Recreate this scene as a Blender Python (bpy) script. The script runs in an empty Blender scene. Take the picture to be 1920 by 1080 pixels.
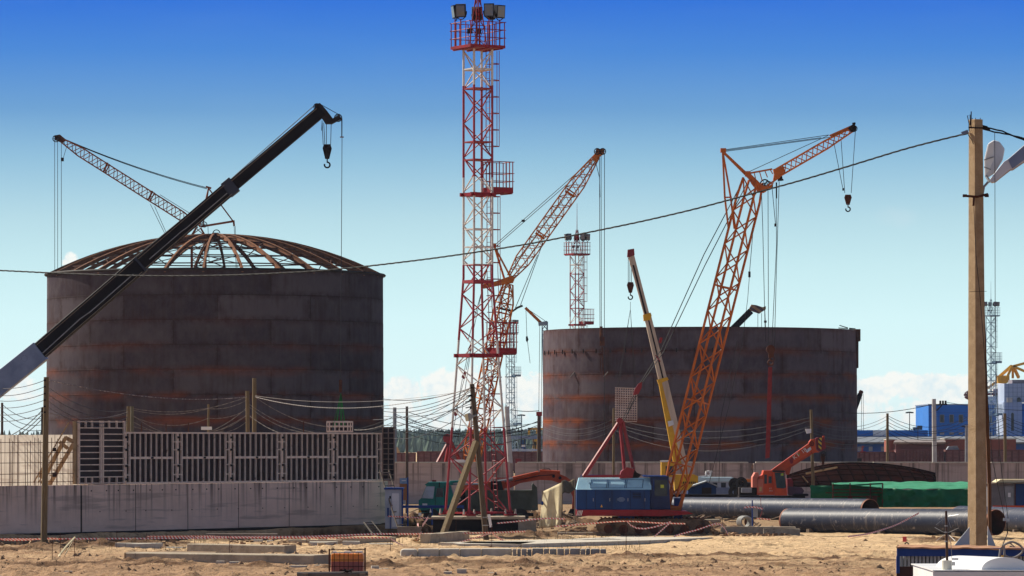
import bpy, math, random
import numpy as np
from mathutils import Vector, Matrix
random.seed(7); rng = np.random.default_rng(7)
S = bpy.context.scene
EXPO = 0.58
# ------------------------------------------------------------------ camera
F, HY, CX, CH = 8000.0, 830.0, 960.0, 5.0
cam = bpy.data.cameras.new('camera'); camo = bpy.data.objects.new('camera', cam)
S.collection.objects.link(camo); S.camera = camo
camo.location = (0, 0, CH); camo.rotation_euler = (math.radians(90), 0, 0)
cam.sensor_width = 36; cam.lens = 150; cam.shift_y = (HY-540)/1920
cam.clip_start = 1; cam.clip_end = 30000
S.view_settings.view_transform = 'Standard'; S.view_settings.look = 'None'
S.view_settings.exposure = EXPO; S.view_settings.gamma = 1
# ------------------------------------------------------------------ sun + sky
SUN_EL = math.radians(39); SUN_DIR = Vector((-0.80*math.cos(SUN_EL), 0.60*math.cos(SUN_EL), math.sin(SUN_EL)))
sl = bpy.data.lights.new('sun', 'SUN'); sl.energy = 5.0; sl.angle = math.radians(0.5); sl.color = (1, .93, .80)
so = bpy.data.objects.new('sun', sl); S.collection.objects.link(so)
so.rotation_euler = SUN_DIR.to_track_quat('Z', 'Y').to_euler(); so.location = (-60, 150, 80)
W = bpy.data.worlds.new('World'); S.world = W; W.use_nodes = True
class NT:
    """small node helper"""
    def __init__(s, nt): s.nt = nt; s.n = nt.nodes; s.l = nt.links
    def node(s, t, **k):
        x = s.n.new(t)
        for a, b in k.items(): setattr(x, a, b)
        return x
    def inp(s, x, i, v):
        if v is None: return
        if isinstance(v, bpy.types.NodeSocket): s.l.new(v, x.inputs[i])
        else: x.inputs[i].default_value = v
    def m(s, op, a, b=None, c=None, clamp=False):
        x = s.node('ShaderNodeMath', operation=op, use_clamp=clamp)
        s.inp(x, 0, a); s.inp(x, 1, b); s.inp(x, 2, c); return x.outputs[0]
    def mix(s, f, a, b, mode='MIX'):
        x = s.node('ShaderNodeMix', data_type='RGBA', blend_type=mode)
        s.inp(x, 0, f)
        for i, v in ((6, a), (7, b)):
            if isinstance(v, (tuple, list)): v = (*v[:3], 1)
            s.inp(x, i, v)
        return x.outputs[2]
    def noise(s, vec, scale, detail=3, rough=.55, dist=0):
        x = s.node('ShaderNodeTexNoise'); s.inp(x, 'Vector', vec); s.inp(x, 'Scale', scale); s.inp(x, 'Detail', detail)
        s.inp(x, 'Roughness', rough); s.inp(x, 'Distortion', dist); return x.outputs[0]
    def ramp(s, f, stops, interp='LINEAR'):
        x = s.node('ShaderNodeValToRGB'); s.inp(x, 0, f); e = x.color_ramp.elements; x.color_ramp.interpolation = interp
        while len(e) < len(stops): e.new(0.5)
        for i, (p, c) in enumerate(stops):
            e[i].position = p; e[i].color = (*c[:3], 1) if isinstance(c, (tuple, list)) else (c, c, c, 1)
        return x.outputs[0]
    def mapping(s, vec, scale=(1, 1, 1), loc=(0, 0, 0), rot=(0, 0, 0)):
        x = s.node('ShaderNodeMapping'); s.inp(x, 0, vec); x.inputs['Scale'].default_value = scale
        x.inputs['Location'].default_value = loc; x.inputs['Rotation'].default_value = rot; return x.outputs[0]
    def sep(s, v):
        x = s.node('ShaderNodeSeparateXYZ'); s.inp(x, 0, v); return x.outputs
    def comb(s, a, b, c=0.0):
        x = s.node('ShaderNodeCombineXYZ'); s.inp(x, 0, a); s.inp(x, 1, b); s.inp(x, 2, c); return x.outputs[0]
def srgb(r, g, b): return tuple((c/255/12.92 if c < 10.3 else ((c/255+.055)/1.055)**2.4) for c in (r, g, b))
n = NT(W.node_tree); n.n.clear()
tc = n.node('ShaderNodeTexCoord').outputs['Generated']
sx, sy, sz = n.sep(tc)[:3]
sky = n.node('ShaderNodeTexSky', sky_type='NISHITA'); sky.sun_disc = False
sky.sun_elevation = SUN_EL; sky.sun_rotation = math.atan2(SUN_DIR.x, SUN_DIR.y); sky.air_density = 1.0; sky.dust_density = .6; sky.ozone_density = 2.5
t = n.m('MULTIPLY', sz, 1/0.12, clamp=True)
def skp(y, c): return ((HY-y)/F/0.12, srgb(*c))
ramp = n.ramp(t, [skp(830, (232, 248, 248)), skp(720, (226, 252, 252)), skp(600, (216, 248, 251)), skp(500, (201, 236, 242)), skp(410, (183, 220, 232)),
                  skp(300, (147, 193, 221)), skp(210, (111, 163, 212)), skp(100, (76, 138, 216)), skp(0, (51, 116, 218))])
# clouds laid out by compass direction and elevation
az = n.m('MULTIPLY', n.m('DIVIDE', sx, n.m('MAXIMUM', sy, .05)), F); el = n.m('MULTIPLY', n.m('DIVIDE', sz, n.m('MAXIMUM', sy, .05)), F)
cv = n.comb(az, el)
nz = n.noise(cv, .016, 6, .6); nz2 = n.noise(cv, .05, 5, .62); bl = n.noise(n.mapping(cv, (1, 2.2, 1)), .012, 4, .5)
def blob(cx, cy, rx, ry, amp=1.0):
    dx = n.m('DIVIDE', n.m('SUBTRACT', az, cx-CX), rx); dy = n.m('DIVIDE', n.m('SUBTRACT', el, HY-cy), ry)
    d = n.m('ADD', n.m('MULTIPLY', dx, dx), n.m('MULTIPLY', dy, dy))
    return n.m('MULTIPLY', n.m('SUBTRACT', 1.0, d), amp)
bs = [blob(745, 735, 42, 36), blob(855, 725, 62, 40), blob(985, 735, 70, 42), blob(1715, 722, 100, 28), blob(1640, 732, 50, 28), blob(1800, 728, 60, 32), blob(1900, 740, 60, 30),
      blob(131, 488, 16, 15, .8), blob(300, 745, 90, 22), blob(20, 725, 60, 30, .6), blob(850, 775, 160, 30, .5), blob(1740, 775, 180, 26, .4)]
mx = bs[0]
for b in bs[1:]: mx = n.m('MAXIMUM', mx, b)
edge = n.m('ADD', n.m('MULTIPLY', n.m('SUBTRACT', nz, .5), 3.0), n.m('MULTIPLY', n.m('SUBTRACT', nz2, .5), 1.8))
den = n.m('MULTIPLY', n.m('ADD', n.m('MAXIMUM', mx, -2.0), edge), 2.4, clamp=True)
den = n.m('MULTIPLY', den, .93)
shade = n.ramp(n.m('ADD', nz2, n.m('MULTIPLY', n.m('SUBTRACT', bl, .5), .8)), [(.25, srgb(226, 241, 245)), (.55, srgb(254, 254, 248))])
wis = blob(1680, 405, 50, 22, .35); wis = n.m('MULTIPLY', n.m('ADD', wis, n.m('MULTIPLY', n.m('SUBTRACT', nz, .5), 1.2)), .25, clamp=True)
cirr = n.m('MULTIPLY', n.m('SUBTRACT', n.noise(n.mapping(cv, (.35, 1.6, 1)), .004, 4, .5), .5), .12, clamp=True)
col = n.mix(cirr, ramp, srgb(205, 228, 240)); col = n.mix(wis, col, srgb(225, 232, 238)); col = n.mix(den, col, shade)
up = n.m('MULTIPLY', n.m('SUBTRACT', sz, .12), 3.0, clamp=True)
col10 = n.node('ShaderNodeVectorMath', operation='SCALE'); n.inp(col10, 0, col); col10.inputs[3].default_value = 2**-EXPO/.085
tint = n.mix(1.0, sky.outputs[0], (1.08, .76, .50), 'MULTIPLY')
full = n.mix(up, col10.outputs[0], tint)
bg = n.node('ShaderNodeBackground'); n.inp(bg, 0, full); bg.inputs[1].default_value = 0.085
n.l.new(bg.outputs[0], n.node('ShaderNodeOutputWorld').inputs[0])
# ------------------------------------------------------------------ helpers
C = S.collection
OFF = {}
def P(x, y, D): return Vector(((x-CX)*D/F, D, CH+(HY-y)*D/F))
def G(x, D, z=0.0): return Vector(((x-CX)*D/F, D, z))
def DG(y, z=0.0): return (CH-z)*F/(y-HY)        # distance at which height z shows at row y
def tag(o, label=None, cat=None, group=None, kind=None):
    if label: o['label'] = label
    if cat: o['category'] = cat
    if group: o['group'] = group
    if kind: o['kind'] = kind
    return o
def thing(name, label, cat, loc, group=None, rotz=0.0):
    o = bpy.data.objects.new(name, None); C.objects.link(o); o.location = loc; o.rotation_euler[2] = rotz
    o.empty_display_size = .3; OFF[o.name] = Vector(loc); return tag(o, label, cat, group)
def copy_tree(o, parent=None, loc=None, label=None, mats=None):
    c = o.copy(); C.objects.link(c); c.parent = parent
    if loc is not None: c.location = loc
    if label: c['label'] = label
    if parent is None: OFF[c.name] = Vector(c.location)
    for ch in list(o.children): copy_tree(ch, c)
    return c
class MB:
    def __init__(s): s.v = []; s.f = []; s.uv = None
    def face(s, pts):
        i = len(s.v); s.v += [tuple(p) for p in pts]; s.f.append(tuple(range(i, i+len(pts)))); return s
    def box(s, c, size, rotz=0.0, R=None, taper=1.0):
        c = Vector(c); hx, hy, hz = size[0]/2, size[1]/2, size[2]/2
        R = R or Matrix.Rotation(rotz, 3, 'Z'); i = len(s.v)
        for z, k in ((-hz, 1.0), (hz, taper)):
            for x, y in ((-hx, -hy), (hx, -hy), (hx, hy), (-hx, hy)): s.v.append(tuple(c + R @ Vector((x*k, y*k, z))))
        for q in ((0, 3, 2, 1), (4, 5, 6, 7), (0, 1, 5, 4), (1, 2, 6, 5), (2, 3, 7, 6), (3, 0, 4, 7)): s.f.append(tuple(i+k for k in q))
        return s
    def zbox(s, x0, x1, y0, y1, z0, z1): return s.box(((x0+x1)/2, (y0+y1)/2, (z0+z1)/2), (abs(x1-x0), abs(y1-y0), abs(z1-z0)))
    def pbox(s, x0, y0, x1, y1, D, depth):       # box whose front face fills a picture rectangle at distance D
        a = P(x0, y1, D); b = P(x1, y0, D); return s.zbox(a.x, b.x, D, D+depth, a.z, b.z)
    def frame(s, d, up=Vector((0, 0, 1))):
        d = d.normalized()
        if abs(d.dot(up)) > .98: up = Vector((0, 1, 0))
        a = d.cross(up).normalized(); return a, a.cross(d).normalized()
    def beam(s, a, b, w, h=None, w2=None, h2=None, up=Vector((0, 0, 1)), roll=0.0):
        a = Vector(a); b = Vector(b); h = h or w; w2 = w2 or w; h2 = h2 or h; u, v = s.frame(b-a, up)
        if roll: u, v = u*math.cos(roll)+v*math.sin(roll), v*math.cos(roll)-u*math.sin(roll)
        i = len(s.v)
        for p, ww, hh in ((a, w, h), (b, w2, h2)):
            for x, y in ((-1, -1), (1, -1), (1, 1), (-1, 1)): s.v.append(tuple(p + u*(x*ww/2) + v*(y*hh/2)))
        for q in ((0, 3, 2, 1), (4, 5, 6, 7), (0, 1, 5, 4), (1, 2, 6, 5), (2, 3, 7, 6), (3, 0, 4, 7)): s.f.append(tuple(i+k for k in q))
        return s
    def tube(s, pts, r, nn=6, r2=None, cap=True):
        pts = [Vector(p) for p in pts]; i0 = len(s.v); k = len(pts); u = None
        for j, p in enumerate(pts):
            d = (pts[min(j+1, k-1)]-pts[max(j-1, 0)]).normalized()
            if u is None: u, _ = s.frame(d)
            u = (u - d*u.dot(d)).normalized(); v = d.cross(u)
            rr = r if r2 is None else r+(r2-r)*j/(k-1)
            for q in range(nn):
                t = 2*math.pi*q/nn; s.v.append(tuple(p+u*(rr*math.cos(t))+v*(rr*math.sin(t))))
        for j in range(k-1):
            for q in range(nn):
                a = i0+j*nn+q; b = i0+j*nn+(q+1) % nn; s.f.append((a, b, b+nn, a+nn))
        if cap:
            s.f.append(tuple(i0+q for q in reversed(range(nn)))); s.f.append(tuple(i0+(k-1)*nn+q for q in range(nn)))
        return s
    def prism(s, pts, vec):
        vec = Vector(vec); i = len(s.v); k = len(pts); pts = [Vector(p) for p in pts]
        s.v += [tuple(p) for p in pts] + [tuple(p+vec) for p in pts]
        s.f.append(tuple(i+q for q in range(k))); s.f.append(tuple(i+k+q for q in reversed(range(k))))
        for q in range(k): s.f.append((i+q, i+k+q, i+k+(q+1) % k, i+(q+1) % k))
        return s
    def pprism(s, px, D, depth): return s.prism([P(x, y, D) for x, y in px], (0, depth, 0))
    def ring(s, c, r, rt, axis='Y', n1=20, n2=6, a0=0, a1=2*math.pi):
        pts = []
        for q in range(n1+1):
            t = a0+(a1-a0)*q/n1; x, y = r*math.cos(t), r*math.sin(t)
            pts.append(Vector(c)+Vector({'Y': (x, 0, y), 'Z': (x, y, 0), 'X': (0, x, y)}[axis]))
        return s.tube(pts, rt, n2)
    def grid(s, nu, nv, fn):
        i = len(s.v)
        for a in range(nu+1):
            for b in range(nv+1): s.v.append(tuple(fn(a/nu, b/nv)))
        for a in range(nu):
            for b in range(nv):
                q = i+a*(nv+1)+b; s.f.append((q, q+nv+1, q+nv+2, q+1))
        return s
    def build(s, name, mat, parent=None, smooth=False, label=None, solid=0.0, bevel=0.0):
        off = OFF.get(parent.name, Vector((0, 0, 0))) if parent else Vector((0, 0, 0))
        me = bpy.data.meshes.new(name); v = np.array(s.v, dtype=float)-np.array(off)
        me.from_pydata([tuple(p) for p in v], [], s.f); me.update()
        if not smooth: pass
        o = bpy.data.objects.new(name, me); C.objects.link(o); me.materials.append(mat); OFF[o.name] = off
        if smooth:
            me.polygons.foreach_set('use_smooth', [True]*len(me.polygons)); me.set_sharp_from_angle(angle=math.radians(40))
        if s.uv:
            L = me.uv_layers.new(name='UVMap')
            for lp in me.loops: L.data[lp.index].uv = s.uv[lp.vertex_index]
        if parent: o.parent = parent
        if label: o['label'] = label
        if solid: mo = o.modifiers.new('solid', 'SOLIDIFY'); mo.thickness = solid
        if bevel: mo = o.modifiers.new('bevel', 'BEVEL'); mo.width = bevel; mo.segments = 2; mo.limit_method = 'ANGLE'
        return o
    def solo(s, name, mat, label, cat, group=None, kind=None, **k):   # a thing that is one mesh, origin at its base
        v = np.array(s.v); base = Vector(((v[:, 0].min()+v[:, 0].max())/2, (v[:, 1].min()+v[:, 1].max())/2, v[:, 2].min()))
        s.v = [tuple(p) for p in v-np.array(base)]; o = s.build(name, mat, None, **k); o.location = base; OFF[o.name] = base
        return tag(o, label, cat, group, kind)
def lattice(ch, lc, a, b, w, h, nb, rc, rl, t0=0.0, t1=0.0, wa=.3, wb=.3, up=Vector((0, 0, 1)), roll=0.0, cross=False):
    """four chords from a to b with zigzag lacing; the ends taper over the fractions t0 and t1 to wa, wb times the section"""
    a = Vector(a); b = Vector(b); d = b-a; u, v = ch.frame(d, up)
    if roll: u, v = u*math.cos(roll)+v*math.sin(roll), v*math.cos(roll)-u*math.sin(roll)
    def k(t):
        if t0 and t < t0: return wa+(1-wa)*t/t0
        if t1 and t > 1-t1: return wb+(1-wb)*(1-t)/t1
        return 1.0
    def pt(t, i):
        sx, sy = ((-1, -1), (1, -1), (1, 1), (-1, 1))[i % 4]; q = k(t); return a+d*t+u*(sx*w/2*q)+v*(sy*h/2*q)
    ts = sorted({0.0, 1.0, t0, 1-t1})
    for i in range(4):
        for p, q in zip(ts[:-1], ts[1:]): ch.tube([pt(p, i), pt(q, i)], rc, 5)
    for j in range(nb):
        ta, tb = j/nb, (j+1)/nb
        for i in range(4):
            if (j+i) % 2: lc.tube([pt(ta, i), pt(tb, i+1)], rl, 4, cap=False)
            else: lc.tube([pt(ta, i+1), pt(tb, i)], rl, 4, cap=False)
            if cross: lc.tube([pt(ta, i), pt(ta, i+1)], rl, 4, cap=False)
    return pt
def sag(a, b, s, nseg=16):
    a = Vector(a); b = Vector(b)
    return [a.lerp(b, t/nseg)-Vector((0, 0, s*4*(t/nseg)*(1-t/nseg))) for t in range(nseg+1)]
ORD = ['first', 'second', 'third', 'fourth', 'fifth', 'sixth', 'seventh', 'eighth', 'ninth', 'tenth', 'eleventh', 'twelfth', 'thirteenth', 'fourteenth', 'fifteenth', 'sixteenth', 'seventeenth', 'eighteenth', 'nineteenth', 'twentieth']
TOPO = ['topmost', 'second highest', 'third highest', 'fourth highest', 'fifth highest', 'sixth highest', 'seventh highest', 'eighth highest', 'ninth highest', 'tenth highest']
# ------------------------------------------------------------------ materials
MATS = {}
def M(name, c1, c2=None, rough=.65, metal=0.0, ns=1.5, stretch=(1, 1, 1), bump=0.0, bs=8, lo=.35, hi=.65, c3=None, f3=.6, spec=.25, s3=3.0):
    """procedural paint/metal/stone: c1 and c2 mixed by stretched noise, c3 in flecks, optional bump"""
    if name in MATS: return MATS[name]
    m = bpy.data.materials.new(name); m.use_nodes = True; n = NT(m.node_tree); b = n.n['Principled BSDF']
    oc = n.node('ShaderNodeTexCoord').outputs['Object']; v = n.mapping(oc, stretch)
    c2 = c2 or tuple(x*.72 for x in c1)
    col = n.mix(n.ramp(n.noise(v, ns, 5, .6), [(lo, 0.), (hi, 1.)]), c1, c2)
    if c3: col = n.mix(n.ramp(n.noise(n.mapping(oc, stretch, (7, 3, 5)), s3, 6, .7), [(f3, 0.), (f3+.08, 1.)]), col, c3)
    n.inp(b, 'Base Color', col); b.inputs['Metallic'].default_value = metal; b.inputs['Specular IOR Level'].default_value = spec
    n.inp(b, 'Roughness', n.m('MULTIPLY_ADD', n.noise(v, ns*3, 3), .25, rough-.12))
    if bump:
        bp = n.node('ShaderNodeBump'); bp.inputs['Strength'].default_value = bump; bp.inputs['Distance'].default_value = .05
        n.inp(bp, 'Height', n.noise(v, bs, 4, .6)); n.inp(b, 'Normal', bp.outputs[0])
    MATS[name] = m; return m
RUST = (.16, .055, .025)
m_red = M('red_paint', (.27, .008, .016), (.19, .007, .012), .5, c3=(.14, .03, .02), f3=.62)
m_orange = M('orange_crane_paint', (.50, .125, .013), (.38, .09, .012), .5, c3=(.20, .05, .02), f3=.62)
m_brown = M('rusty_orange_crane_paint', (.50, .150, .020), (.33, .090, .015), .7, spec=.08, c3=(.10, .028, .012), f3=.58)
m_brownd = M('dark_rust_crane_paint', (.24, .065, .018), (.14, .036, .012), .75, spec=.06)
m_dkred = M('dark_red_paint', (.26, .022, .028), (.17, .018, .022), .5)
m_black = M('dark_boom_paint', (.007, .004, .006), (.012, .008, .010), .7, spec=.06)
m_dark = M('dark_metal', (.012, .008, .009), (.024, .016, .016), .7, spec=.12)
m_rubber = M('rubber', (.02, .02, .02), (.05, .04, .03), .85)
m_rope = M('steel_rope', (.012, .012, .016), None, .6)
m_ropel = M('pale_wire', (.26, .22, .19), (.12, .10, .10), .6, ns=6)
m_bluel = M('light_steel_paint', (.19, .24, .36), (.13, .17, .27), .45)
m_rust = M('rusty_steel', (.10, .034, .018), (.05, .018, .012), .8, ns=2, spec=.15, c3=(.20, .07, .022), f3=.6)
m_ribs = M('rusty_rib_steel', (.26, .10, .035), (.13, .05, .022), .75, ns=2)
m_wood = M('pole_wood', (.20, .145, .075), (.12, .085, .045), .85, ns=3, stretch=(8, 8, .5), bump=.5)
m_woodl = M('sawn_wood', (.42, .29, .16), (.30, .20, .10), .8, ns=3, bump=.3)
m_woodd = M('grey_wood', (.22, .175, .13), (.14, .105, .08), .85, ns=3, stretch=(8, 8, .5))
m_glass = M('window_glass', (.012, .015, .02), (.03, .04, .05), .2, spec=.35)
m_white = M('white_paint', (.75, .75, .74), (.62, .62, .62), .4, c3=(.5, .47, .42), f3=.68)
m_yellow = M('yellow_paint', (.72, .40, .015), (.55, .30, .02), .45, c3=(.25, .13, .03), f3=.66)
m_blue = M('blue_paint', (.005, .038, .155), (.004, .024, .10), .5, ns=1.2, stretch=(1, 1, .4), c3=(.03, .05, .09), f3=.64)
m_blue2 = M('bright_blue_paint', (.010, .05, .25), (.008, .035, .17), .5)
m_pale = M('sunlit_pale_blue_roof', (.42, .68, .80), (.32, .56, .70), .55, c3=(.30, .40, .45), f3=.62)  # roof blue lightened so the sun on the slope is in the colour
m_conc = M('slab_concrete', (.42, .35, .26), (.30, .245, .18), .9, ns=2.5, bump=.4, c3=(.14, .11, .085), f3=.6)
m_concl = M('light_concrete', (.56, .51, .43), (.42, .38, .32), .9, ns=2.5, bump=.3, c3=(.20, .18, .16), f3=.66)
m_grey = M('grey_metal', (.28, .29, .31), (.18, .19, .20), .5)
m_canvas = M('cream_canvas', (.66, .58, .38), (.54, .46, .28), .9, ns=2, bump=.3)
m_brown2 = M('brown_tarp', (.13, .09, .045), (.08, .055, .03), .9)
m_steel = M('bare_steel', (.40, .40, .42), (.3, .3, .3), .35, metal=.7)
m_tower = bpy.data.materials.new('red_white_tower_paint'); m_tower.use_nodes = True
n = NT(m_tower.node_tree); oz = n.sep(n.node('ShaderNodeTexCoord').outputs['Object'])[2]
R_, W_ = (.29, .008, .018), (.58, .54, .50)
bc = n.ramp(n.m('DIVIDE', oz, 30.0), [(0, R_), (5.8/30, W_), (10.7/30, R_), (15/30, W_), (19.9/30, R_), (25/30, W_), (27.2/30, R_)], 'CONSTANT')
nz = n.noise(n.node('ShaderNodeTexCoord').outputs['Object'], 3, 5, .65)
bc = n.mix(n.ramp(nz, [(.56, 0.), (.68, .6)]), bc, (.20, .06, .04))
n.inp(n.n['Principled BSDF'], 'Base Color', bc); n.n['Principled BSDF'].inputs['Roughness'].default_value = .5
# striped barrier tape: red and white bands run along the ribbon's U coordinate in metres
def stripe_mat(name, ca, cb, per, diag=0.0):
    m = bpy.data.materials.new(name); m.use_nodes = True; n = NT(m.node_tree)
    u = n.node('ShaderNodeUVMap').outputs[0]; s3 = n.sep(u)
    w = n.m('FRACT', n.m('DIVIDE', n.m('ADD', s3[0], n.m('MULTIPLY', s3[1], diag)), per))
    n.inp(n.n['Principled BSDF'], 'Base Color', n.mix(n.m('GREATER_THAN', w, .5), ca, cb)); n.n['Principled BSDF'].inputs['Roughness'].default_value = .5
    return m
m_tape = stripe_mat('barrier_tape', (.58, .06, .06), (.82, .74, .68), .17, 1.0)
m_haz = stripe_mat('hazard_stripes', (.02, .02, .02), (.70, .42, .02), .28, 1.0)
HAZE = 0.000045
# ------------------------------------------------------------------ ground
def vnoise(x, y, seed=0):
    xi = np.floor(x).astype(np.int64); yi = np.floor(y).astype(np.int64); fx = x-xi; fy = y-yi
    fx = fx*fx*(3-2*fx); fy = fy*fy*(3-2*fy)
    def h(a, b):
        k = (a*374761393 + b*668265263 + seed*69069) & 0x7fffffff; k = ((k ^ (k >> 13))*1274126177) & 0x7fffffff
        return ((k ^ (k >> 16)) & 0xffff)/65535.0
    return (h(xi, yi)*(1-fx)+h(xi+1, yi)*fx)*(1-fy)+(h(xi, yi+1)*(1-fx)+h(xi+1, yi+1)*fx)*fy
WA_ = ((-60-960)*226.2/8000, 226.2); WB_ = ((727-960)*258.0/8000, 258.0)
MOUNDS = []   # (px, y row of base, rx, ry, h)
for px, row, rx, ry, h in [(40, 1037, 2.0, 1.2, .20), (120, 1034, 2.4, 1.3, .26), (175, 1031, 2.8, 1.3, .30), (245, 1028, 2.2, 1.2, .22), (310, 1024, 1.8, 1.2, .14), (990, 981, 4, 3, .6), (1050, 983, 3, 2, .4), (760, 981, 4, 3, .45), (1330, 991, 3, 2, .3), (740, 993, 2.5, 2, .4), (395, 1018, 1.6, 1.2, .30), (970, 1060, 1.8, 1.2, .26),
        (912, 1058, .9, .8, .32), (830, 1056, 1.6, 1.1, .28), (470, 1064, 1.4, .9, .25), (985, 1010, 2.4, 2.0, .30), (1250, 1000, 3.5, 1.3, .35), (1090, 1000, 2.5, 1.4, .22), (800, 996, 2.2, 1.4, .6),
        (1330, 1003, 1.2, .8, .3), (1270, 1003, 1.5, 1.0, .3), (640, 1066, 1.2, .7, .2), (120, 1062, 4.0, .9, .16), (300, 1066, 2.5, .8, .18), (1760, 1018, 1.8, 1.6, .28), (1250, 1046, 6, 1.6, .10),
        (700, 1062, 1.6, .8, .2), (1130, 1072, 3, .8, .14), (1420, 1064, 4, .7, .10), (1560, 1052, 3, 1, .12), (560, 1022, 1.4, .8, .2), (1010, 983, 2.0, 1.2, .3), (775, 985, 2.0, 1.2, .5)]:
    D = 40000/(row-830); MOUNDS.append(((px-960)*D/8000, D, rx, ry, h))
def terrain(X, Y):
    fade = np.clip((Y-60)/40, 0, 1)*np.clip((330-Y)/60, 0, 1)*np.clip((75-np.abs(X))/20, 0, 1)
    z = (vnoise(X/9, Y/14, 1)-.5)*.16+(vnoise(X/3.1, Y/3.3, 2)-.5)*.12
    cl = np.clip(vnoise(X/6, Y/5, 9)*1.7-.45, 0, 1)*np.where(Y < 192, 1, .5)      # where the soil is churned up
    z += cl*((vnoise(X/.9, Y/1.1, 3)-.5)*.16+(vnoise(X/.4, Y/.45, 4)-.5)*.12+np.maximum(vnoise(X/.22, Y/.3, 5)-.6, 0)*.22)
    z += (vnoise(X/.5, Y/.6, 6)-.5)*.035
    z += np.where(Y < 186, 1.0, .35)*(np.maximum(vnoise(X/1.3, Y/1.6, 14)-.55, 0)*.55*vnoise(X/.25, Y/.3, 15))
    rd = lambda a, b, s_: (1-np.abs(2*vnoise(a, b, s_)-1))**2
    ch_ = np.clip(vnoise(X/4.5, Y/3.2, 51)*2.2-.75, 0, 1)*np.clip((222-Y)/14, .25, 1)
    z += ch_*(rd(X/1.1, Y/1.0, 52)*.13+rd(X/.45, Y/.5, 53)*.09*vnoise(X/1.5, Y/1.5, 54)+(vnoise(X/.24, Y/.3, 55)-.5)*.07)
    z *= 1-.92*np.clip(1-np.abs(Y-186.3)/1.6, 0, 1)*np.clip(1-np.abs(X+.4)/6.0+.35, 0, 1)
    z *= 1-.9*np.clip(1.6-np.abs(Y-205.5)/5.5, 0, 1)*np.clip(1.6-np.abs(X-3.6)/4.6, 0, 1)
    # trench along the foot of the long wall
    wa, wb = np.array(WA_[:2]), np.array(WB_[:2]); wd_ = (wb-wa)/np.linalg.norm(wb-wa); dist = (X-wa[0])*wd_[1]-(Y-wa[1])*wd_[0]
    dist = dist+(vnoise(X/2.2, Y/2.2, 17)-.5)*1.2; sm = lambda t: np.clip(t, 0, 1)**2*(3-2*np.clip(t, 0, 1))
    z = np.where((dist > .8) & (dist < 18) & (X < -4), np.minimum(z, .03), z)
    z -= 1.3*sm((dist-1.0)/.8)*(1-sm((dist-15.0)/2.6))*(1-sm((X+5.2)/2.5))
    z -= (.07+.08*vnoise(X/6, Y/2, 61))*np.abs(np.sin((Y-X*.05)*1.9+vnoise(X/9, Y/3, 62)*2))*np.exp(-((Y-175)/10)**2)                 # wheel ruts
    for mx, my, rx, ry, h in MOUNDS:
        d = ((X-mx)/rx)**2+((Y-my)/ry)**2
        if abs(my-187) < 2.5 and -7 < mx < 6: continue
        z = z+h*np.exp(-d*1.6)*(1+(vnoise(X/.7, Y/.8, 8)-.5)*1.0+(vnoise(X/.28, Y/.35, 12)-.5)*1.2)
    return z*fade
xs = np.concatenate([np.linspace(-3500, -300, 12), np.linspace(-280, -60, 24), np.linspace(-55, -31, 40), np.arange(-30.5, 30.6, .12), np.linspace(31, 55, 40), np.linspace(60, 280, 24), np.linspace(300, 3500, 12)])
ys = np.concatenate([np.linspace(-300, 60, 10), np.linspace(70, 148, 30), np.arange(149, 246, .22), np.linspace(247, 330, 90), np.linspace(340, 900, 30), np.linspace(1000, 4850, 24)])
GX, GY = np.meshgrid(xs, ys, indexing='ij'); GZ = terrain(GX, GY)
me = bpy.data.meshes.new('ground'); nx, ny = len(xs), len(ys)
me.vertices.add(nx*ny); me.vertices.foreach_set('co', np.stack([GX, GY, GZ], -1).ravel())
I = (np.arange(nx-1)[:, None]*ny+np.arange(ny-1)[None, :]).ravel(); Q = np.stack([I, I+ny, I+ny+1, I+1], -1).ravel()
me.loops.add(len(Q)); me.loops.foreach_set('vertex_index', Q); me.polygons.add(len(I))
me.polygons.foreach_set('loop_start', np.arange(len(I))*4); me.polygons.foreach_set('use_smooth', np.ones(len(I), bool)); me.update(calc_edges=True)
dug = np.zeros_like(GX)
for mx, my, rx, ry, h in MOUNDS: dug += np.exp(-(((GX-mx)/rx)**2+((GY-my)/ry)**2)*.9)
dug += np.clip((terrain(GX, GY)*-2.5-.25), 0, 1)
dug += np.clip((GY-231)/9, 0, 1)*.55*np.clip((GX+14)/3, 0, 1)
at = me.attributes.new('dug_soil', 'FLOAT', 'POINT'); at.data.foreach_set('value', np.clip(dug, 0, 1).ravel()); me.validate()
mg = bpy.data.materials.new('sandy_soil'); mg.use_nodes = True; n = NT(mg.node_tree); b = n.n['Principled BSDF']
pos = n.node('ShaderNodeNewGeometry').outputs['Position']; px_, py_, pz_ = n.sep(pos)[:3]
big = n.noise(n.mapping(pos, (.10, .22, .2)), 1.0, 5, .6); mid = n.noise(n.mapping(pos, (.6, .9, 1)), 1.0, 6, .65); fine = n.noise(n.mapping(pos, (4, 3, 3)), 1.0, 6, .7)
sandy = n.m('ADD', n.m('MULTIPLY', n.m('SUBTRACT', py_, 184.0), .040), n.m('MULTIPLY', px_, .022))
sandy = n.m('MINIMUM', sandy, 1.2)
f = n.m('ADD', n.m('ADD', n.m('MULTIPLY', n.m('SUBTRACT', big, .5), 2.2), n.m('MULTIPLY', n.m('SUBTRACT', mid, .5), 1.5)), n.m('ADD', n.m('MULTIPLY', sandy, .55), .40), clamp=True)
dg = n.node('ShaderNodeAttribute', attribute_name='dug_soil').outputs['Fac']
col = n.mix(f, (.35, .22, .13), (.64, .455, .265))
col = n.mix(n.m('MULTIPLY', n.m('MULTIPLY', dg, 1.3), n.m('ADD', mid, .4), clamp=True), col, (.115, .062, .034))
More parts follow.
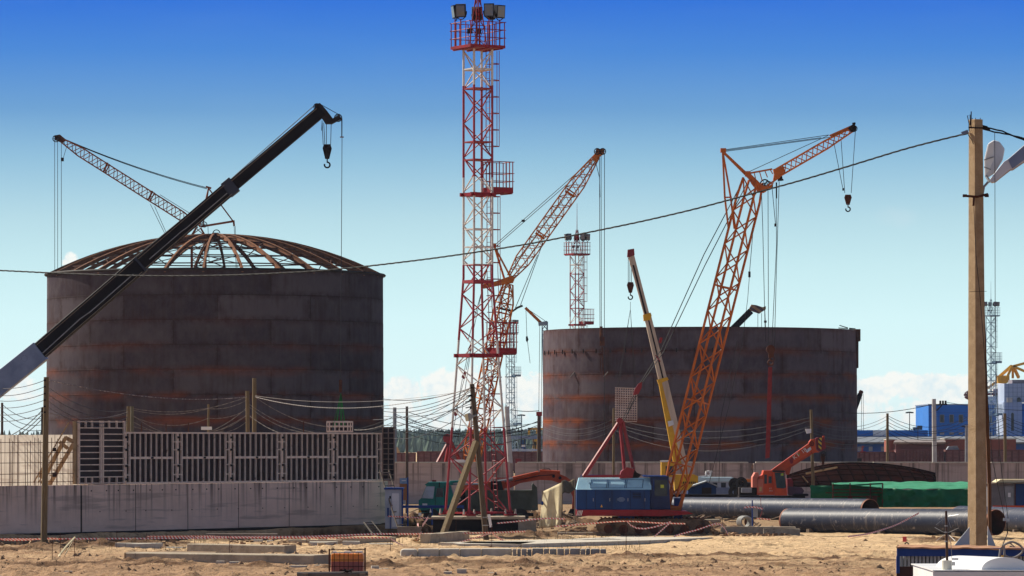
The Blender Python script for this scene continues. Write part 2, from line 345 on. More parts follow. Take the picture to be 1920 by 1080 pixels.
ptc = n.m('MULTIPLY', n.ramp(n.noise(n.mapping(pos, (1.1, 1.3, 1), (9, 2, 0)), 1.0, 6, .72), [(.50, 0.), (.60, 1.)]), n.ramp(n.noise(n.mapping(pos, (.09, .16, 1), (3, 7, 0)), 1.0, 3, .5), [(.42, 0.), (.56, 1.)]))
col = n.mix(n.m('MULTIPLY', ptc, .75), col, (.20, .115, .065))
col = n.mix(n.ramp(fine, [(.53, 0.), (.64, .7)]), col, (.24, .13, .065))
col = n.mix(n.ramp(n.noise(n.mapping(pos, (7, 5, 5)), 1.0, 5, .7), [(.60, 0.), (.70, .5)]), col, (.58, .45, .30))
n.inp(b, 'Base Color', col); b.inputs['Roughness'].default_value = .95; b.inputs['Specular IOR Level'].default_value = .1
bp = n.node('ShaderNodeBump'); bp.inputs['Strength'].default_value = 1.0; bp.inputs['Distance'].default_value = .13
n.inp(bp, 'Height', n.m('ADD', fine, n.noise(n.mapping(pos, (1.5, 1.5, 1)), 1, 6, .7))); n.inp(b, 'Normal', bp.outputs[0]); me.materials.append(mg)
ground = bpy.data.objects.new('ground', me); C.objects.link(ground); ground['kind'] = 'structure'
def gz(x, y): return float(terrain(np.array([x]), np.array([y]))[0])
# loose clods and stones over the churned soil: too many to count
cl = MB()
for i in range(13000):
    row = random.uniform(1004, 1084) if i % 3 else random.uniform(1044, 1082); D = 40000/(row-830); px = random.uniform(-60, 1800); x = (px-960)*D/8000
    if vnoise(np.array([x/3.5]), np.array([D/3]), 44)[0]+random.uniform(-.12, .12) < (.66 if row < 1040 else .56): continue
    r = .019*random.random()**-.55; r = min(r, .13); z = gz(x, D)
    q = len(cl.v); k = 5; a0 = random.random()*6
    for j in range(k): t = a0+j*2*math.pi/k; rr = r*random.uniform(.7, 1.3); cl.v.append((x+rr*1.3*math.cos(t), D+rr*math.sin(t), z-.01))
    cl.v.append((x+random.uniform(-.4, .4)*r, D, z+r*random.uniform(.6, 1.1)))
    for j in range(k): cl.f.append((q+j, q+(j+1) % k, q+k))
m_clod = M('soil_clods', (.17, .095, .05), (.40, .26, .15), .95, ns=.7, bump=.6)
tag(cl.build('soil_clods', m_clod), 'loose brown clods and stones scattered over the churned soil', 'soil clods', kind='stuff')
# ------------------------------------------------------------------ tank plates
def plate_mat(name, pw, ph, seed, rusty=1.0, gain=1.0):
    m = bpy.data.materials.new(name); m.use_nodes = True; n = NT(m.node_tree); b = n.n['Principled BSDF']
    uv = n.node('ShaderNodeUVMap').outputs[0]; u, v = n.sep(uv)[:2]
    br = n.node('ShaderNodeTexBrick'); br.offset = .45; n.inp(br, 'Vector', n.mapping(uv, (1, 1, 1), (seed*3.1, 0, 0)))
    br.inputs['Scale'].default_value = 1; br.inputs['Mortar Size'].default_value = .08; br.inputs['Mortar Smooth'].default_value = .6
    br.inputs['Brick Width'].default_value = pw; br.inputs['Row Height'].default_value = ph; br.inputs['Bias'].default_value = 0
    br.inputs['Color1'].default_value = (.022, .011, .020, 1); br.inputs['Color2'].default_value = (.068, .054, .066, 1); br.inputs['Mortar'].default_value = (.022, .009, .008, 1)
    dv = n.mapping(uv, (1, 1, 1), (seed, seed, 0))
    b2 = n.node('ShaderNodeTexBrick'); b2.offset = .45; n.inp(b2, 'Vector', n.mapping(uv, (1, 1, 1), (seed*3.1, 0, 0))); b2.inputs['Scale'].default_value = 1
    b2.inputs['Mortar Size'].default_value = .62; b2.inputs['Mortar Smooth'].default_value = 1.0; b2.inputs['Brick Width'].default_value = pw; b2.inputs['Row Height'].default_value = ph
    smu = n.m('MULTIPLY', b2.outputs[1], n.ramp(n.noise(n.mapping(dv, (1.1, .9, 1)), 1.3, 5, .7), [(.40, .1), (.60, 1.)]))
    cold = n.noise(n.mapping(dv, (.9, .55, 1)), 1, 6, .68); strk = n.noise(n.mapping(dv, (2.2, .14, 1)), 1, 5, .6); hor = n.noise(n.mapping(dv, (.06, 2.6, 1)), 1, 4, .6)
    col = n.mix(n.ramp(cold, [(.36, .0), (.68, .45)]), br.outputs[0], (.098, .084, .088))
    col = n.mix(n.ramp(n.m('MULTIPLY', strk, n.noise(dv, .35, 3)), [(.24, 0.), (.38, .5)]), col, (.030, .011, .009))
    col = n.mix(n.m('MULTIPLY', smu, .8), col, (.024, .009, .009))
    if gain != 1.0: col = n.mix(1.0, col, (gain, gain*.98, gain*.96), 'MULTIPLY')
    fr = n.m('FRACT', n.m('DIVIDE', v, ph)); near = n.m('MAXIMUM', n.m('SUBTRACT', 1.0, n.m('MULTIPLY', fr, 5.0)), n.m('MULTIPLY', n.m('SUBTRACT', fr, .62), 2.6))
    near = n.m('MAXIMUM', near, 0.0); low = n.m('SUBTRACT', 1.25, n.m('DIVIDE', v, 15.0), clamp=True)
    patch = n.ramp(n.noise(n.mapping(dv, (.16, .42, 1)), 1, 5, .65), [(.42, 0.), (.62, 1.)])
    rf = n.m('MULTIPLY', n.m('MULTIPLY', near, low), n.m('MULTIPLY', n.m('ADD', n.m('MULTIPLY', hor, .8), .25), n.m('MULTIPLY', n.m('ADD', patch, .03), 1.3*rusty)), clamp=True)
    col = n.mix(rf, col, (.21, .050, .012))
    fl = n.ramp(n.noise(n.mapping(dv, (1.4, 2.2, 1)), 1.4, 7, .75), [(.58, 0.), (.70, .7)])
    col = n.mix(n.m('MULTIPLY', fl, n.m('MULTIPLY', low, patch)), col, (.20, .055, .018))
    n.inp(b, 'Base Color', col); b.inputs['Roughness'].default_value = .8; b.inputs['Specular IOR Level'].default_value = .06
    bp = n.node('ShaderNodeBump'); bp.inputs['Strength'].default_value = .35; bp.inputs['Distance'].default_value = .05
    n.inp(bp, 'Height', n.m('ADD', n.m('MULTIPLY', cold, .5), br.outputs[1])); n.inp(b, 'Normal', bp.outputs[0]); return m
def shell(cx, cy, R, H, rows, mat, parent, nseg=200):
    mb = MB(); mb.uv = []; zs = [H*i/rows for i in range(rows+1)]
    def ringv(r, z, uu=1):
        i = len(mb.v)
        for q in range(nseg+1):
            t = 2*math.pi*q/nseg+math.pi/2; mb.v.append((cx+r*math.cos(t), cy+r*math.sin(t), z)); mb.uv.append((q/nseg*2*math.pi*R, z*uu))
        return i
    def join(a, b):
        for q in range(nseg): mb.f.append((a+q, a+q+1, b+q+1, b+q))
    for k in range(rows):                       # each course steps in 8 mm over the one below
        r = R-.012*k; a = ringv(r, zs[k]); b_ = ringv(r, zs[k+1]); join(a, b_)
        if k < rows-1: c_ = ringv(R-.012*(k+1), zs[k+1]); join(b_, c_)
    t_ = ringv(R-.012*(rows-1), H); t2 = ringv(R-.25, H); join(t_, t2); t3 = ringv(R-.25, 0); join(t2, t3)
    return mb.build('shell', mat, parent, smooth=True)
# left tank
RT = 17.1; DL = 433.0; TLX = (404-CX)*DL/F; HL = 21.9
T1 = thing('storage_tank', 'dark round steel tank with an open dome of ribs, left of the lattice tower', 'storage tank', (TLX, DL, 0))
m_pl1 = plate_mat('rusty_tank_plates', 9.7, 2.43, 1.0, 1.0)
shell(TLX, DL, RT, HL, 9, m_pl1, T1)
mb = MB(); mb.ring((TLX, DL, HL+.06), RT+.08, .12, 'Z', 120, 5); mb.build('top_rim', m_dark, T1, smooth=True)
rise = 4.15; RS = (RT**2+rise**2)/(2*rise); zc = HL+rise-RS
def dome(r, ang, dz=0.0): return Vector((TLX+r*math.cos(ang), DL+r*math.sin(ang), zc+math.sqrt(RS*RS-r*r)+dz))
NR = 28
def arc_beam(mb, pts, w, h):
    for a, b_ in zip(pts[:-1], pts[1:]):
        d = (b_-a).normalized(); mb.beam(a-d*.04, b_+d*.04, w, .05); mb.beam(a-Vector((0, 0, h))-d*.04, b_-Vector((0, 0, h))+d*.04, w, .05); mb.beam((a)-Vector((0, 0, h/2)), b_-Vector((0, 0, h/2)), .05, h)
for k in range(NR):
    a = -math.pi/2+2*math.pi*k/NR; mb = MB(); arc_beam(mb, [dome(r, a, .1) for r in np.linspace(1.2, RT-.1, 12)], .20, .36); mb.build('roof_rib', m_ribs, T1)
for j, r in enumerate([3.2, 5.6, 8.2, 10.8, 13.3, 15.4]):
    mb = MB()
    for k in range(NR):
        a = -math.pi/2+2*math.pi*k/NR; b_ = a+2*math.pi/NR; mb.beam(dome(r, a, -.12), dome(r, b_, -.12), .10, .12)
    mb.build('roof_purlin_ring', m_rust, T1)
rr = [3.2, 5.6, 8.2, 10.8, 13.3, 15.4]
for k in range(0, NR, 2):
    for j in range(len(rr)-1):
        mb = MB()
        if (k*7+j*3) % 5 < 3:
            a = -math.pi/2+2*math.pi*k/NR; b_ = a+2*math.pi/NR; mb.beam(dome(rr[j], a, -.2), dome(rr[j+1], b_, -.2), .08); mb.beam(dome(rr[j], b_, -.2), dome(rr[j+1], a, -.2), .08); mb.build('roof_bracing', m_rust, T1)
mb = MB(); mb.ring((TLX, DL, HL+rise-.05), 1.2, .18, 'Z', 24, 6); mb.tube([(TLX, DL, HL+rise-.7), (TLX, DL, HL+rise+.25)], .35, 12); mb.build('crown_hub', m_rust, T1)
mb = MB(); mb.ring((TLX+.1, DL, HL+rise+.2), .35, .05, 'Y', 12, 5, 0, math.pi); mb.build('lifting_eye', m_dark, T1)
# right tank
DR = 464.0; TRX = (1312-CX)*DR/F; HR = 17.15
T2 = thing('storage_tank', 'dark round steel tank without a roof, behind the tall orange lattice crane', 'storage tank', (TRX, DR, 0))
m_pl2 = plate_mat('rusty_tank_plates_unroofed', 9.7, 2.45, 5.0, 1.7, 1.6)
shell(TRX, DR, RT, HR, 7, m_pl2, T2)
mb = MB(); a0 = P(1604, 617, DR-3); mb.zbox(a0.x, a0.x+.55, DR-3, DR-1, a0.z-1.3, a0.z); mb.zbox(a0.x, a0.x+.35, DR-2.8, DR-1.2, a0.z-4.2, a0.z-1.3); mb.build('hanging_plate', m_rust, T2)
mb = MB()
for k in range(14):
    a = math.radians(-170+k*6.3); z = HR-2.45; p = Vector((TRX+(RT+.06)*math.cos(a), DR+(RT+.06)*math.sin(a), z)); mb.box(p, (.12, .12, .45))
mb.build('seam_clamp', m_dark, T2)
mb = MB(); a0 = P(1572, 615, DR); mb.tube([a0, P(1590, 616, DR)], .05, 5); mb.tube([P(1574, 610, DR), P(1590, 615, DR)], .05, 5); mb.tube([P(1592, 616, DR), P(1604, 617, DR)], .09, 5); mb.build('rim_bracket', m_dark, T2)
mb = MB()
for x0, y0, x1, y1 in [(1070, 706, 1084, 690), (1132, 706, 1140, 697)]:
    a = math.asin((x0-1312)/295.0); dd = DR-RT*math.cos(a)-.25; mb.tube([P(x0, y0, dd), P(x1, y1, dd)], .06, 5)
mb.build('davit_arm', m_ropel, T2)
# ------------------------------------------------------------------ concrete walls
def wall_mat(name, c1, c2, seed=0.0):
    m = bpy.data.materials.new(name); m.use_nodes = True; n = NT(m.node_tree); b = n.n['Principled BSDF']
    pos = n.node('ShaderNodeNewGeometry').outputs['Position']; v = n.mapping(pos, (1, 1, 1), (seed, 0, 0))
    col = n.mix(n.ramp(n.noise(n.mapping(v, (.5, .5, .8)), 1, 6, .65), [(.3, 0.), (.7, 1.)]), c1, c2)
    z = n.sep(pos)[2]; st = n.noise(n.mapping(v, (3.2, 3.2, .10)), 1, 5, .6)
    top = n.m('MULTIPLY', n.m('SUBTRACT', z, .4), .45, clamp=True)
    col = n.mix(n.m('MULTIPLY', n.ramp(st, [(.50, 0.), (.64, .9)]), top), col, (.13, .095, .08))
    band = n.ramp(n.noise(n.mapping(v, (.15, .15, 2.2)), 1, 4, .6), [(.54, 0.), (.62, .45)]); col = n.mix(band, col, (.26, .20, .17))
    col = n.mix(n.ramp(n.noise(n.mapping(v, (1.5, 1.5, 1.5)), 1, 6, .75), [(.68, 0.), (.74, .7)]), col, (.10, .06, .04))
    n.inp(b, 'Base Color', col); b.inputs['Roughness'].default_value = .92; b.inputs['Specular IOR Level'].default_value = .15
    bp = n.node('ShaderNodeBump'); bp.inputs['Strength'].default_value = .4; bp.inputs['Distance'].default_value = .03; n.inp(bp, 'Height', st); n.inp(b, 'Normal', bp.outputs[0]); return m
m_wall = wall_mat('cast_concrete', (.82, .61, .49), (.65, .475, .375)); m_wall2 = wall_mat('cast_concrete_far', (.56, .42, .355), (.45, .335, .285), 40)
m_walll = wall_mat('pale_cast_concrete', (.60, .55, .48), (.48, .43, .37), 80)
WA = G(-60, 226.2); WB = G(727, 258.0)
def wp(px, z=0.0, back=0.0):           # the point of the front wall's face seen at column px
    k = (px-CX)/F; dx, dy = (WB-WA).x, (WB-WA).y; t = (k*WA.y-WA.x)/(dx-k*dy); p = WA+(WB-WA)*t; nrm = Vector((-dy, dx, 0)).normalized()
    return Vector((p.x, p.y, z))+nrm*back
WN = Vector((-(WB-WA).y, (WB-WA).x, 0)).normalized(); WD = (WB-WA).normalized()
for i, (x0, x1, lb) in enumerate([(-60, 151, 'grey cast concrete wall at the far left, behind the nearest wooden pole'), (154.5, 727, 'long grey concrete wall with drip stains, under the row of formwork')]):
    mb = MB(); mb.prism([wp(x0, -.4), wp(x1, -.4), wp(x1, 2.68), wp(x0, 2.68)], WN*.55)
    t_ = thing('concrete_wall', lb, 'wall', wp((x0+x1)/2)); mb.build('wall_body', m_wall, t_)
    mb = MB(); mb.prism([wp(x0, -.4, -.35), wp(x1+(2 if i else 0), -.4, -.35), wp(x1+(2 if i else 0), .10+.0*i, -.35), wp(x0, .10, -.35)], WN*.345); mb.build('footing', m_dark, t_)
    if i:
        mb = MB()
        for x in range(170, 725, 27): mb.box(wp(x+3*math.sin(x), 2.35, -.015), (.07, .03, .07), math.atan2(WD.y, WD.x))
        for x in range(190, 725, 43): mb.box(wp(x+3*math.sin(x*3), 1.2, -.015), (.05, .03, .05), math.atan2(WD.y, WD.x))
        mb.build('tie_hole', m_dark, t_)
        mb = MB()
        for x in (254, 352, 447, 542, 639): mb.box(wp(x, 1.34, -.012), (.035, .02, 2.64), math.atan2(WD.y, WD.x))
        mb.build('board_joint', m_woodd, t_)
MB().prism([wp(150.5, -.4, .04), wp(155, -.4, .04), wp(155, 2.64, .04), wp(150.5, 2.64, .04)], WN*.4).build('joint_light_stop', m_dark, t_)  # dark strip added behind the gap so no sun shows through
BT = 3.33
for x0, x1, lb in [(560, 962.5, 'grey concrete wall behind the green truck and the red tower legs'), (965.5, 1409, 'grey concrete wall behind the blue crane house'), (1412.5, 2300, 'grey concrete wall behind the green tarpaulin and the red wagons')]:
    a, b_ = G(x0, 348), G(x1, 348); mb = MB(); mb.zbox(a.x, b_.x, 348, 348.5, -.2, BT); t_ = thing('concrete_wall', lb, 'wall', ((a.x+b_.x)/2, 348, 0)); mb.build('wall_body', m_wall2, t_)
    mb = MB(); x = a.x+.2
    while x < b_.x-.5:
        L = min(4.8, b_.x-.2-x); mb.zbox(x, x+L-.06, 347.9, 348.6, BT+.004, BT+.09+random.uniform(0, .03)); x += L
    mb.build('coping', m_concl, t_)
    mb = MB(); x = a.x+2.4
    while x < b_.x: mb.zbox(x, x+.03, 347.97, 348, 0, BT); x += 4.2
    mb.build('wall_joint', m_woodd, t_)
# sunlit wall at the left turned away from the others
p0, p1 = G(-60, 254, 0), G(150, 241.0, 0); dd = (p1-p0).normalized(); nn_ = Vector((-dd.y, dd.x, 0))
mb = MB(); mb.prism([p0, p1, p1+Vector((0, 0, 5.45)), p0+Vector((0, 0, 5.45))], nn_*.5)
t_ = thing('concrete_wall', 'sunlit pale concrete wall behind the rebar grid and wooden stair', 'wall', (p0+p1)/2); mb.build('wall_body', m_walll, t_)
# rebar grid standing on the wall
rb = MB(); x = -55.0
while x < 142:
    p = wp(x, 2.68, .12+random.uniform(0, .3)); rb.tube([p, p+Vector((random.uniform(-.03, .03), 0, 2.35+random.uniform(0, .25)))], .017, 4); x += random.choice([5, 9, 12, 7])
for z in (2.85, 3.3, 3.9, 4.45, 5.0): rb.tube([wp(-58, z, .2), wp(143, z+.02, .2)], .017, 4)
rb.solo('rebar_grid', m_rust, 'grid of thin rusty rebar rods on the left concrete wall', 'rebar')
# ------------------------------------------------------------------ formwork panels
m_ply = M('formwork_plywood', (.034, .015, .015), (.022, .010, .011), .6, ns=1.5, c3=(.06, .034, .03), f3=.66)
m_frame = M('formwork_steel', (.88, .71, .58), (.70, .54, .44), .6, ns=3, c3=(.35, .20, .13), f3=.6)
ZF0, ZF1 = 2.72, 5.58
def fbar(mb, xa, za, xb, zb, w=.055, dep=.12): mb.beam(wp(xa, za, .06-.0), wp(xb, zb, .06), w, dep, up=WN)
g_f = 'formwork panels on the concrete wall'
ords = ['beside the tall panel of horizontal bars', 'second to the right of the tall panel', 'below the two upright wooden posts', 'left of the panel under the green sling', 'last to the right, beside the edge-on end panel']
for i, (x0, x1) in enumerate([(236, 333), (333.6, 432), (432.6, 529), (529.6, 625), (625.6, 716)]):
    t_ = thing('wall_formwork', 'formwork of upright steel bars, '+ords[i], 'formwork', wp((x0+x1)/2, ZF0), g_f)
    MB().prism([wp(x0, ZF0, .15), wp(x1, ZF0, .15), wp(x1, ZF1, .15), wp(x0, ZF1, .15)], WN*.03).build('plywood_face', m_ply, t_)
    mb = MB(); L = x1-x0; f0, f1 = x0+8, x1-8
    for x in (x0+.8, x1-.8, f0, f1): fbar(mb, x, ZF0, x, ZF1, .08)
    for z in (ZF0+.03, ZF1-.03): fbar(mb, x0, z, x1, z, .09, .16)
    fbar(mb, f0, 4.15, f1, 4.15, .13, .14)
    nb = 8
    for k in range(1, nb): x = f0+(f1-f0)*k/nb; fbar(mb, x, ZF0, x, ZF1, .048, .10)
    for xa, xb in ((x0+1, f0), (f1, x1-1)):
        for z in (3.2, 3.75, 4.6, 5.05): fbar(mb, xa, z, xb, z, .06)
    mb.build('steel_frame', m_frame, t_)
    for z in (2.95, 3.7, 4.6, 5.3): MB().box(wp(x0+.4, z, -.05), (.16, .08, .12), math.atan2(WD.y, WD.x)).build('clamp', m_dark, t_)
    MB().box(wp((x0+x1)/2, 4.15, -.05), (.14, .08, .10)).build('clamp', m_dark, t_)
x0, x1, zt = 148, 235.4, 6.2
t_ = thing('wall_formwork', 'tall formwork panel of horizontal bars at the left end of the row', 'formwork', wp(190, ZF0))
MB().prism([wp(x0, ZF0, .15), wp(x1, ZF0, .15), wp(x1, zt, .15), wp(x0, zt, .15)], WN*.03).build('plywood_face', m_ply, t_)
mb = MB()
for x in (x0+1.2, 190, 194, x1-1.2): fbar(mb, x, ZF0, x, zt, .10)
for k in range(11): z = ZF0+.05+(zt-ZF0-.1)*k/10; fbar(mb, x0, z, x1, z, .055)
for za, zb in ((ZF0, ZF0+.36), (zt-.36, zt)):
    for x in (162, 174, 206, 220): fbar(mb, x, za, x, zb, .06)
mb.build('steel_frame', m_frame, t_)
mb = MB(); mb.prism([wp(144, ZF0, .1), wp(146.5, ZF0, .1), wp(146.5, zt, .1), wp(144, zt, .1)], WN*.2); mb.build('edge_board', m_woodl, t_)
# end panel, turned towards the right
t_ = thing('wall_formwork', 'formwork panel seen nearly edge on at the right end of the row', 'formwork', wp(727, ZF0))
q0 = wp(717.5, 0); q1 = q0+Vector((.70, -.25, 0)); e = (q1-q0)
MB().prism([q0+Vector((0, .05, 2.7)), q1+Vector((0, .05, 2.7)), q1+Vector((0, .05, 5.95)), q0+Vector((0, .05, 5.95))], (0, .03, 0)).build('plywood_face', m_ply, t_)
mb = MB()
for f_ in (0, .5, 1): mb.beam(q0+e*f_+Vector((0, 0, 2.7)), q0+e*f_+Vector((0, 0, 5.95)), .07, .1)
for k in range(11): z = 2.75+3.15*k/10; mb.beam(q0+Vector((0, 0, z)), q1+Vector((0, 0, z)), .1, .06)
mb.build('steel_frame', M('formwork_end_steel', (.30, .21, .16), (.2, .13, .10), .7), t_)
# small panel hanging in the green sling
t_ = thing('formwork_crate', 'small pale framed panel hanging in a green sling above the formwork', 'formwork', P(637, 810, 246))
mb = MB()
for y in (791, 799.5, 809): mb.beam(P(613, y, 246), P(661, y, 246), .06, .10)
for x in (613, 618, 628, 636, 644, 652, 661): mb.beam(P(x, 790, 246), P(x, 810, 246), .06, .1)
mb.build('steel_frame', m_frame, t_)
mb = MB(); mb.pbox(614, 792, 622, 808, 246.06, .04); mb.pbox(631, 800, 651, 808, 246.06, .04); mb.build('plywood_face', m_ply, t_)
mb = MB(); mb.beam(P(617, 808, 245.6), P(617, 790, 245.6), .06); mb.beam(P(657, 808, 247), P(657, 790, 247), .06); mb.build('side_bar', m_frame, t_)
mb = MB(); A_ = P(639, 738, 246)
for x, y in ((624, 801), (630, 801), (647, 800), (640, 801)): mb.beam(A_, P(x, y, 246), .07, .03)
mb.solo('lifting_sling', M('green_sling', (.03, .22, .05), None, .8), 'green lifting sling under the thin crane hook, over the formwork', 'sling')
# rusty stub posts along the formwork top
for k, (x, y) in enumerate(((268, 793), (314, 793), (356, 792), (572, 790))):
    mb = MB(); p = wp(x, ZF1+.004, .1); mb.beam(p, Vector((p.x, p.y, CH+(HY-y)*p.y/F)), .06); 
    mb.solo('stub_post', m_rust, ORD[k]+' short rusty stub post from the left on top of the formwork row', 'post', 'stub posts on the formwork')
# ------------------------------------------------------------------ lattice floodlight towers
def floodlight(parent, c, face, w=.56, h=.74, mat=None):
    """a deep box with a bevelled back, a glass front and a U-shaped yoke; face = unit vector the lamp looks along"""
    c = Vector(c); f = Vector(face).normalized(); u = Vector((0, 0, 1)).cross(f).normalized(); up = f.cross(u)
    def q(a, b_, d): return c+u*a*w/2+up*b_*h/2+f*d
    mb = MB(); i = len(mb.v)
    fr = [q(-1, -1, .12), q(1, -1, .12), q(1, 1, .12), q(-1, 1, .12)]; md = [q(-1, -1, -.15), q(1, -1, -.15), q(1, 1, -.15), q(-1, 1, -.15)]; bk = [q(-.6, -.65, -.38), q(.6, -.65, -.38), q(.6, .65, -.38), q(-.6, .65, -.38)]
    for s in (fr, md, bk): mb.v += [tuple(p) for p in s]
    for k in range(2):
        for j in range(4): mb.f.append((k*4+j, k*4+(j+1) % 4, k*4+4+(j+1) % 4, k*4+4+j))
    mb.f.append((8, 9, 10, 11)); mb.f.append((3, 2, 1, 0))
    o = mb.build('floodlight', mat or m_lamp, parent)
    mb = MB(); mb.prism([q(-.84, -.84, .124), q(.84, -.84, .124), q(.84, .84, .124), q(-.84, .84, .124)], f*.012); mb.build('lamp_glass', m_lampg, o)
    mb = MB(); pts = [c+u*(w/2+.05)*math.cos(t)+up*(-h*.05+(h*.62)*math.sin(t)) for t in np.linspace(math.pi, 2*math.pi, 9)]; mb.tube(pts, .03, 5); mb.build('lamp_yoke', m_dark, o)
m_lamp = M('lamp_housing', (.008, .009, .018), (.014, .014, .024), .55, spec=.2)
m_lampg = M('lamp_glass', (.05, .10, .22), (.12, .12, .10), .15, ns=3, spec=.9)
m_tgrey = M('grey_blue_tower_paint', (.13, .22, .30), (.22, .28, .33), .5, ns=.4)
def make_tower(cx, D, label, paint, deckm, group=None, full=True):
    a = math.radians(30.5); U = Vector((math.cos(a), math.sin(a), 0)); V = Vector((-math.sin(a), math.cos(a), 0)); c0 = Vector((cx, D, 0))
    T = thing('light_tower', label, 'light tower', c0, group)
    def side(z): return 2.68-(2.68-1.18)*min(1, max(0, (z-.95)/(14.3-.95)))
    def cor(i, z): s = side(z)/2; sx, sy = ((-1, -1), (1, -1), (1, 1), (-1, 1))[i % 4]; return c0+U*(sx*s)+V*(sy*s)+Vector((0, 0, z))
    for i in range(4): MB().tube([cor(i, .95), cor(i, 14.3), cor(i, 27.1)], .066, 6).build('leg', paint, T, smooth=True)
    zs = [.98]; 
    while zs[-1] < 26.4: zs.append(zs[-1]+max(.96, side(zs[-1])*.62))
    zs[-1] = 27.05
    for i in range(4):
        mb = MB()
        for j in range(len(zs)-1):
            if (i+j) % 2: mb.beam(cor(i, zs[j]), cor(i+1, zs[j+1]), .06, .05)
            else: mb.beam(cor(i+1, zs[j]), cor(i, zs[j+1]), .06, .05)
        for z in (15.0, 17.0, 14.05, 16.0, 20.9, 21.9, 24.9, 26.0): mb.beam(cor(i, z), cor(i+1, z), .055, .07)
        mb.beam(cor(i, 14.05), cor(i+1, 14.05), .1, .18)
        mb.build('bracing', paint, T)
    for z in (20.95, 21.95, 25.9, 24.85): pass
    mb = MB()
    for z in (20.92, 21.92, 25.95, 24.92): mb.face([cor(0, z), cor(1, z), cor(2, z), cor(3, z)])
    mb.build('rest_deck', paint, T, solid=.03)
    # top platform
    def deck(cc, su, sv, z, th, rail, name, nposts, hh=1.4):
        mb = MB(); R = Matrix.Rotation(a, 3, 'Z'); mb.box(cc+Vector((0, 0, z)), (su, sv, th), R=R)
        for s in (-.8, 0, .8): mb.box(cc+U*(s*su/2)+Vector((0, 0, z-th/2-.03)), (.10, sv+.12, .07), R=R)
        o = mb.build(name, deckm, T); mb = MB(); cs = [(-1, -1), (1, -1), (1, 1), (-1, 1)]
        for k in range(4):
            p = cc+U*(cs[k][0]*su/2*.97)+V*(cs[k][1]*sv/2*.97); q = cc+U*(cs[(k+1) % 4][0]*su/2*.97)+V*(cs[(k+1) % 4][1]*sv/2*.97)
            for t in np.linspace(0, 1, nposts, endpoint=False): r = p.lerp(q, t)+Vector((0, 0, z)); mb.tube([r, r+Vector((0, 0, hh))], .032, 5)
            e = (q-p).normalized()*.1
            for zz in (.5, .95, hh-.02): mb.tube([p-e+Vector((0, 0, z+zz)), q+e+Vector((0, 0, z+zz))], .022, 4)
        mb.build('railing', deckm, o); return o
    deck(c0, 2.26, 2.26, 27.22, .16, 1, 'platform', 4)
    for z in (18.95, 9.9):
        s = side(z); lowf = z < 12
        mb = MB(); R = Matrix.Rotation(a, 3, 'Z')
        for i in range(4): p, q = cor(i, z), cor(i+1, z); e = (q-p).normalized()*.22; mb.beam(p-e, q+e, .12, .2)
        mb.build('platform_frame', deckm, T)
        cc = c0+U*(s/2+.78)+V*(.1); deck(cc, 1.35, 1.1, z+.28, .32, 1, 'platform', 3, 1.62)
    # ladder with cage on the right side
    def ladder(z0, z1, off, cage=True):
        mb = MB(); q = MB()
        def bp(z, du, dv): return c0+U*(side(z)/2+off+du)+V*(dv)+Vector((0, 0, z))
        for dv in (-.2, .2): mb.tube([bp(z0, 0, dv), bp((z0+z1)/2, 0, dv), bp(z1, 0, dv)], .022, 4)
        z = z0+.15
        while z < z1: mb.tube([bp(z, 0, -.2), bp(z, 0, .2)], .014, 4, cap=False); z += .33
        l = mb.build('ladder', deckm, T)
        if cage:
            z = z0+.3
            while z <= z1:
                q.tube([bp(z, .72*math.sin(t)+.0, -.36*math.cos(t)) for t in np.linspace(0, math.pi, 9)], .022, 4); z += .93
            for t in (math.pi*.36, math.pi*.62): q.tube([bp(zz, .72*math.sin(t), -.36*math.cos(t)) for zz in np.linspace(z0+.3, z1, 5)], .018, 4)
            q.build('ladder_cage', deckm, l)
    ladder(21.4, 27.1, .06); ladder(10.2, 18.9, .12); ladder(1.2, 9.8, -.12, False)
    mb = MB()
    z = 3.0
    while z < 9.5: p = c0+U*(side(z)/2-.1)+Vector((0, 0, z)); mb.tube([p, p+U*.75], .03, 4); z += .95
    mb.build('step_bar', deckm, T)
    # spire and lamps
    ch, lc = MB(), MB(); lattice(ch, lc, c0+Vector((0, 0, 27.2)), c0+Vector((0, 0, 30.1)), .75, .75, 5, .035, .02, 0, 1.0, 1, .22, up=U); ch.tube([c0+Vector((0, 0, 29.9)), c0+Vector((0, 0, 33.2))], .045, 5, .02)
    o = ch.build('spire', deckm, T); lc.build('spire_lacing', deckm, o)
    for (u_, v_), fc in (((-1.08, .05), (-.15, -1, -.2)), ((-1.05, .75), (-1, -.3, -.15)), ((.10, -1.08), (-.12, -1, -.1)), ((1.08, -.6), (.75, -1, -.1)), ((1.1, .25), (1, .3, -.1)), ((.5, .95), (.3, 1, 0))):
        p = c0+U*u_+V*v_; floodlight(T, p+Vector((0, 0, 29.25)), fc); MB().tube([p+Vector((0, 0, 27.3)), p+Vector((0, 0, 28.8))], .04, 5).build('lamp_post', deckm, T)
    MB().box(c0+U*-.75+V*-.4+Vector((0, 0, 28.1)), (.3, .25, .3)).build('control_box', m_dark, T); MB().box(c0+U*-.2+V*-.5+Vector((0, 0, 28.1)), (.22, .25, .3)).build('control_box', m_dark, T)
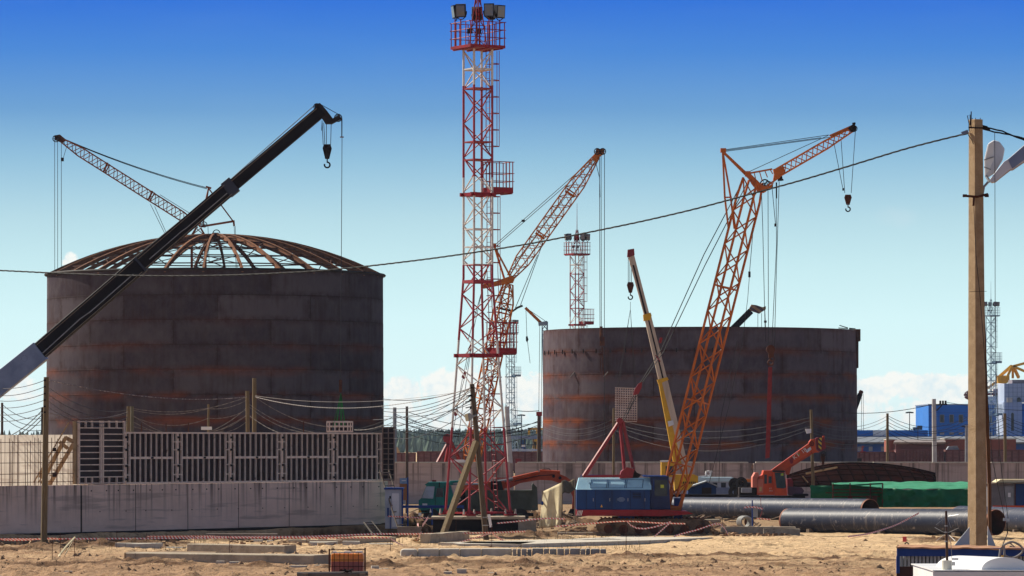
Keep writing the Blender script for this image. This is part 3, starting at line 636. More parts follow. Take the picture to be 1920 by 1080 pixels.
    if full:
        for i in range(4):
            mb = MB(); p = cor(i, 1.0); mb.box(p+Vector((0, 0, -.03)), (.55, .55, .10), a); mb.prism([p+Vector((-.2, 0, 0)), p+Vector((.2, 0, 0)), p+Vector((0, 0, .45))], (0, .03, 0)); mb.build('leg_foot', deckm, T)
            for s in (-.33, .33): MB().tube([p+U*s+Vector((0, 0, .0)), p+U*s+Vector((0, 0, .28))], .07, 7, .04).build('anchor_bolt', m_concl, T)
        mb = MB()
        for i in range(4): mb.beam(cor(i, 1.06), cor(i+1, 1.06), .07, .09)
        mb.build('base_tie', deckm, T)
    return T
g_t = 'lattice light towers'
TW = make_tower((896-CX)*240/F, 240.0, 'tall red and white lattice light tower standing on the concrete base', m_tower, m_red, g_t)
copy_tree(TW, None, Vector(((1082-CX)*500/F, 500, -.15)), 'red and white lattice light tower rising behind the right tank')
TG = make_tower((957-CX)*800/F, 800.0, 'far grey blue lattice light tower between the red tower and the right tank', m_tgrey, m_tgrey, g_t, False)
TG.location = ((957-CX)*800/F, 800, -1.6)
copy_tree(TG, None, Vector(((1858-CX)*740/F, 740, -.2)), 'far grey blue lattice light tower behind the square concrete pole')
# concrete base of the tower
t_ = thing('tower_base', 'raised concrete base slab under the red and white tower', 'concrete base', G(905, 238.5))
mb = MB(); a0, a1 = (808-CX)*238/F, (1012-CX)*238/F; mb.zbox(a0+.1, a1-1.2, 238.4, 241.6, -.3, .72); mb.build('base_block', m_dark, t_)
mb = MB(); mb.zbox(a0, a1-.8, 237.9, 242, .724, .86); mb.build('base_slab', m_conc, t_, bevel=.02)
mb = MB(); mb.zbox(a1-1.2, a1-.2, 238.3, 241.6, -.3, .70); mb.build('end_block', m_conc, t_)
mb = MB()
for x in (833, 884, 905, 955): mb.box(G(x, 239.2 if x in (884,) else 240.2, .90), (.55, .6, .09))
mb.build('bearing_pad', m_conc, t_)
# ------------------------------------------------------------------ hooks
def hook_block(parent, c, w, h, D=None, mat=None, dx=0, single=True):
    c = Vector(c); mb = MB(); t = max(.12, w*.4)
    mb.prism([c+Vector((-w*.36, -t/2, h)), c+Vector((w*.36, -t/2, h)), c+Vector((w/2, -t/2, h*.72)), c+Vector((w*.22, -t/2, 0)), c+Vector((-w*.22, -t/2, 0)), c+Vector((-w/2, -t/2, h*.72))], (0, t, 0))
    mb.tube([c+Vector((0, -t/2-.04, h*.68)), c+Vector((0, t/2+.04, h*.68))], w*.2, 10)
    o = mb.build('hook_block', mat or m_dark, parent)
    mb = MB(); r = w*.30; mb.tube([c, c+Vector((0, 0, -h*.22))], w*.07, 6); mb.ring(c+Vector((0, 0, -h*.22-r)), r, w*.10, 'Y', 14, 6, math.radians(100), math.radians(-200)); mb.build('hook', m_dark, o, smooth=True)
    return o
def sheave(parent, c, r, mat=None, name='sheave'):
    c = Vector(c); mb = MB(); mb.ring(c, r, r*.16, 'Y', 18, 5)
    for k in range(6): t = k*math.pi/3; mb.beam(c, c+Vector((r*math.cos(t), 0, r*math.sin(t))), r*.14)
    return mb.build(name, mat or m_dark, parent)
def ropes(parent, D, lines, r=.02, name='rope', mat=None, s=0.0):
    for l in lines: MB().tube([P(x, y, D) for x, y in l] if not s else sag(P(*l[0], D), P(*l[1], D), s, 10), r, 4).build(name, mat or m_rope, parent)
# ------------------------------------------------------------------ dark telescopic crane, foreground left
m_lh_ = M('dull_blue_grey', (.03, .035, .055), (.02, .02, .035), .6)
D = 233.0; TC = thing('telescopic_crane', 'dark telescopic crane boom reaching up over the domed tank from the left edge', 'mobile crane', G(-190, D))
def sect(pts, w, name, mat, parent, D, dep=None, w2=None):
    mb = MB(); px = D/F
    for (a, b_) in zip(pts[:-1], pts[1:]): mb.beam(P(*a, D), P(*b_, D), dep or w*px*.9, w*px, w2=dep or w*px*.9, h2=(w2 or w)*px, up=Vector((0, 0, 1)))
    return mb.build(name, mat, parent, bevel=.03)
sect([(-190, 872), (77, 658)], 40, 'boom_section', m_bluel, TC, D)
sect([(60, 672), (262, 497)], 31, 'boom_section', m_black, TC, D, .85)
sect([(250, 507), (434, 350)], 27, 'boom_section', m_black, TC, D, .72)
sect([(425, 358), (604, 207)], 22, 'boom_section', m_black, TC, D, .58)
for (x0, y0), (x1, y1), o_ in (((64, 668), (258, 500), 13), ((64, 668), (258, 500), -13), ((266, 494), (428, 355), 11), ((266, 494), (428, 355), -11), ((440, 346), (600, 210), -9)):
    mb = MB(); nx_, ny_ = .66*o_, .75*o_; mb.beam(P(x0+nx_, y0+ny_, D-.44 if x0 < 100 else D-.38), P(x1+nx_, y1+ny_, D-.44 if x0 < 100 else D-.38), .03, .035); mb.build('boom_flange', m_woodd, TC)
mb = MB(); mb.tube([P(x, y, D-.46) for x, y in ((80, 662), (150, 598), (170, 584), (250, 514))], .03, 5); mb.tube([P(x, y, D-.42) for x, y in ((280, 486), (340, 434), (350, 427), (426, 362))], .025, 5); mb.build('hydraulic_hose', m_grey, TC)
sect([(250, 508), (266, 494)], 33, 'section_collar', m_lh_, TC, D, .78); sect([(424, 358), (440, 345)], 31, 'section_collar', m_lh_, TC, D, .76)
mb = MB(); mb.pprism([(590, 196), (600, 193), (612, 206), (624, 222), (636, 214), (640, 222), (622, 232), (610, 232), (598, 214), (590, 206)], D-.25, .5); mb.build('boom_head', m_dark, TC)
sheave(TC, P(634, 221, D), .20); sheave(TC, P(430, 343, D-.3), .18); sheave(TC, P(594, 200, D), .17); sheave(TC, P(257, 491, D-.3), .15); sheave(TC, P(46, 672, D-.5), .17)
mb = MB()
for x, y in ((38, 678), (58, 664), (70, 650)): mb.box(P(x, y, D-.2), (.35, .3, .28))
mb.build('boom_bracket', m_black, TC)
ropes(TC, D, [[(588, 199), (427, 341), (248, 487), (40, 666)], [(592, 205), (430, 352), (250, 497)]], .022)
ropes(TC, D, [[(604, 230), (606, 271)], [(607, 230), (609, 270)], [(612, 232), (612, 270)], [(621, 230), (620, 271)], [(598, 194), (634, 214)], [(604, 226), (603, 245)]], .018)
hook_block(TC, P(613.5, 298, D), .50, .80)
ropes(TC, D, [[(640.5, 222), (640.5, 256)], [(641.5, 222), (640, 500), (638.5, 716)]], .017)
mb = MB(); mb.box(P(641, 257, D), (.2, .2, .05)); mb.tube([P(638.5, 712, D), P(638.5, 735, D)], .09, 7); mb.build('hook_ball', m_rust, TC)
# slewing superstructure and carrier outside the picture
mb = MB(); b0 = G(-190, D); mb.box(b0+Vector((-1.2, 0, 2.6)), (4.2, 2.4, 1.5)); mb.box(b0+Vector((.9, 1.0, 2.7)), (1.5, .9, 1.7)); mb.build('superstructure', m_bluel, TC, bevel=.05)
mb = MB(); mb.box(b0+Vector((-.5, 0, 1.3)), (11, 2.5, .7)); mb.box(b0+Vector((-5.5, 0, 2.2)), (1.8, 2.5, 1.4)); mb.build('carrier', m_dark, TC, bevel=.05)
for x in (-5, -3.6, 1.5, 3.0):
    for y in (-1.15, 1.15): MB().tube([b0+Vector((x, y-.2, .55)), b0+Vector((x, y+.2, .55))], .55, 16).build('wheel', m_rubber, TC)
# ------------------------------------------------------------------ lattice crane behind the left tank
D = 470.0; k = D/F; LC = thing('lattice_crane', 'rusty lattice crane behind the domed tank, its jib reaching to the far left', 'lattice crane', G(372, D))
ch, lc = MB(), MB(); lattice(ch, lc, P(372, 428, D), P(374, 925, D), 1.5, 1.5, 34, .09, .05, .03, 0, .35)
o = ch.build('mast', m_brownd, LC); lc.build('mast_lacing', m_brownd, o)
ch, lc = MB(), MB(); lattice(ch, lc, P(372, 425, D), P(108, 258, D), 1.0, 1.0, 34, .075, .042, .12, .16, .3, .3)
for x, y in ((198, 314), (282, 367)): ch.beam(P(x+4, y-9, D), P(x-4, y+8, D), .14, .2); ch.beam(P(x+8, y-6, D), P(x-1, y+11, D), .14, .12)
o = ch.build('jib', m_brownd, LC); lc.build('jib_lacing', m_brownd, o)
mb = MB(); mb.pprism([(102, 254), (112, 252), (124, 262), (116, 268), (102, 262)], D-.3, .6); mb.build('jib_head', m_rust, LC); sheave(LC, P(105, 260, D-.4), .35)
mb = MB(); mb.beam(P(374, 426, D-.4), P(391, 353, D), .14); mb.beam(P(380, 426, D+.5), P(391, 353, D), .14); mb.beam(P(384, 378, D), P(384, 400, D), .3, .1); mb.beam(P(386, 350, D), P(396, 353, D), .2)
mb.beam(P(376, 425, D), P(437, 415, D), .22); mb.beam(P(391, 353, D), P(438, 416, D), .14); mb.beam(P(438, 413, D), P(439, 424, D), .2); mb.build('strut', m_brownd, LC); sheave(LC, P(383, 421, D-.4), .3)
ropes(LC, D, [[(124, 262), (388, 352)], [(126, 264), (388, 354)]], .04, 'pendant', None, .35)
ropes(LC, D, [[(102.5, 262), (103, 920)], [(108, 262), (108.5, 920)], [(115, 264), (115, 920)], [(125, 275), (119, 295)], [(282, 383), (310, 440)], [(290, 387), (320, 455)], [(390, 425), (392, 490)], [(439, 424), (443, 510)], [(441, 424), (445, 510)], [(300, 365), (372, 410)]], .028)
mb = MB(); mb.box(P(117, 299, D), (.3, .3, .4)); mb.build('hook_ball', m_dark, LC)
mb = MB(); mb.box(G(374, D, 1.6), (7, 3.5, 2)); mb.build('crane_house', m_brownd, LC, bevel=.1); mb = MB(); mb.box(G(374, D+2.2, .5), (6.5, .9, 1)); mb.box(G(374, D-2.2, .5), (6.5, .9, 1)); mb.build('crawler_track', m_dark, LC)
# ------------------------------------------------------------------ lattice crane in front of the right tank's left edge
D = 385.0; LC2 = thing('lattice_crane', 'orange brown lattice crane behind the red tower, its boom rising to the right', 'lattice crane', G(880, D))
ch, lc = MB(), MB(); lattice(ch, lc, P(953, 533, D), P(877, 892, D), 1.25, 1.25, 20, .085, .05, .10, .12, .5, .35, roll=.4, cross=True)
o = ch.build('tower_boom', m_brown, LC2); lc.build('boom_lacing', m_brown, o)
ch, lc = MB(), MB(); lattice(ch, lc, P(957, 520, D), P(1120, 292, D), 1.05, 1.05, 24, .065, .034, .14, .22, .45, .35, roll=.35)
for x, y in ((1068, 364), (1012, 443)): ch.beam(P(x-8, y-6, D), P(x+9, y+5, D), .14, .2); ch.beam(P(x-5, y-11, D), P(x+12, y+1, D), .14, .12)
o = ch.build('luffing_jib', m_brown, LC2); lc.build('jib_lacing', m_brown, o)
mb = MB(); mb.pprism([(1112, 300), (1118, 279), (1134, 279), (1133, 288), (1124, 294), (1118, 304)], D-.3, .6); mb.build('jib_head', m_brown, LC2); sheave(LC2, P(1120, 284, D-.4), .28); sheave(LC2, P(1130, 284, D-.4), .28)
mb = MB(); mb.pprism([(905, 533), (930, 527), (958, 517), (966, 520), (962, 530), (935, 535), (906, 541)], D-.5, 1.0); mb.build('boom_knee', m_brown, LC2)
ch, lc = MB(), MB(); ch.beam(P(957, 519, D-.4), P(927, 462, D), .14); ch.beam(P(946, 524, D+.5), P(927, 462, D), .14); ch.beam(P(903, 538, D), P(925, 462, D), .10); ch.box(P(927, 460, D), (.35, .3, .35)); ch.build('strut', m_brown, LC2)
mb = MB(); mb.tube([P(930, 576, D), P(945, 580, D), P(962, 583, D), P(970, 577, D), P(980, 573, D)], .10, 5); mb.build('boom_stop', m_dark, LC2)
ropes(LC2, D, [[(927, 460), (1112, 297)], [(930, 462), (1114, 301)], [(966, 578), (1008, 478)], [(975, 575), (1018, 455)], [(905, 540), (877, 640)], [(960, 500), (1060, 370)]], .03)
mb = MB(); mb.box(P(981, 414, D), (.3, .2, .2)); mb.build('rope_socket', m_dark, LC2)
ropes(LC2, D, [[(1124, 290), (1125, 612)], [(1127, 290), (1127.5, 612)], [(1133.5, 288), (1133, 860)], [(1116, 300), (1124, 333), (1125, 370)]], .028)
mb = MB(); mb.tube([P(1127, 612, D), P(1127, 632, D)], .14, 6); mb.box(P(1129, 640, D), (.45, .3, .8)); mb.tube([P(1129, 650, D), P(1131, 702, D)], .06, 5); mb.tube([P(1125, 655, D), P(1126, 698, D)], .05, 5); mb.box(P(1126, 664, D), (.4, .25, .2)); mb.build('hook_block', m_rust, LC2)
mb = MB(); top = P(843, 824, D)
for x, dy in ((818, -.8), (843, -.9), (866, 1), (834, 1)): mb.beam(top, P(x, 872, D)+Vector((0, dy, 0)), .22)
mb.tube([top+Vector((-.2, -.6, .1)), top+Vector((-.2, .6, .1))], .42, 8); mb.build('gantry', m_dkred, LC2)
for (x, y) in ((881, 649), (869, 701), (854, 771)): MB().pprism([(x-4, y+6), (x+2, y-6), (x+5, y-2), (x+4, y+7), (x, y+10)], D-.2, .4).build('rope_block', m_dkred, LC2)
ropes(LC2, D, [[(905, 540), (882, 645)], [(879, 655), (871, 694)], [(882, 655), (874, 694)], [(867, 710), (848, 818)], [(871, 709), (856, 765)], [(851, 780), (846, 818)], [(885, 640), (858, 830)]], .026)
mb = MB(); mb.box(G(872, D+.5, 2.1), (5.5, 3, 1.9)); mb.build('crane_house', m_brown, LC2, bevel=.1); mb = MB(); mb.box(G(872, D+2, .5), (5.5, .9, 1)); mb.box(G(872, D-1.5, .5), (5.5, .9, 1)); mb.build('crawler_track', m_dark, LC2)
# ------------------------------------------------------------------ main orange crane with the blue house
D = 231.0; k = D/F; OC = thing('crawler_crane', 'crawler crane with blue house and tall orange lattice boom, in front of the right tank', 'crawler crane', G(1180, D))
base = P(1262, 930, D); head = P(1412, 338, D)
ch, lc = MB(), MB(); pt = lattice(ch, lc, base, head, .98, .98, 19, .072, .040, .10, .06, .80, .85, roll=math.radians(26), cross=False)
o = ch.build('main_boom', m_orange, OC); lc.build('boom_lacing', m_orange, o)
mb = MB()
for kf in (.30, .66, .10): 
    for i in range(4): mb.beam(pt(kf, i), pt(kf, i+1), .07, .07)
mb.build('boom_joint_frame', m_orange, OC)
MB().pprism([(1243, 956), (1254, 918), (1262, 921), (1256, 948), (1272, 949), (1281, 925), (1285, 927), (1277, 958)], D-.55, .12).build('boom_foot', m_orange, OC); mb = MB(); mb.pprism([(1246, 954), (1256, 918), (1264, 921), (1259, 946), (1270, 949), (1278, 925), (1282, 927), (1274, 956)], D+.4, .12); mb.build('boom_foot', m_orange, OC)
# head, back mast and jib
mb = MB()
for dy in (-.42, .36): mb.pprism([(1399, 327), (1404, 322), (1428, 346), (1440, 350), (1452, 341), (1446, 352), (1432, 362), (1421, 360), (1409, 345)], D+dy, .08)
mb.beam(P(1402, 326, D-.45), P(1402, 326, D+.45), .3, .3); mb.beam(P(1430, 355, D-.45), P(1430, 355, D+.45), .35, .3); mb.build('boom_head', m_orange, OC)
sheave(OC, P(1434, 345, D-.1), .24); sheave(OC, P(1441, 348, D+.15), .22)
mb = MB()
for dy in (-.3, .3): mb.beam(P(1416, 343, D+dy), P(1355, 284, D+dy*.5), .12, .20, w2=.1, h2=.13)
for t in (.25, .5, .75): mb.beam(P(1416, 343, D-.3).lerp(P(1355, 284, D-.15), t), P(1416, 343, D+.3).lerp(P(1355, 284, D+.15), t), .08)
mb.box(P(1356, 282, D), (.3, .4, .22)); mb.build('back_mast', m_orange, OC)
mb = MB()
for dy, x1, y1, xm in ((-.35, 1366, 429, 1359), (.35, 1377, 429, 1370)): mb.beam(P(1355, 284, D+dy*.4), P(xm, 370, D+dy), .10); mb.beam(P(xm, 370, D+dy), P(x1, y1, D+dy), .10)
mb.beam(P(1359, 370, D-.35), P(1371, 370, D+.35), .08); mb.build('mast_stay', m_orange, OC)
ch, lc = MB(), MB(); lattice(ch, lc, P(1458, 324, D), P(1598, 243, D), .50, .44, 14, .045, .026, .0, .35, 1, .45)
ch.beam(P(1404, 325, D-.3), P(1448, 317, D-.25), .09); ch.beam(P(1404, 325, D+.3), P(1448, 317, D+.25), .09); ch.beam(P(1428, 355, D-.3), P(1462, 332, D-.22), .09); ch.beam(P(1428, 355, D+.3), P(1462, 332, D+.22), .09)
for x in (1414, 1424, 1434, 1444): y0 = 325-(x-1404)*.18; ch.beam(P(x, y0, D-.28), P(x+5, y0+22-(x-1414)*.45, D-.28), .05); ch.beam(P(x, y0, D-.28), P(x, y0, D+.28), .04)
ch.pprism([(1450, 317), (1470, 312), (1472, 322), (1464, 330), (1450, 338), (1452, 326)], D-.28, .56); ch.pprism([(1555, 253), (1598, 234), (1600, 241), (1560, 257)], D-.15, .3)
o = ch.build('jib', m_orange, OC); lc.build('jib_lacing', m_orange, o)
mb = MB(); mb.pprism([(1590, 241), (1600, 232), (1606, 238), (1605, 246), (1597, 248)], D-.2, .4); mb.beam(P(1601, 238, D), P(1602, 230, D), .12); mb.beam(P(1598, 232, D), P(1604, 231, D), .1); mb.build('jib_head', m_dark, OC); sheave(OC, P(1602, 241, D-.25), .15)
mb = MB()
for dy in (-.15, .15): mb.pprism([(1460, 328), (1466, 327), (1468, 338), (1458, 340)], D+dy, .05)
mb.tube([P(1463, 338, D), P(1469, 337, D)], .05, 5); mb.build('jib_pin_plate', m_dark, OC)
ropes(OC, D, [[(1357, 281), (1554, 253)], [(1359, 284), (1560, 257)], [(1357, 282.5), (1540, 258)], [(1402, 323), (1553, 254)]], .017, 'pendant')
ropes(OC, D, [[(1577, 262), (1584, 362)], [(1604, 243), (1596, 362)], [(1564, 270), (1580, 352)]], .016)
hook_block(OC, P(1590, 384, D), .40, .55, mat=m_rust)
mb = MB(); mb.box(P(1581, 355, D), (.09, .09, .14)); mb.build('limit_weight', m_dark, OC)
ropes(OC, D, [[(1428, 365), (1430, 420), (1435, 640)], [(1440, 352), (1441, 650)], [(1455, 342), (1456, 460), (1447, 650)], [(1461, 340), (1456, 500), (1452, 650)], [(1412, 432), (1405, 515)], [(1447, 345), (1454, 420)]], .017)
mb = MB(); mb.box(P(1454, 422, D), (.12, .1, .16)); mb.tube([P(1456, 342, D), P(1456, 372, D)], .035, 5); mb.build('limit_weight', m_dark, OC)
mb = MB(); mb.tube([P(1405, 509, D), P(1405, 520, D)], .07, 5); mb.tube([P(1405, 520, D), P(1402, 560, D), P(1392, 640, D), P(1367, 760, D), P(1330, 905, D)], .014, 4); mb.build('tag_line', m_rope, OC)
ropes(OC, D, [[(1382, 640), (1352, 780), (1348, 905)]], .014, 'tag_line')
mb = MB(); c_ = P(1445, 655, D); mb.tube([c_+Vector((0, -.15, 0)), c_+Vector((0, .15, 0))], .24, 10); mb.box(c_+Vector((.03, 0, -.2)), (.28, .22, .5)); mb.ring(c_+Vector((0, 0, -.72)), .14, .05, 'Y', 12, 5); mb.ring(c_+Vector((.08, 0, -.52)), .12, .035, 'Y', 12, 5); mb.build('hook_block', m_rust, OC)
# floating pulley and luffing ropes
mb = MB(); mb.pprism([(1187, 741), (1190, 730), (1197, 719), (1204, 716), (1203, 727), (1197, 739)], D-.25, .5); mb.build('luffing_pulley', m_dkred, OC)
ropes(OC, D, [[(1199, 720), (1240, 655), (1320, 477), (1395, 335)], [(1201, 722), (1244, 660), (1322, 497), (1400, 345)]], .024)
ropes(OC, D, [[(1189, 738), (1167, 788)], [(1192, 740), (1170, 790)], [(1195, 740), (1168, 793)]], .018)
mb = MB(); mb.beam(P(1229, 666, D), P(1238, 678, D), .06); mb.tube([P(1240, 633, D), P(1237, 643, D)], .09, 6); mb.build('rope_spreader', m_dkred, OC)
mb = MB(); ap = P(1162, 789, D); mb.beam(ap, P(1094, 893, D-1.0), .15); mb.beam(ap, P(1098, 893, D+1.0), .11); mb.beam(ap, P(1171, 884, D-.6), .14); mb.beam(ap+Vector((.15, 0, 0)), P(1188, 880, D+.8), .13)
mb.beam(P(1093, 893.5, D-1), P(1172, 892, D-1), .10, .13); mb.tube([ap+Vector((0, -.3, 0)), ap+Vector((0, .3, 0))], .17, 10); mb.pprism([(1165, 884), (1175, 876), (1190, 879), (1186, 896), (1162, 897)], D-1.0, 2.0); mb.build('gantry', m_dkred, OC)
mb = MB(); mb.pprism([(1178, 884), (1188, 877), (1194, 886), (1203, 890), (1196, 897), (1178, 897)], D-.8, 1.5); mb.build('winch_bracket', m_dark, OC)
# blue house
hp = lambda x, y, dy: P(x, y, D)+Vector((0, dy, 0))
Y0 = -1.5
mb = MB(); mb.pprism([(1081, 918), (1219, 918), (1219, 955.5), (1081, 955.5)], D+Y0, 3.0); hb = mb.build('house_body', m_blue, OC)
mb = MB()
z1 = P(0, 917.5, D).z; z2 = P(0, 896, D).z; xl, xr = P(1080, 0, D).x, P(1219.5, 0, D).x; xl2 = P(1085, 0, D).x
A = [Vector((xl, D+Y0-.03, z1)), Vector((xr, D+Y0-.03, z1)), Vector((xr, D+1.53, z1)), Vector((xl, D+1.53, z1))]; B = [Vector((xl2, D+Y0+.62, z2)), Vector((xr, D+Y0+.62, z2)), Vector((xr, D+.9, z2)), Vector((xl2, D+.9, z2))]
i = len(mb.v); mb.v += [tuple(p) for p in A+B]
for q in ((0, 1, 5, 4), (1, 2, 6, 5), (2, 3, 7, 6), (3, 0, 4, 7), (4, 5, 6, 7), (3, 2, 1, 0)): mb.f.append(q)
mb.build('house_roof', m_pale, OC)
mb = MB()                                                      # roof hatch outlines on the slope
sl_ = lambda x, t: Vector((P(x, 0, D).x, D+Y0-.03+.65*t-.012, z1+(z2-z1)*t+.006))
for x in (1106, 1136, 1139, 1170, 1173, 1203): mb.beam(sl_(x, .15), sl_(x+2, .85), .025, .012)
mb.beam(sl_(1106, .15), sl_(1204, .15), .025, .012); mb.beam(sl_(1108, .85), sl_(1206, .85), .025, .012); mb.build('hatch_seam', m_blue, OC)
mb = MB()
for x in (1098, 1115, 1146, 1180, 1206): a0 = P(x, 0, D).x; mb.zbox(a0, a0+.02, D+Y0-.012, D+Y0, P(0, 954, D).z, P(0, 919, D).z)
mb.build('door_seam', m_dark, OC)
mb = MB()
for y in (924, 927, 930, 933): mb.pbox(1186, y, 1202, y+1.2, D+Y0-.03, .028)
mb.build('louvre', m_dark, OC)
mb = MB(); mb.tube([hp(1090, 891, 1.2), hp(1214, 891, 1.2)], .018, 5); [mb.tube([hp(x, 891, 1.2), hp(x, 897, 1.2)], .018, 5) for x in (1090, 1120, 1150, 1180, 1214)]; mb.build('roof_handrail', m_blue2, OC)
mb = MB(); [mb.pbox(x, 934, x+.8, 940, D+Y0-.05, .045) for x in (1112, 1143, 1177, 1209)]; mb.build('door_handle', m_steel, OC)
mb = MB()
for j, (x0, x1) in enumerate([(1161, 1169), (1158, 1171), (1157, 1172), (1158, 1171), (1161, 1169)]): a0 = P(x0, 933.5+j*1.7, D+Y0); a1 = P(x1, 932.6+j*1.7, D+Y0); mb.zbox(a0.x, a1.x, D+Y0-.016, D+Y0-.002, a0.z, a1.z)
mb.build('maker_plate', M('faded_pale_print', (.16, .22, .34), None, .6), OC)
mb = MB(); mb.pprism([(1126, 951), (1130, 951), (1128, 946)], D+Y0-.014, .012); mb.build('warning_sign', m_yellow, OC)
mb = MB(); mb.pprism([(1208, 893), (1254, 893), (1254, 899), (1257, 955), (1219.6, 955), (1219.6, 895)], D+Y0+.25, 1.35); cb = mb.build('cab', M('dark_blue_cab_paint', (.012, .022, .09), (.010, .016, .055), .5), OC)
mb = MB(); mb.pbox(1228, 900, 1251, 930, D+Y0+.236, .02); mb.build('cab_window', m_glass, cb)
mb = MB(); mb.pbox(1238.5, 909, 1245, 915, D+Y0+.215, .02); mb.build('cab_sticker', M('yellow_green_sticker', (.45, .50, .05), None), cb)
mb = MB(); mb.pbox(1207, 891.5, 1250, 894, D+Y0, 2.2); mb.pbox(1225, 898, 1226.2, 920, D+Y0+.19, .03); mb.pbox(1220, 912, 1226, 913, D+Y0+.19, .03); mb.build('cab_trim', m_blue2, cb)
mb = MB(); mb.pprism([(1081, 956), (1252, 956), (1290, 959), (1300, 963.5), (1262, 967), (1238, 968), (1081, 967)], D+Y0-.12, 3.2); mb.build('turntable_frame', m_red, OC)
mb = MB()
for j in range(4): mb.pprism([(1081+j*2.6, 966.5), (1082.3+j*2.6, 966.5), (1085+j*2.6, 957), (1083.6+j*2.6, 957)], D+Y0-.134, .012)
mb.build('hazard_mark', m_white, OC)
mb = MB(); mb.pbox(1160, 968, 1190, 977, D-1.0, 2.0); mb.pbox(1264, 934, 1279, 985, D+.3, .5); mb.build('under_frame', m_blue2, OC)
mb = MB(); mb.tube([P(1175, 976, D)+Vector((0, 0, -.05)), P(1175, 968, D)], .8, 16); mb.pbox(1200, 968, 1262, 990, D-.8, 1.6); mb.build('slew_ring', m_dark, OC)
for yy in (-1.55, 1.55):
    mb = MB(); x0, x1 = P(1118, 0, D).x, P(1330, 0, D).x; r = .44
    prof = [Vector((x0+r+r*math.cos(t), D+yy-.4, .46+r*math.sin(t))) for t in np.linspace(math.pi/2, math.pi*1.5, 9)]+[Vector((x1-r+r*math.cos(t), D+yy-.4, .46+r*math.sin(t))) for t in np.linspace(-math.pi/2, math.pi/2, 9)]
    mb.prism(prof, (0, .8, 0)); tr = mb.build('crawler_track', M('muddy_track', (.05, .035, .026), (.19, .125, .08), .95, ns=1.6, bump=.8), OC)
    mb = MB(); n_ = 26
    for q in range(n_):
        x = x0+.3+(x1-x0-.6)*q/(n_-1); mb.zbox(x-.05, x+.05, D+yy-.43, D+yy+.43, .90, .95); mb.zbox(x-.05, x+.05, D+yy-.43, D+yy+.43, -.02, .03)
    mb.build('track_shoe', m_rust, tr)
    mb = MB()
    for q in range(7): x = x0+.6+(x1-x0-1.2)*q/6; mb.tube([(x, D+yy-.47, .36), (x, D+yy+.47, .36)], .24, 12)
    mb.build('track_roller', m_rust, tr)
# the long red hanging strap
mb = MB(); mb.pprism([(1440.5, 688), (1446.5, 688), (1443, 858), (1435, 860)], D-.04, .02); mb.pprism([(1442, 688), (1448, 688), (1444, 848), (1438, 850)], D+.05, .02)
mb.solo('lifting_strap', M('red_strap', (.22, .028, .03), (.14, .018, .022), .8, ns=4), 'long red lifting strap hanging from the orange crane in front of the right tank', 'strap')
# ------------------------------------------------------------------ yellow telescopic crane
D = 300.0; YC = thing('telescopic_crane', 'yellow telescopic crane with a grey upper boom behind the blue crane house', 'mobile crane', G(1290, D))
m_bg = M('weathered_boom_steel', (.62, .50, .38), (.42, .33, .25), .6, ns=1, stretch=(3, 3, .4))
def flat(pts, D, name, mat, parent, dep, y0=0.0): return MB().pprism(pts, D+y0, dep).build(name, mat, parent)
flat([(1177, 478), (1188, 474), (1218, 590), (1208, 592)], D, 'boom_section', m_bg, YC, .45, -.22)
flat([(1207, 590), (1220, 588), (1251, 710), (1235, 712)], D, 'boom_section', m_bg, YC, .58, -.30)
flat([(1186, 497), (1189, 497), (1213, 590), (1209.5, 590)], D, 'boom_groove', m_dark, YC, .02, -.245); flat([(1213, 592), (1215.5, 592), (1245, 711), (1242, 711)], D, 'boom_groove', m_dark, YC, .02, -.325)
flat([(1234, 712), (1251, 708), (1288, 868), (1264, 874)], D, 'boom_section', m_yellow, YC, .78, -.40)
flat([(1240, 712), (1251, 709), (1289, 868), (1279, 872)], D, 'boom_side_strip', m_bg, YC, .03, -.435)  # grey beige strip laid along the right side of the yellow section
flat([(1206, 590), (1220, 586), (1222, 592), (1219, 600), (1207, 602)], D, 'boom_collar', m_yellow, YC, .68, -.36); flat([(1232, 712), (1251, 707), (1254, 712), (1235, 720)], D, 'boom_collar', m_yellow, YC, .9, -.46)
flat([(1252, 790), (1262, 788), (1264, 796), (1254, 800)], D, 'boom_lamp', m_white, YC, .1, -.6)
flat([(1177, 468), (1189, 466), (1190, 478), (1181, 482), (1176, 482)], D, 'boom_head', m_dkred, YC, .5, -.25); flat([(1280, 868), (1289, 865), (1292, 878), (1282, 879)], D, 'boom_pivot_plate', m_bg, YC, .9, -.45)
ropes(YC, D, [[(1178, 484), (1178, 532)], [(1181, 484), (1181, 530)], [(1184, 484), (1184, 530)]], .02)
hook_block(YC, P(1182, 549, D), .50, .75, mat=m_rust)
flat([(1240, 867), (1266, 865), (1266, 895), (1240, 895)], D, 'cab', m_yellow, YC, 1.4, -1.3); flat([(1248, 874), (1263, 874), (1263, 891), (1248, 891)], D, 'cab_window', m_glass, YC, .02, -1.33)
flat([(1240, 866), (1238, 864), (1258, 863), (1256, 867)], D, 'cab_visor', m_white, YC, 1.2, -1.2)
flat([(1264, 890), (1300, 889), (1309, 893), (1309, 905), (1300, 908), (1290, 919), (1266, 921)], D, 'superstructure', m_yellow, YC, 2.2, -1.1)
mb = MB()
for q in range(8): mb.pbox(1277+q*3.6, 903, 1279.2+q*3.6, 907, D-1.118, .015)
mb.build('vent', m_dark, YC)
mb = MB(); mb.box(G(1282, D, 1.05), (8.2, 2.5, .65)); mb.box(G(1400, D, 1.5), (1.6, 2.4, 1.4)); mb.build('carrier', m_dark, YC, bevel=.04)
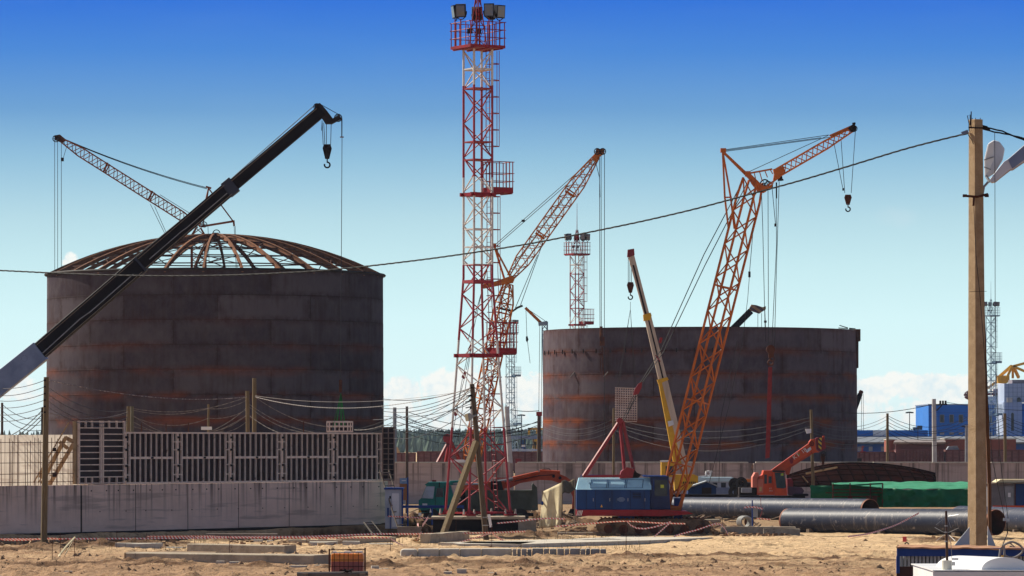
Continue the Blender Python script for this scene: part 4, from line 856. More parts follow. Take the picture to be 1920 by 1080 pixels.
for x in (1200, 1245, 1330, 1385):
    for yy in (-1.1, 1.1): MB().tube([G(x, D, .52)+Vector((0, yy-.18, 0)), G(x, D, .52)+Vector((0, yy+.18, 0))], .52, 16).build('wheel', m_rubber, YC)
# rebar cage in its slings
mb = MB(); 
for x in np.linspace(1155, 1194, 10):
    for yy in (-.35, .35): mb.tube([P(x, 727, D+yy), P(x, 788, D+yy)], .03, 4)
for y in np.linspace(727, 789, 15):
    for yy in (-.35, .35): mb.tube([P(1153, y, D+yy), P(1194, y+1.5, D+yy)], .03, 4)
    mb.tube([P(1155, y, D-.35), P(1155, y, D+.35)], .022, 4); mb.tube([P(1194, y, D-.35), P(1194, y, D+.35)], .022, 4)
mb.solo('rebar_cage', M('dusty_rebar', (.55, .44, .40), (.36, .27, .24), .8), 'square cage of welded rebar hanging below the yellow crane hook', 'rebar cage')
mb = MB()
for x, yy in ((1157, -.35), (1192, -.35), (1160, .35), (1190, .35)): mb.tube([P(1182, 566, D), P(1182, 580, D), P(x, 727, D+yy)], .014, 4)
mb.solo('wire_sling', m_rope, 'thin four legged wire sling holding the rebar cage', 'sling')
# ------------------------------------------------------------------ small orange-red mobile crane with its boom lowered
D = 285.0; RC = thing('mobile_crane', 'small orange red mobile crane with lowered boom beside the green tarpaulin', 'mobile crane', G(1450, D))
m_or = M('orange_red_paint', (.62, .085, .018), (.50, .06, .015), .45, c3=(.30, .05, .03), f3=.64); m_pk = M('faded_orange_red_paint', (.62, .19, .13), (.50, .13, .08), .6)
flat([(1443, 884), (1517, 831), (1524, 846), (1481, 874), (1466, 886)], D, 'boom', m_or, RC, .62, -.62)
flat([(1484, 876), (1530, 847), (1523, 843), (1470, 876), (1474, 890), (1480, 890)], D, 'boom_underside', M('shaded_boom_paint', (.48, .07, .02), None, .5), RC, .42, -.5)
flat([(1517, 829), (1521, 824), (1527, 823), (1530, 843), (1537, 848), (1524, 849)], D, 'boom_head', m_or, RC, .8, -.7)
flat([(1529, 822), (1533, 820), (1545, 820), (1549, 840), (1538, 847), (1531, 842)], D, 'head_plate', m_dkred, RC, .5, -.4); flat([(1541, 824), (1543, 817), (1546, 817), (1546, 826)], D, 'head_lug', m_or, RC, .3, -.3)
mb = MB(); mb.uv = []; pts = [(1534, 822), (1541, 820), (1540, 843), (1535, 842)]; mb.prism([P(x, y, D-.45) for x, y in pts], (0, .03, 0)); mb.uv = [(p[2]*.9, p[0]*.8) for p in mb.v]; mb.build('hazard_plate', m_haz, RC)
sheave(RC, P(1522, 832, D-.75), .14); sheave(RC, P(1544, 851, D-.3), .16)
ropes(RC, D, [[(1541, 822), (1549, 840), (1549, 866)], [(1537, 848), (1538, 868)], [(1543, 852), (1543, 870)]], .02)
hook_block(RC, P(1543, 872, D), .28, .75, mat=m_rust)
mb = MB(); mb.pprism([(1480, 862), (1484, 858), (1487, 860), (1487, 868), (1483, 870)], D-.75, .12); mb.build('boom_bracket', m_dkred, RC)
def letters(txt, parent, p, ang, size, mat, D, nm='lettering'):
    cu = bpy.data.curves.new(nm, 'FONT'); cu.body = txt; cu.size = size; cu.extrude = .004; to = bpy.data.objects.new(nm, cu); C.objects.link(to)
    dg = bpy.context.evaluated_depsgraph_get(); me = bpy.data.meshes.new_from_object(to.evaluated_get(dg)); bpy.data.objects.remove(to)
    o = bpy.data.objects.new(nm, me); C.objects.link(o); me.materials.clear(); me.materials.append(mat); o.parent = parent; o.location = Vector(p)-OFF.get(parent.name, Vector()); o.rotation_euler = (math.radians(90), -ang, 0) if ang else (math.radians(90), 0, 0); return o
m_let = M('white_lettering', (.78, .74, .68), (.6, .5, .42), .6, ns=6)
ang = math.atan2(884-831, 1517-1443)
letters('KT', RC, P(1488, 862, D)+Vector((0, -.64, 0)), ang, .40, m_let, D); letters('18', RC, P(1504, 851, D)+Vector((0, -.64, 0)), ang, .38, m_let, D)
flat([(1496, 853), (1500, 854), (1499, 849)], D, 'boom_emblem', M('green_emblem', (.15, .32, .08), None), RC, .015, -.637)
flat([(1511, 844), (1522, 836), (1524, 841), (1513, 849)], D, 'boom_plate', m_white, RC, .015, -.637); letters('P', RC, P(1512.5, 846, D)+Vector((0, -.655, 0)), ang, .22, m_blue2, D)
flat([(1411, 895), (1416, 886), (1422, 886), (1424, 896), (1420, 914), (1411, 914)], D, 'counterweight', m_pk, RC, 1.8, -1.0)
flat([(1420, 896), (1430, 890), (1432, 882), (1450, 882), (1452, 928), (1420, 928)], D, 'superstructure', m_or, RC, 1.9, -1.0)
flat([(1421, 898), (1431, 898), (1431, 924), (1421, 924)], D, 'engine_cover', m_pk, RC, .03, -1.032); flat([(1424, 913), (1428, 913), (1428, 921), (1424, 921)], D, 'cover_label', M('pale_yellow_label', (.65, .5, .2), None), RC, .012, -1.046)
for x0, x1, y0, y1 in ((1433, 1438, 890, 907), (1441, 1447, 893, 906)): flat([(x0, y0), (x1, y0), (x1, y1), (x0, y1)], D, 'side_window', m_glass, RC, .02, -1.02)
letters('KT', RC, P(1440.5, 917, D)+Vector((0, -1.012, 0)), 0, .14, m_let, D); letters('ooo', RC, P(1440, 921, D)+Vector((0, -1.012, 0)), 0, .16, m_let, D)
flat([(1450, 884), (1471, 884), (1475, 915), (1476, 929), (1453, 929)], D, 'cab', m_or, RC, 1.0, -1.35); flat([(1452.5, 886), (1470.5, 886), (1474, 914), (1469, 916), (1456, 915)], D, 'windscreen', m_glass, RC, .02, -1.375)
flat([(1464, 888), (1469, 887), (1469, 892), (1464, 892)], D, 'cab_sticker', M('yellow_green_sticker', (.45, .50, .05)), RC, .01, -1.39); flat([(1449, 882), (1471, 882.5), (1472, 885), (1449, 885)], D, 'cab_roof', m_dark, RC, 1.1, -1.4)
flat([(1476, 898), (1484, 897), (1487, 903), (1487, 920), (1478, 926)], D, 'winch_cover', m_dkred, RC, 1.2, -.6); flat([(1478, 912), (1503, 914), (1508, 920), (1504, 928), (1480, 929)], D, 'carrier_cab', M('purple_brown_paint', (.10, .05, .08), None), RC, 1.6, -.8)
mb = MB(); mb.box(G(1446, D+.3, 1.2), (4.4, 2.3, .5)); mb.pbox(1386, 914, 1419, 929, D-.7, 1.6); mb.pbox(1488, 926, 1516, 930, D-1, 1.5); mb.build('carrier', m_dark, RC, bevel=.03)
mb = MB(); mb.pbox(1390, 915, 1410, 924, D-.95, .3); mb.build('carrier_locker', m_grey, RC, bevel=.03)
for x in (1400, 1425, 1490):
    for yy in (-.8, 1.1): MB().tube([G(x, D, .48)+Vector((0, yy-.15, 0)), G(x, D, .48)+Vector((0, yy+.15, 0))], .48, 16).build('wheel', m_rubber, RC)
# ------------------------------------------------------------------ crane tips showing behind the tanks
D = 492.0; t_ = thing('telescopic_crane', 'dark telescopic crane tip with striped head showing over the right tank rim', 'mobile crane', G(1370, D))
sect([(1300, 690), (1408, 583)], 12, 'boom', m_black, t_, D, .7)
mb = MB(); mb.uv = []; mb.prism([P(x, y, D-.4) for x, y in [(1404, 580), (1409, 571), (1418, 572), (1430, 576), (1436, 574), (1436, 580), (1424, 588), (1412, 584)]], (0, .8, 0)); mb.uv = [(p[0]*.5+p[2]*.4, p[2]*.3) for p in mb.v]; mb.build('boom_head', stripe_mat('brown_yellow_stripes', (.08, .03, .03), (.35, .20, .08), .5, 1.0), t_)
ropes(t_, D, [[(1421, 587), (1421, 680)], [(1428, 587), (1428, 680)], [(1434, 578), (1435, 600), (1437, 640)], [(1404, 583), (1384, 610)]], .03)
mb = MB(); mb.box(P(1435, 603, D), (.3, .3, .25)); mb.box(G(1255, D, 2), (9, 3, 3)); mb.build('carrier', m_dark, t_)
t_ = thing('telescopic_crane', 'dark crane tip peeping out right of the right tank', 'mobile crane', G(1585, 520.0)); D = 520.0
sect([(1580, 830), (1613, 738)], 9, 'boom', m_black, t_, D, .55); flat([(1610, 735), (1613, 731), (1618, 733), (1619, 737), (1614, 740)], D, 'boom_head', m_rust, t_, .6, -.3); ropes(t_, D, [[(1615.5, 738), (1615, 808)], [(1618.5, 738), (1619, 808)]], .025)
mb = MB(); mb.box(G(1560, D, 1.8), (7, 3, 2.6)); mb.build('carrier', m_dark, t_)
D = 530.0; t_ = thing('lattice_crane', 'small far crane with a short rusty jib, left of the right tank rim', 'lattice crane', G(1021, D))
ch, lc = MB(), MB(); lattice(ch, lc, P(1021, 607, D), P(1027, 905, D), .6, .6, 28, .07, .05); ch.pprism([(1009, 604), (1025, 603), (1026, 609), (1010, 611)], D-.4, .8); o = ch.build('mast', m_tgrey, t_); lc.build('mast_lacing', m_tgrey, o)
mb = MB(); mb.beam(P(985, 577, D), P(1015, 606, D), .32, .35); mb.build('jib', m_brown, t_); mb = MB(); mb.beam(P(1016, 605, D), P(1026, 603, D), .2); mb.beam(P(1026, 603, D), P(1026, 630, D), .2); mb.build('back_arm', m_tgrey, t_)
ropes(t_, D, [[(986, 578), (988, 632)], [(989, 640), (994, 681)], [(986, 577), (1024, 603)], [(1012, 610), (1010, 800)], [(1016, 612), (1015, 800)]], .03); flat([(986, 631), (989, 630), (991, 637), (988, 642), (986, 638)], D, 'hook_block', m_dark, t_, .3, -.15)
def nzs(a, b): return float(vnoise(np.array([a]), np.array([b]), 21)[0])-.5
# ------------------------------------------------------------------ dump truck
D = 258.0; TK = thing('dump_truck', 'green cabbed dump truck parked behind the red tower legs', 'dump truck', G(890, D))
m_teal = M('teal_truck_paint', (.010, .22, .17), (.008, .15, .12), .4, c3=(.05, .09, .07), f3=.66); m_bed = M('dirty_green_truck_bed', (.085, .10, .075), (.055, .06, .045), .7, ns=1.5, c3=(.14, .10, .06), f3=.6)
flat([(785, 962), (785, 938), (790, 934), (799, 911), (804, 906), (838, 905), (838, 962)], D, 'cab', m_teal, TK, 2.3, -1.15)
flat([(796, 909), (803, 904), (848, 904), (850, 909), (840, 911), (800, 911)], D, 'cab_roof', m_teal, TK, 2.36, -1.18)
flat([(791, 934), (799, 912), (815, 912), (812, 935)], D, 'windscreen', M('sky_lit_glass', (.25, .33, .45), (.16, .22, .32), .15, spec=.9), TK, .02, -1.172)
flat([(819, 915), (831, 915), (831, 932), (817, 932)], D, 'door_window', m_glass, TK, .02, -1.172)
MB().pbox(815.6, 914, 816.4, 958, D-1.165, .015).build('door_seam', m_dark, TK); MB().pbox(833, 909, 834, 958, D-1.165, .015).build('door_seam', m_dark, TK)
flat([(792, 944), (801, 944), (801, 948), (792, 948)], D, 'headlight', m_white, TK, .02, -1.172); flat([(785, 955), (812, 955), (812, 962), (785, 962)], D, 'bumper', m_teal, TK, .2, -1.3)
flat([(789, 957), (800, 957), (800, 960), (789, 960)], D, 'grille', m_dark, TK, .03, -1.32)
flat([(838, 911), (845, 911), (856, 950), (856, 962), (838, 962)], D, 'sleeper', m_teal, TK, 2.2, -1.1)
flat([(842, 902), (876, 900), (880, 904), (846, 906)], D, 'roof_box', m_teal, TK, 1.6, -.8); flat([(859, 920), (872, 918), (880, 962), (860, 962), (865, 940)], D, 'spare_wheel_rack', m_dark, TK, 2, -.9)
MB().pbox(823, 904, 824.5, 914, D-1.3, .1).build('snorkel_pipe', m_dark, TK)
mb = MB(); mb.tube([P(868, 948, D)+Vector((0, -1.2, 0)), P(868, 948, D)+Vector((0, -.9, 0))], .42, 14); mb.build('spare_wheel', m_rubber, TK); MB().pbox(810, 900, 818, 903.5, D-.3, .4).build('beacon', m_red, TK)
flat([(872, 921), (1001, 919), (1003, 957), (876, 958)], D, 'dump_bed', m_bed, TK, 2.5, -1.25)
mb = MB()
for x in (892, 916, 940, 964, 986): mb.pbox(x, 921, x+3, 957, D-1.36, .10)
mb.pbox(874, 919, 1002, 922, D-1.38, .12); mb.build('bed_ribs', m_bed, TK)
flat([(997, 910), (999, 906), (1007, 914), (1009, 956), (998, 958)], D, 'tailgate', m_bed, TK, 2.6, -1.3); flat([(830, 907), (908, 906), (908, 909), (830, 910)], D, 'bed_canopy_rail', m_grey, TK, 2.2, -1.0)
MB().pbox(800, 962, 1000, 968, D-.5, 1).build('chassis', m_dark, TK)
for x in (810, 935, 975):
    for yy in (-1.15, .95):
        w_ = MB().tube([G(x, D, .52)+Vector((0, yy-.15, 0)), G(x, D, .52)+Vector((0, yy+.2, 0))], .52, 18).build('wheel', m_rubber, TK); MB().tube([G(x, D, .52)+Vector((0, yy-.18, 0)), G(x, D, .52)+Vector((0, yy-.1, 0))], .26, 12).build('wheel_rim', m_bed, w_)
# ------------------------------------------------------------------ excavator
D = 268.0; EX = thing('excavator', 'orange excavator with its long boom reaching down, behind the dump truck', 'excavator', G(890, D))
m_ex = M('excavator_orange', (.50, .075, .02), (.38, .05, .015), .45, c3=(.14, .04, .02), f3=.64)
flat([(938, 915), (940, 904), (975, 893), (1012, 884), (1040, 885), (1062, 894), (1078, 906), (1072, 914), (1055, 908), (1035, 901), (1010, 900), (975, 906), (955, 916)], D, 'boom', m_ex, EX, .55, -.3)
flat([(1066, 899), (1078, 906), (1084, 932), (1078, 958), (1072, 956), (1074, 932), (1066, 912)], D, 'arm', m_ex, EX, .4, -.2); flat([(1070, 954), (1082, 956), (1084, 972), (1070, 976), (1062, 968)], D, 'bucket', m_dark, EX, 1.0, -.5)
mb = MB(); mb.tube([P(925, 906, D-.4), P(962, 898, D-.4)], .10, 7); mb.build('boom_ram', m_steel, EX); mb = MB(); mb.tube([P(962, 898, D-.4), P(1010, 887, D-.4)], .15, 7); mb.tube([P(1012, 884, D-.1), P(1050, 886, D-.1)], .12, 7); mb.build('ram_cylinder', m_ex, EX)
mb = MB(); mb.tube([P(1010, 886, D), P(1018, 880, D), P(1030, 879, D), P(1036, 886, D)], .03, 5); mb.tube([P(965, 902, D-.45), P(1010, 892, D-.45), P(1040, 890, D-.45)], .025, 5); mb.build('hydraulic_hose', m_dark, EX)
mb = MB(); [mb.tube([P(x, y, D-.42), P(x, y, D+.4)], .10, 9) for x, y in ((1038, 893), (1050, 896), (1069, 908))]; mb.build('pivot_pin', m_dark, EX)
flat([(946, 902), (905, 904), (868, 906), (866, 935), (946, 935)], D, 'upper_body', m_ex, EX, 2.4, -.9); flat([(920, 902), (940, 902), (946, 930), (920, 930)], D, 'cab', m_dark, EX, 1.1, -1.2)
for yy in (-1.3, 1.0): MB().pprism([(862, 966), (856, 956), (862, 944), (950, 944), (957, 956), (950, 966)], D+yy, .5).build('crawler_track', m_dark, EX)
# ------------------------------------------------------------------ pipes
def pipe_mat():
    m = bpy.data.materials.new('wrapped_pipe_coating'); m.use_nodes = True; n = NT(m.node_tree); b = n.n['Principled BSDF']
    oc = n.node('ShaderNodeTexCoord').outputs['Object']; z = n.sep(oc)[2]
    col = n.mix(n.ramp(n.noise(n.mapping(oc, (.5, .5, .12)), 1, 4), [(.4, 0.), (.6, 1.)]), (.014, .021, .045), (.030, .034, .056))
    col = n.mix(n.ramp(n.noise(n.mapping(oc, (.9, .9, 1.0)), 3, 6, .7, 1.5), [(.58, 0.), (.66, .65)]), col, (.30, .27, .26))
    col = n.mix(n.ramp(n.noise(n.mapping(oc, (.3, .3, 2.2)), 2.2, 6, .75, .6), [(.56, 0.), (.66, .45)]), col, (.20, .17, .15))
    n.inp(b, 'Base Color', col); b.inputs['Roughness'].default_value = .5; b.inputs['Specular IOR Level'].default_value = .18
    bp = n.node('ShaderNodeBump'); bp.inputs['Strength'].default_value = .5; bp.inputs['Distance'].default_value = .02
    n.inp(bp, 'Height', n.noise(n.mapping(oc, (1, 1, 6)), 2, 4)); n.inp(b, 'Normal', bp.outputs[0]); return m
m_pipe = pipe_mat(); m_pin = M('rusty_pipe_inside', (.09, .03, .02), (.05, .02, .015), .8); m_lip = M('pipe_lip_rust', (.30, .12, .07), (.2, .07, .04), .7)
def big_pipe(label, a, b_, r, sup=True):
    t_ = thing('steel_pipe', label, 'pipe', Vector(((a.x+b_.x)/2, (a.y+b_.y)/2, 0)), 'large coated steel pipes')
    d = (b_-a); L = d.length; q = d.to_track_quat('Z', 'Y'); N = 40
    def cyl(name, z0, z1, r0, r1, mat, inner=False):
        mb = MB(); k = max(2, int(L/1.0)) if z1-z0 > 2 else 1
        for j in range(k+1):
            for i in range(N): t = 2*math.pi*i/N; mb.v.append((r0*math.cos(t), r0*math.sin(t), z0+(z1-z0)*j/k))
        for j in range(k):
            for i in range(N): f = (j*N+i, j*N+(i+1) % N, (j+1)*N+(i+1) % N, (j+1)*N+i); mb.f.append(f if not inner else f[::-1])
        sv = OFF.pop('x', None); o = mb.build(name, mat, None, smooth=True); o.parent = t_; o.rotation_mode = 'QUATERNION'; o.rotation_quaternion = q; o.location = a-OFF[t_.name]; return o
    cyl('pipe_wall', 0.14, L-.14, r, r, m_pipe); cyl('pipe_bore', 0, L, r-.04, r-.04, m_pin, True)
    for z0, z1 in ((0, .14), (L-.14, L)):
        mb = MB()
        for zz, rr in ((z0, r-.04), (z0, r-.012), (z1, r-.012), (z1, r-.04)):
            for i in range(N): t = 2*math.pi*i/N; mb.v.append((rr*math.cos(t), rr*math.sin(t), zz))
        for j in range(3):
            for i in range(N): mb.f.append((j*N+i, j*N+(i+1) % N, (j+1)*N+(i+1) % N, (j+1)*N+i))
        o = mb.build('bare_end', m_lip, None, smooth=True); o.parent = t_; o.rotation_mode = 'QUATERNION'; o.rotation_quaternion = q; o.location = a-OFF[t_.name]
    if sup:
        for f_ in (.15, .5, .85):
            p = a+d*f_; s = d.cross(Vector((0, 0, 1))).normalized(); mb = MB(); mb.beam(p-s*.75+Vector((0, 0, .10-p.z)), p+s*.75+Vector((0, 0, .10-p.z)), .25, max(.2, p.z-r+.14)); mb.build('timber_support', m_woodd, t_)
def pa(px, yc, D): return P(px, yc, D)
big_pipe('dark coated steel pipe with its open end facing front beside the square concrete pole', P(1478, 976, 240), P(1868, 979.5, 226), .70)
big_pipe('dark coated steel pipe at the right edge, behind the open pipe end', P(1800, 971, 247), P(2060, 980, 225), .70)
big_pipe('dark coated steel pipe running from the orange boom foot to the green tarpaulin', P(1262, 951, 281), P(1632, 956, 262), .68)
# ------------------------------------------------------------------ curved roof plates
CPt = thing('curved_steel_plates', 'stack of curved rusty ribbed steel plates behind the green tarpaulin', 'steel plates', G(1615, 305))
def cpf(u, v):
    x = 1476+278*u; top = 868+ (abs(u-.42)/.58)**2.2*20 if u > .42 else 868+(abs(u-.42)/.42)**1.8*24; low = 912
    y = low+(top-low)*math.sin(v*math.pi/2)**.9; return P(x, y, 300+7*v)
mb = MB(); mb.grid(40, 12, cpf); mb.build('plate_skin', M('dark_rusty_plate', (.020, .007, .006), (.009, .004, .004), .95, ns=.8, spec=.0, c3=(.040, .013, .010), f3=.62), CPt, smooth=True, solid=.05)
for v in (.12, .3, .48, .66, .84, 1.0):
    mb = MB(); mb.tube([cpf(u, v)+Vector((0, -.08, .04)) for u in np.linspace(0, 1, 20)], .028, 4); mb.build('edge_rib', M('dark_rib', (.022, .008, .006), (.012, .005, .005), .95, spec=.0), CPt)
mb = MB()
for k in range(13):
    u = k/12; mb.tube([cpf(min(1, max(0, u+(v-.5)*-.10)), v)+Vector((0, -.07, .03)) for v in np.linspace(0, 1, 7)], .04, 4)
mb.build('cross_rib', M('black_rib', (.004, .002, .002), None, .95, spec=.0), CPt)
mb = MB(); mb.tube([P(1511, 888, 298), P(1570, 876, 298)], .07, 5); mb.tube([P(1505, 893, 299), P(1515, 905, 299)], .04, 4); mb.build('edge_rail', m_woodl, CPt)
# ------------------------------------------------------------------ green tarpaulin
TPn = thing('tarpaulin_cover', 'green tarpaulin stretched over a long low pipe frame', 'tarpaulin', G(1670, 264))
m_grn = M('green_tarpaulin', (.004, .15, .060), (.003, .10, .040), .6, ns=.9, bump=.4, bs=3); m_grnl = M('lit_faded_green_tarpaulin', (.045, .28, .15), (.02, .19, .085), .6, ns=1.4, c3=(.35, .5, .38), f3=.62)  # roof sheet lighter: fading, plus its sunlit look put into the colour
Dt = 273.0
def wall_t(u, v): x = 1655+190*u; y = 951+(917-951)*v; p = P(x, y, Dt); p.y += nzs(u*14, v*3)*.5+nzs(u*40, v*7)*.15; p.z += nzs(u*9, 3)*.10*v; return p
MB().grid(60, 14, wall_t).build('side_sheet', m_grn, TPn, smooth=True, solid=.01)
def roof_t(u, v):
    x = 1560+285*u; yb = 917+nzs(u*9, 3)*1.5 if u > .33 else 914-(.33-u)*22; p0 = P(x, yb, Dt); p0.z += 0; yt = 903.5 if u > .25 else 904+(.25-u)*6
    p1 = P(x, yt, Dt+5.5); p = p0.lerp(p1, v); p.z += nzs(u*20, v*4)*.08; return p
MB().grid(60, 14, roof_t).build('roof_sheet', m_grnl, TPn, smooth=True, solid=.01)
def back_t(u, v): x = 1520+145*u; y = 951+(908-951)*v+(1-u)*3*v; p = P(x, y, Dt+3.5); p.y += nzs(u*9, v*3)*.3; return p
MB().grid(30, 8, back_t).build('back_sheet', m_grn, TPn, smooth=True, solid=.01)
mb = MB(); mb.pprism([(1519, 911), (1522, 909), (1540, 913), (1590, 909), (1655, 905), (1655, 908), (1590, 912), (1560, 916), (1536, 917), (1526, 925), (1519, 915)], Dt+.3, .05); mb.build('hanging_edge', m_grn, TPn)
mb = MB()
for y, x0, x1 in ((918, 1560, 1655), (924, 1548, 1655), (931, 1560, 1650)): mb.tube([P(x0, y, Dt+.2), P(x1, y, Dt+.2)], .035, 5)
for x in (1594, 1632, 1562, 1655): mb.tube([P(x, 950, Dt+.2), P(x, 906, Dt+.2)], .05, 5)
mb.build('pipe_frame', m_rust, TPn); mb = MB()
for x in (1594, 1628, 1640): mb.box(P(x, 936, Dt+.1), (.28, .25, .45))
mb.build('frame_clamp', m_rust, TPn)
# ------------------------------------------------------------------ canvas screen, small sheds, mid ground
CS = thing('canvas_screen', 'cream canvas screen hanging beside the blue crane house', 'canvas screen', G(1035, 236))
def canv(u, v):
    x = 1012+42*u+(1-v)*-2+v*(7*(1-u)); y = 991-4*u+(1-v)*0; yt = 921-17*u; p = P(x, y+(yt-y)*v, 236-1.0*u); f_ = (1-v)*.9+.1; p.y += (.16*math.sin(u*11+v*1.5+2*nzs(u*3, v*2))+.5*nzs(u*7, v*1.3)*.5)*f_; return p
MB().grid(50, 14, canv).build('canvas_sheet', m_canvas, CS, smooth=True, solid=.012)
def canr(u, v): return P(1054+26*u, (903+(1-v)*0-3*u)+v*(24-4*u), 235+3*u)+Vector((0, (1-v)*2.0, .06*math.sin(u*9)))
MB().grid(12, 6, canr).build('awning', m_brown2, CS, smooth=True, solid=.012)
mb = MB(); [mb.tube([P(x, y1, dd), P(x, y0, dd)], .035, 5) for x, y0, y1, dd in ((1017, 920, 992, 236.2), (1054, 901, 988, 235.3), (1078, 900, 985, 238))]; mb.build('frame_pole', m_woodd, CS)
MB().pbox(1015, 940, 1019, 947, 235.5, .02).build('blue_tag', m_blue2, CS)
t_ = thing('site_trailer', 'white site trailer with pale blue curved roof between the cranes', 'trailer', G(1350, 312)); D = 312.0
flat([(1298, 898), (1302, 895), (1374, 895), (1382, 899), (1384, 903), (1298, 903)], D, 'roof', M('pale_cyan_roof', (.50, .66, .72), (.42, .58, .64), .5), t_, 2.6, -.2); flat([(1300, 903), (1382, 903), (1382, 931), (1300, 931)], D, 'body', M('blue_white_panels', (.26, .34, .46), (.40, .44, .50), .6, ns=.9, stretch=(1, 1, .3)), t_, 2.3, 0)
for x in (1336, 1352, 1368): MB().pbox(x, 905, x+9, 914, D-.02, .02).build('window', m_glass, t_)
MB().pbox(1335, 914, 1378, 930, D-.03, .028).build('lower_panel', m_bluel, t_)
mb = MB(); mb.ring(P(1328, 888, D), .18, .07, 'Y', 12, 5); mb.beam(P(1302, 895, D), P(1326, 892, D), .15, .1); mb.box(P(1330, 884, D), (.5, .3, .12)); mb.build('roof_vent', m_white, t_)
t_ = thing('shed', 'small blue shed with a light slanted roof behind the orange boom', 'shed', G(1310, 304)); D = 304.0
flat([(1290, 917), (1325, 904), (1343, 912), (1343, 931), (1290, 931)], D, 'wall', m_blue, t_, 2.0, 0); mb = MB(); mb.prism([P(1287, 917, D-.2), P(1325, 903, D-.2), P(1325, 901.5, D-.2), P(1287, 914, D-.2)], (0, 2.3, 0)); mb.prism([P(1325, 903, D-.2), P(1347, 913, D-.2), P(1347, 911, D-.2), P(1325, 901.5, D-.2)], (0, 2.3, 0)); mb.build('roof', M('light_shed_roof', (.42, .46, .48), (.30, .34, .36)), t_); MB().pbox(1316, 914, 1334, 930, D-.04, .03).build('door_opening', m_dark, t_)
t_ = thing('tyre_pile', 'dark pile of worn tyres beside the orange red crane', 'tyres', G(1384, 297))
for (x, y, dd, r) in ((1378, 923, 297, .33), (1388, 924, 297, .33), (1384, 912, 297.1, .32), (1377, 907, 297.3, .28), (1390, 906, 297, .3)): MB().ring(P(x, y, dd), r, .15, 'Y', 16, 7).build('tyre', m_rubber, t_, smooth=True)
mb = MB(); mb.box(G(1383, 297.3, .45), (.9, .6, .9)); mb.build('pallet', m_woodd, t_)
t_ = thing('van', 'orange van roof showing left of the orange red crane', 'van', G(1398, 318)); D = 318.0
flat([(1383, 900), (1388, 898), (1412, 898.5), (1418, 901), (1418, 931), (1383, 931)], D, 'body', M('van_orange', (.60, .19, .03), (.5, .14, .02), .45), t_, 1.9, 0); MB().pbox(1401, 904, 1410, 912, D-.02, .02).build('window', m_glass, t_); MB().pbox(1386, 904, 1392, 912, D-.02, .02).build('window', m_glass, t_)
# right hand cabins
D = 263.0; t_ = thing('site_cabin', 'grey corrugated site cabin with a pale door right of the square concrete pole', 'site cabin', G(1875, D))
mb = MB(); x = 1852
while x < 1902: mb.pbox(x, 908, x+2.2, 952, D-.04, 2.4); mb.pbox(x+2.2, 908, x+4, 952, D, 2.36); x += 4
mb.build('corrugated_wall', M('grey_corrugated', (.20, .19, .20), (.15, .14, .15)), t_); MB().pbox(1884, 912, 1900, 948, D-.07, .03).build('door', m_grey, t_); MB().pbox(1890, 924, 1895, 932, D-.085, .012).build('door_notice', m_white, t_)
mb = MB(); mb.prism([P(1849, 908.5, D-.4), P(1921, 906, D-.4), P(1921, 904, D-.4), P(1849, 906.5, D-.4)], (0, 3, 0)); mb.build('roof_edge', m_woodd, t_); flat([(1868, 904.5), (1876, 899), (1960, 899), (1960, 905)], D, 'roof_sheet', m_canvas, t_, 2.6, -.3)
t_ = thing('site_cabin', 'dark blue site cabin at the right edge of the picture', 'site cabin', G(1935, D)); MB().pbox(1904.5, 907, 1990, 952, D, 2.4).build('wall', m_blue, t_); MB().pbox(1902.4, 907, 1904.3, 952, D-.05, .1).build('corner_post', m_rust, t_); MB().pbox(1904, 905.5, 1992, 906.8, D-.1, 2.6).build('roof', m_woodd, t_)
mb = MB(); mb.tube([P(1862, 949.5, 256), P(1935, 949.5, 256)], .06, 5); mb.tube([P(1862, 953, 256), P(1935, 953, 256)], .05, 5)
for x in range(1864, 1935, 9): mb.tube([P(x, 949, 256), G(x, 256)], .03, 4)
mb.solo('barrier_rail', m_or, 'low orange red barrier rail in front of the grey cabin', 'barrier')
# left cabin, sign post, blue rail
D = 247.0; t_ = thing('site_cabin', 'pale grey site cabin with blue edges at the right end of the long wall', 'site cabin', G(742, D))
MB().pbox(722, 918, 754, 991, D, 2.2).build('wall', M('pale_cabin_panel', (.46, .48, .52), (.36, .38, .42), .5), t_); mb = MB(); mb.pbox(720, 914.5, 756, 918, D-.1, 2.4); mb.pbox(753, 918, 756, 991, D-.05, .1); mb.pbox(726, 952, 729, 968, D-.06, .05); mb.pbox(731, 957, 732.5, 991, D-.06, .05); mb.build('blue_trim', m_blue2, t_); MB().pbox(730, 930, 733, 935, D-.03, .03).build('door_handle', m_dark, t_); MB().pbox(735, 925, 748, 988, D-.03, .025).build('door', m_white, t_)
t_ = thing('sign_post', 'blue and orange sign board on a post beside the pale cabin', 'sign', G(757, 252)); D = 252.0
MB().pbox(749, 897, 764, 938, D, .04).build('orange_board', M('orange_board', (.42, .17, .06), (.34, .13, .05)), t_); MB().pbox(749.5, 896.5, 764.5, 907, D-.03, .028).build('blue_board', M('blue_board', (.10, .24, .42), (.30, .38, .48), ns=4), t_); mb = MB(); mb.tube([P(764.5, 895, D), G(764.5, D)], .05, 5); mb.tube([P(751, 937, D), G(751, D)], .04, 5); mb.build('post', m_blue2, t_)
MB().pbox(753, 900, 761, 902, D-.04, .008).build('sign_line', m_white, t_); 
mb = MB(); [mb.tube([P(x0, y0, 246), P(x1, y1, 246)], .05, 5) for x0, y0, x1, y1 in ((755, 949, 870, 949), (755, 951, 870, 951), (764, 949, 764, 975), (810, 949, 810, 984), (868, 949, 868, 984))]
fr_ = mb.solo('safety_rail', m_blue2, 'blue tube safety rail in front of the green truck cab', 'railing')
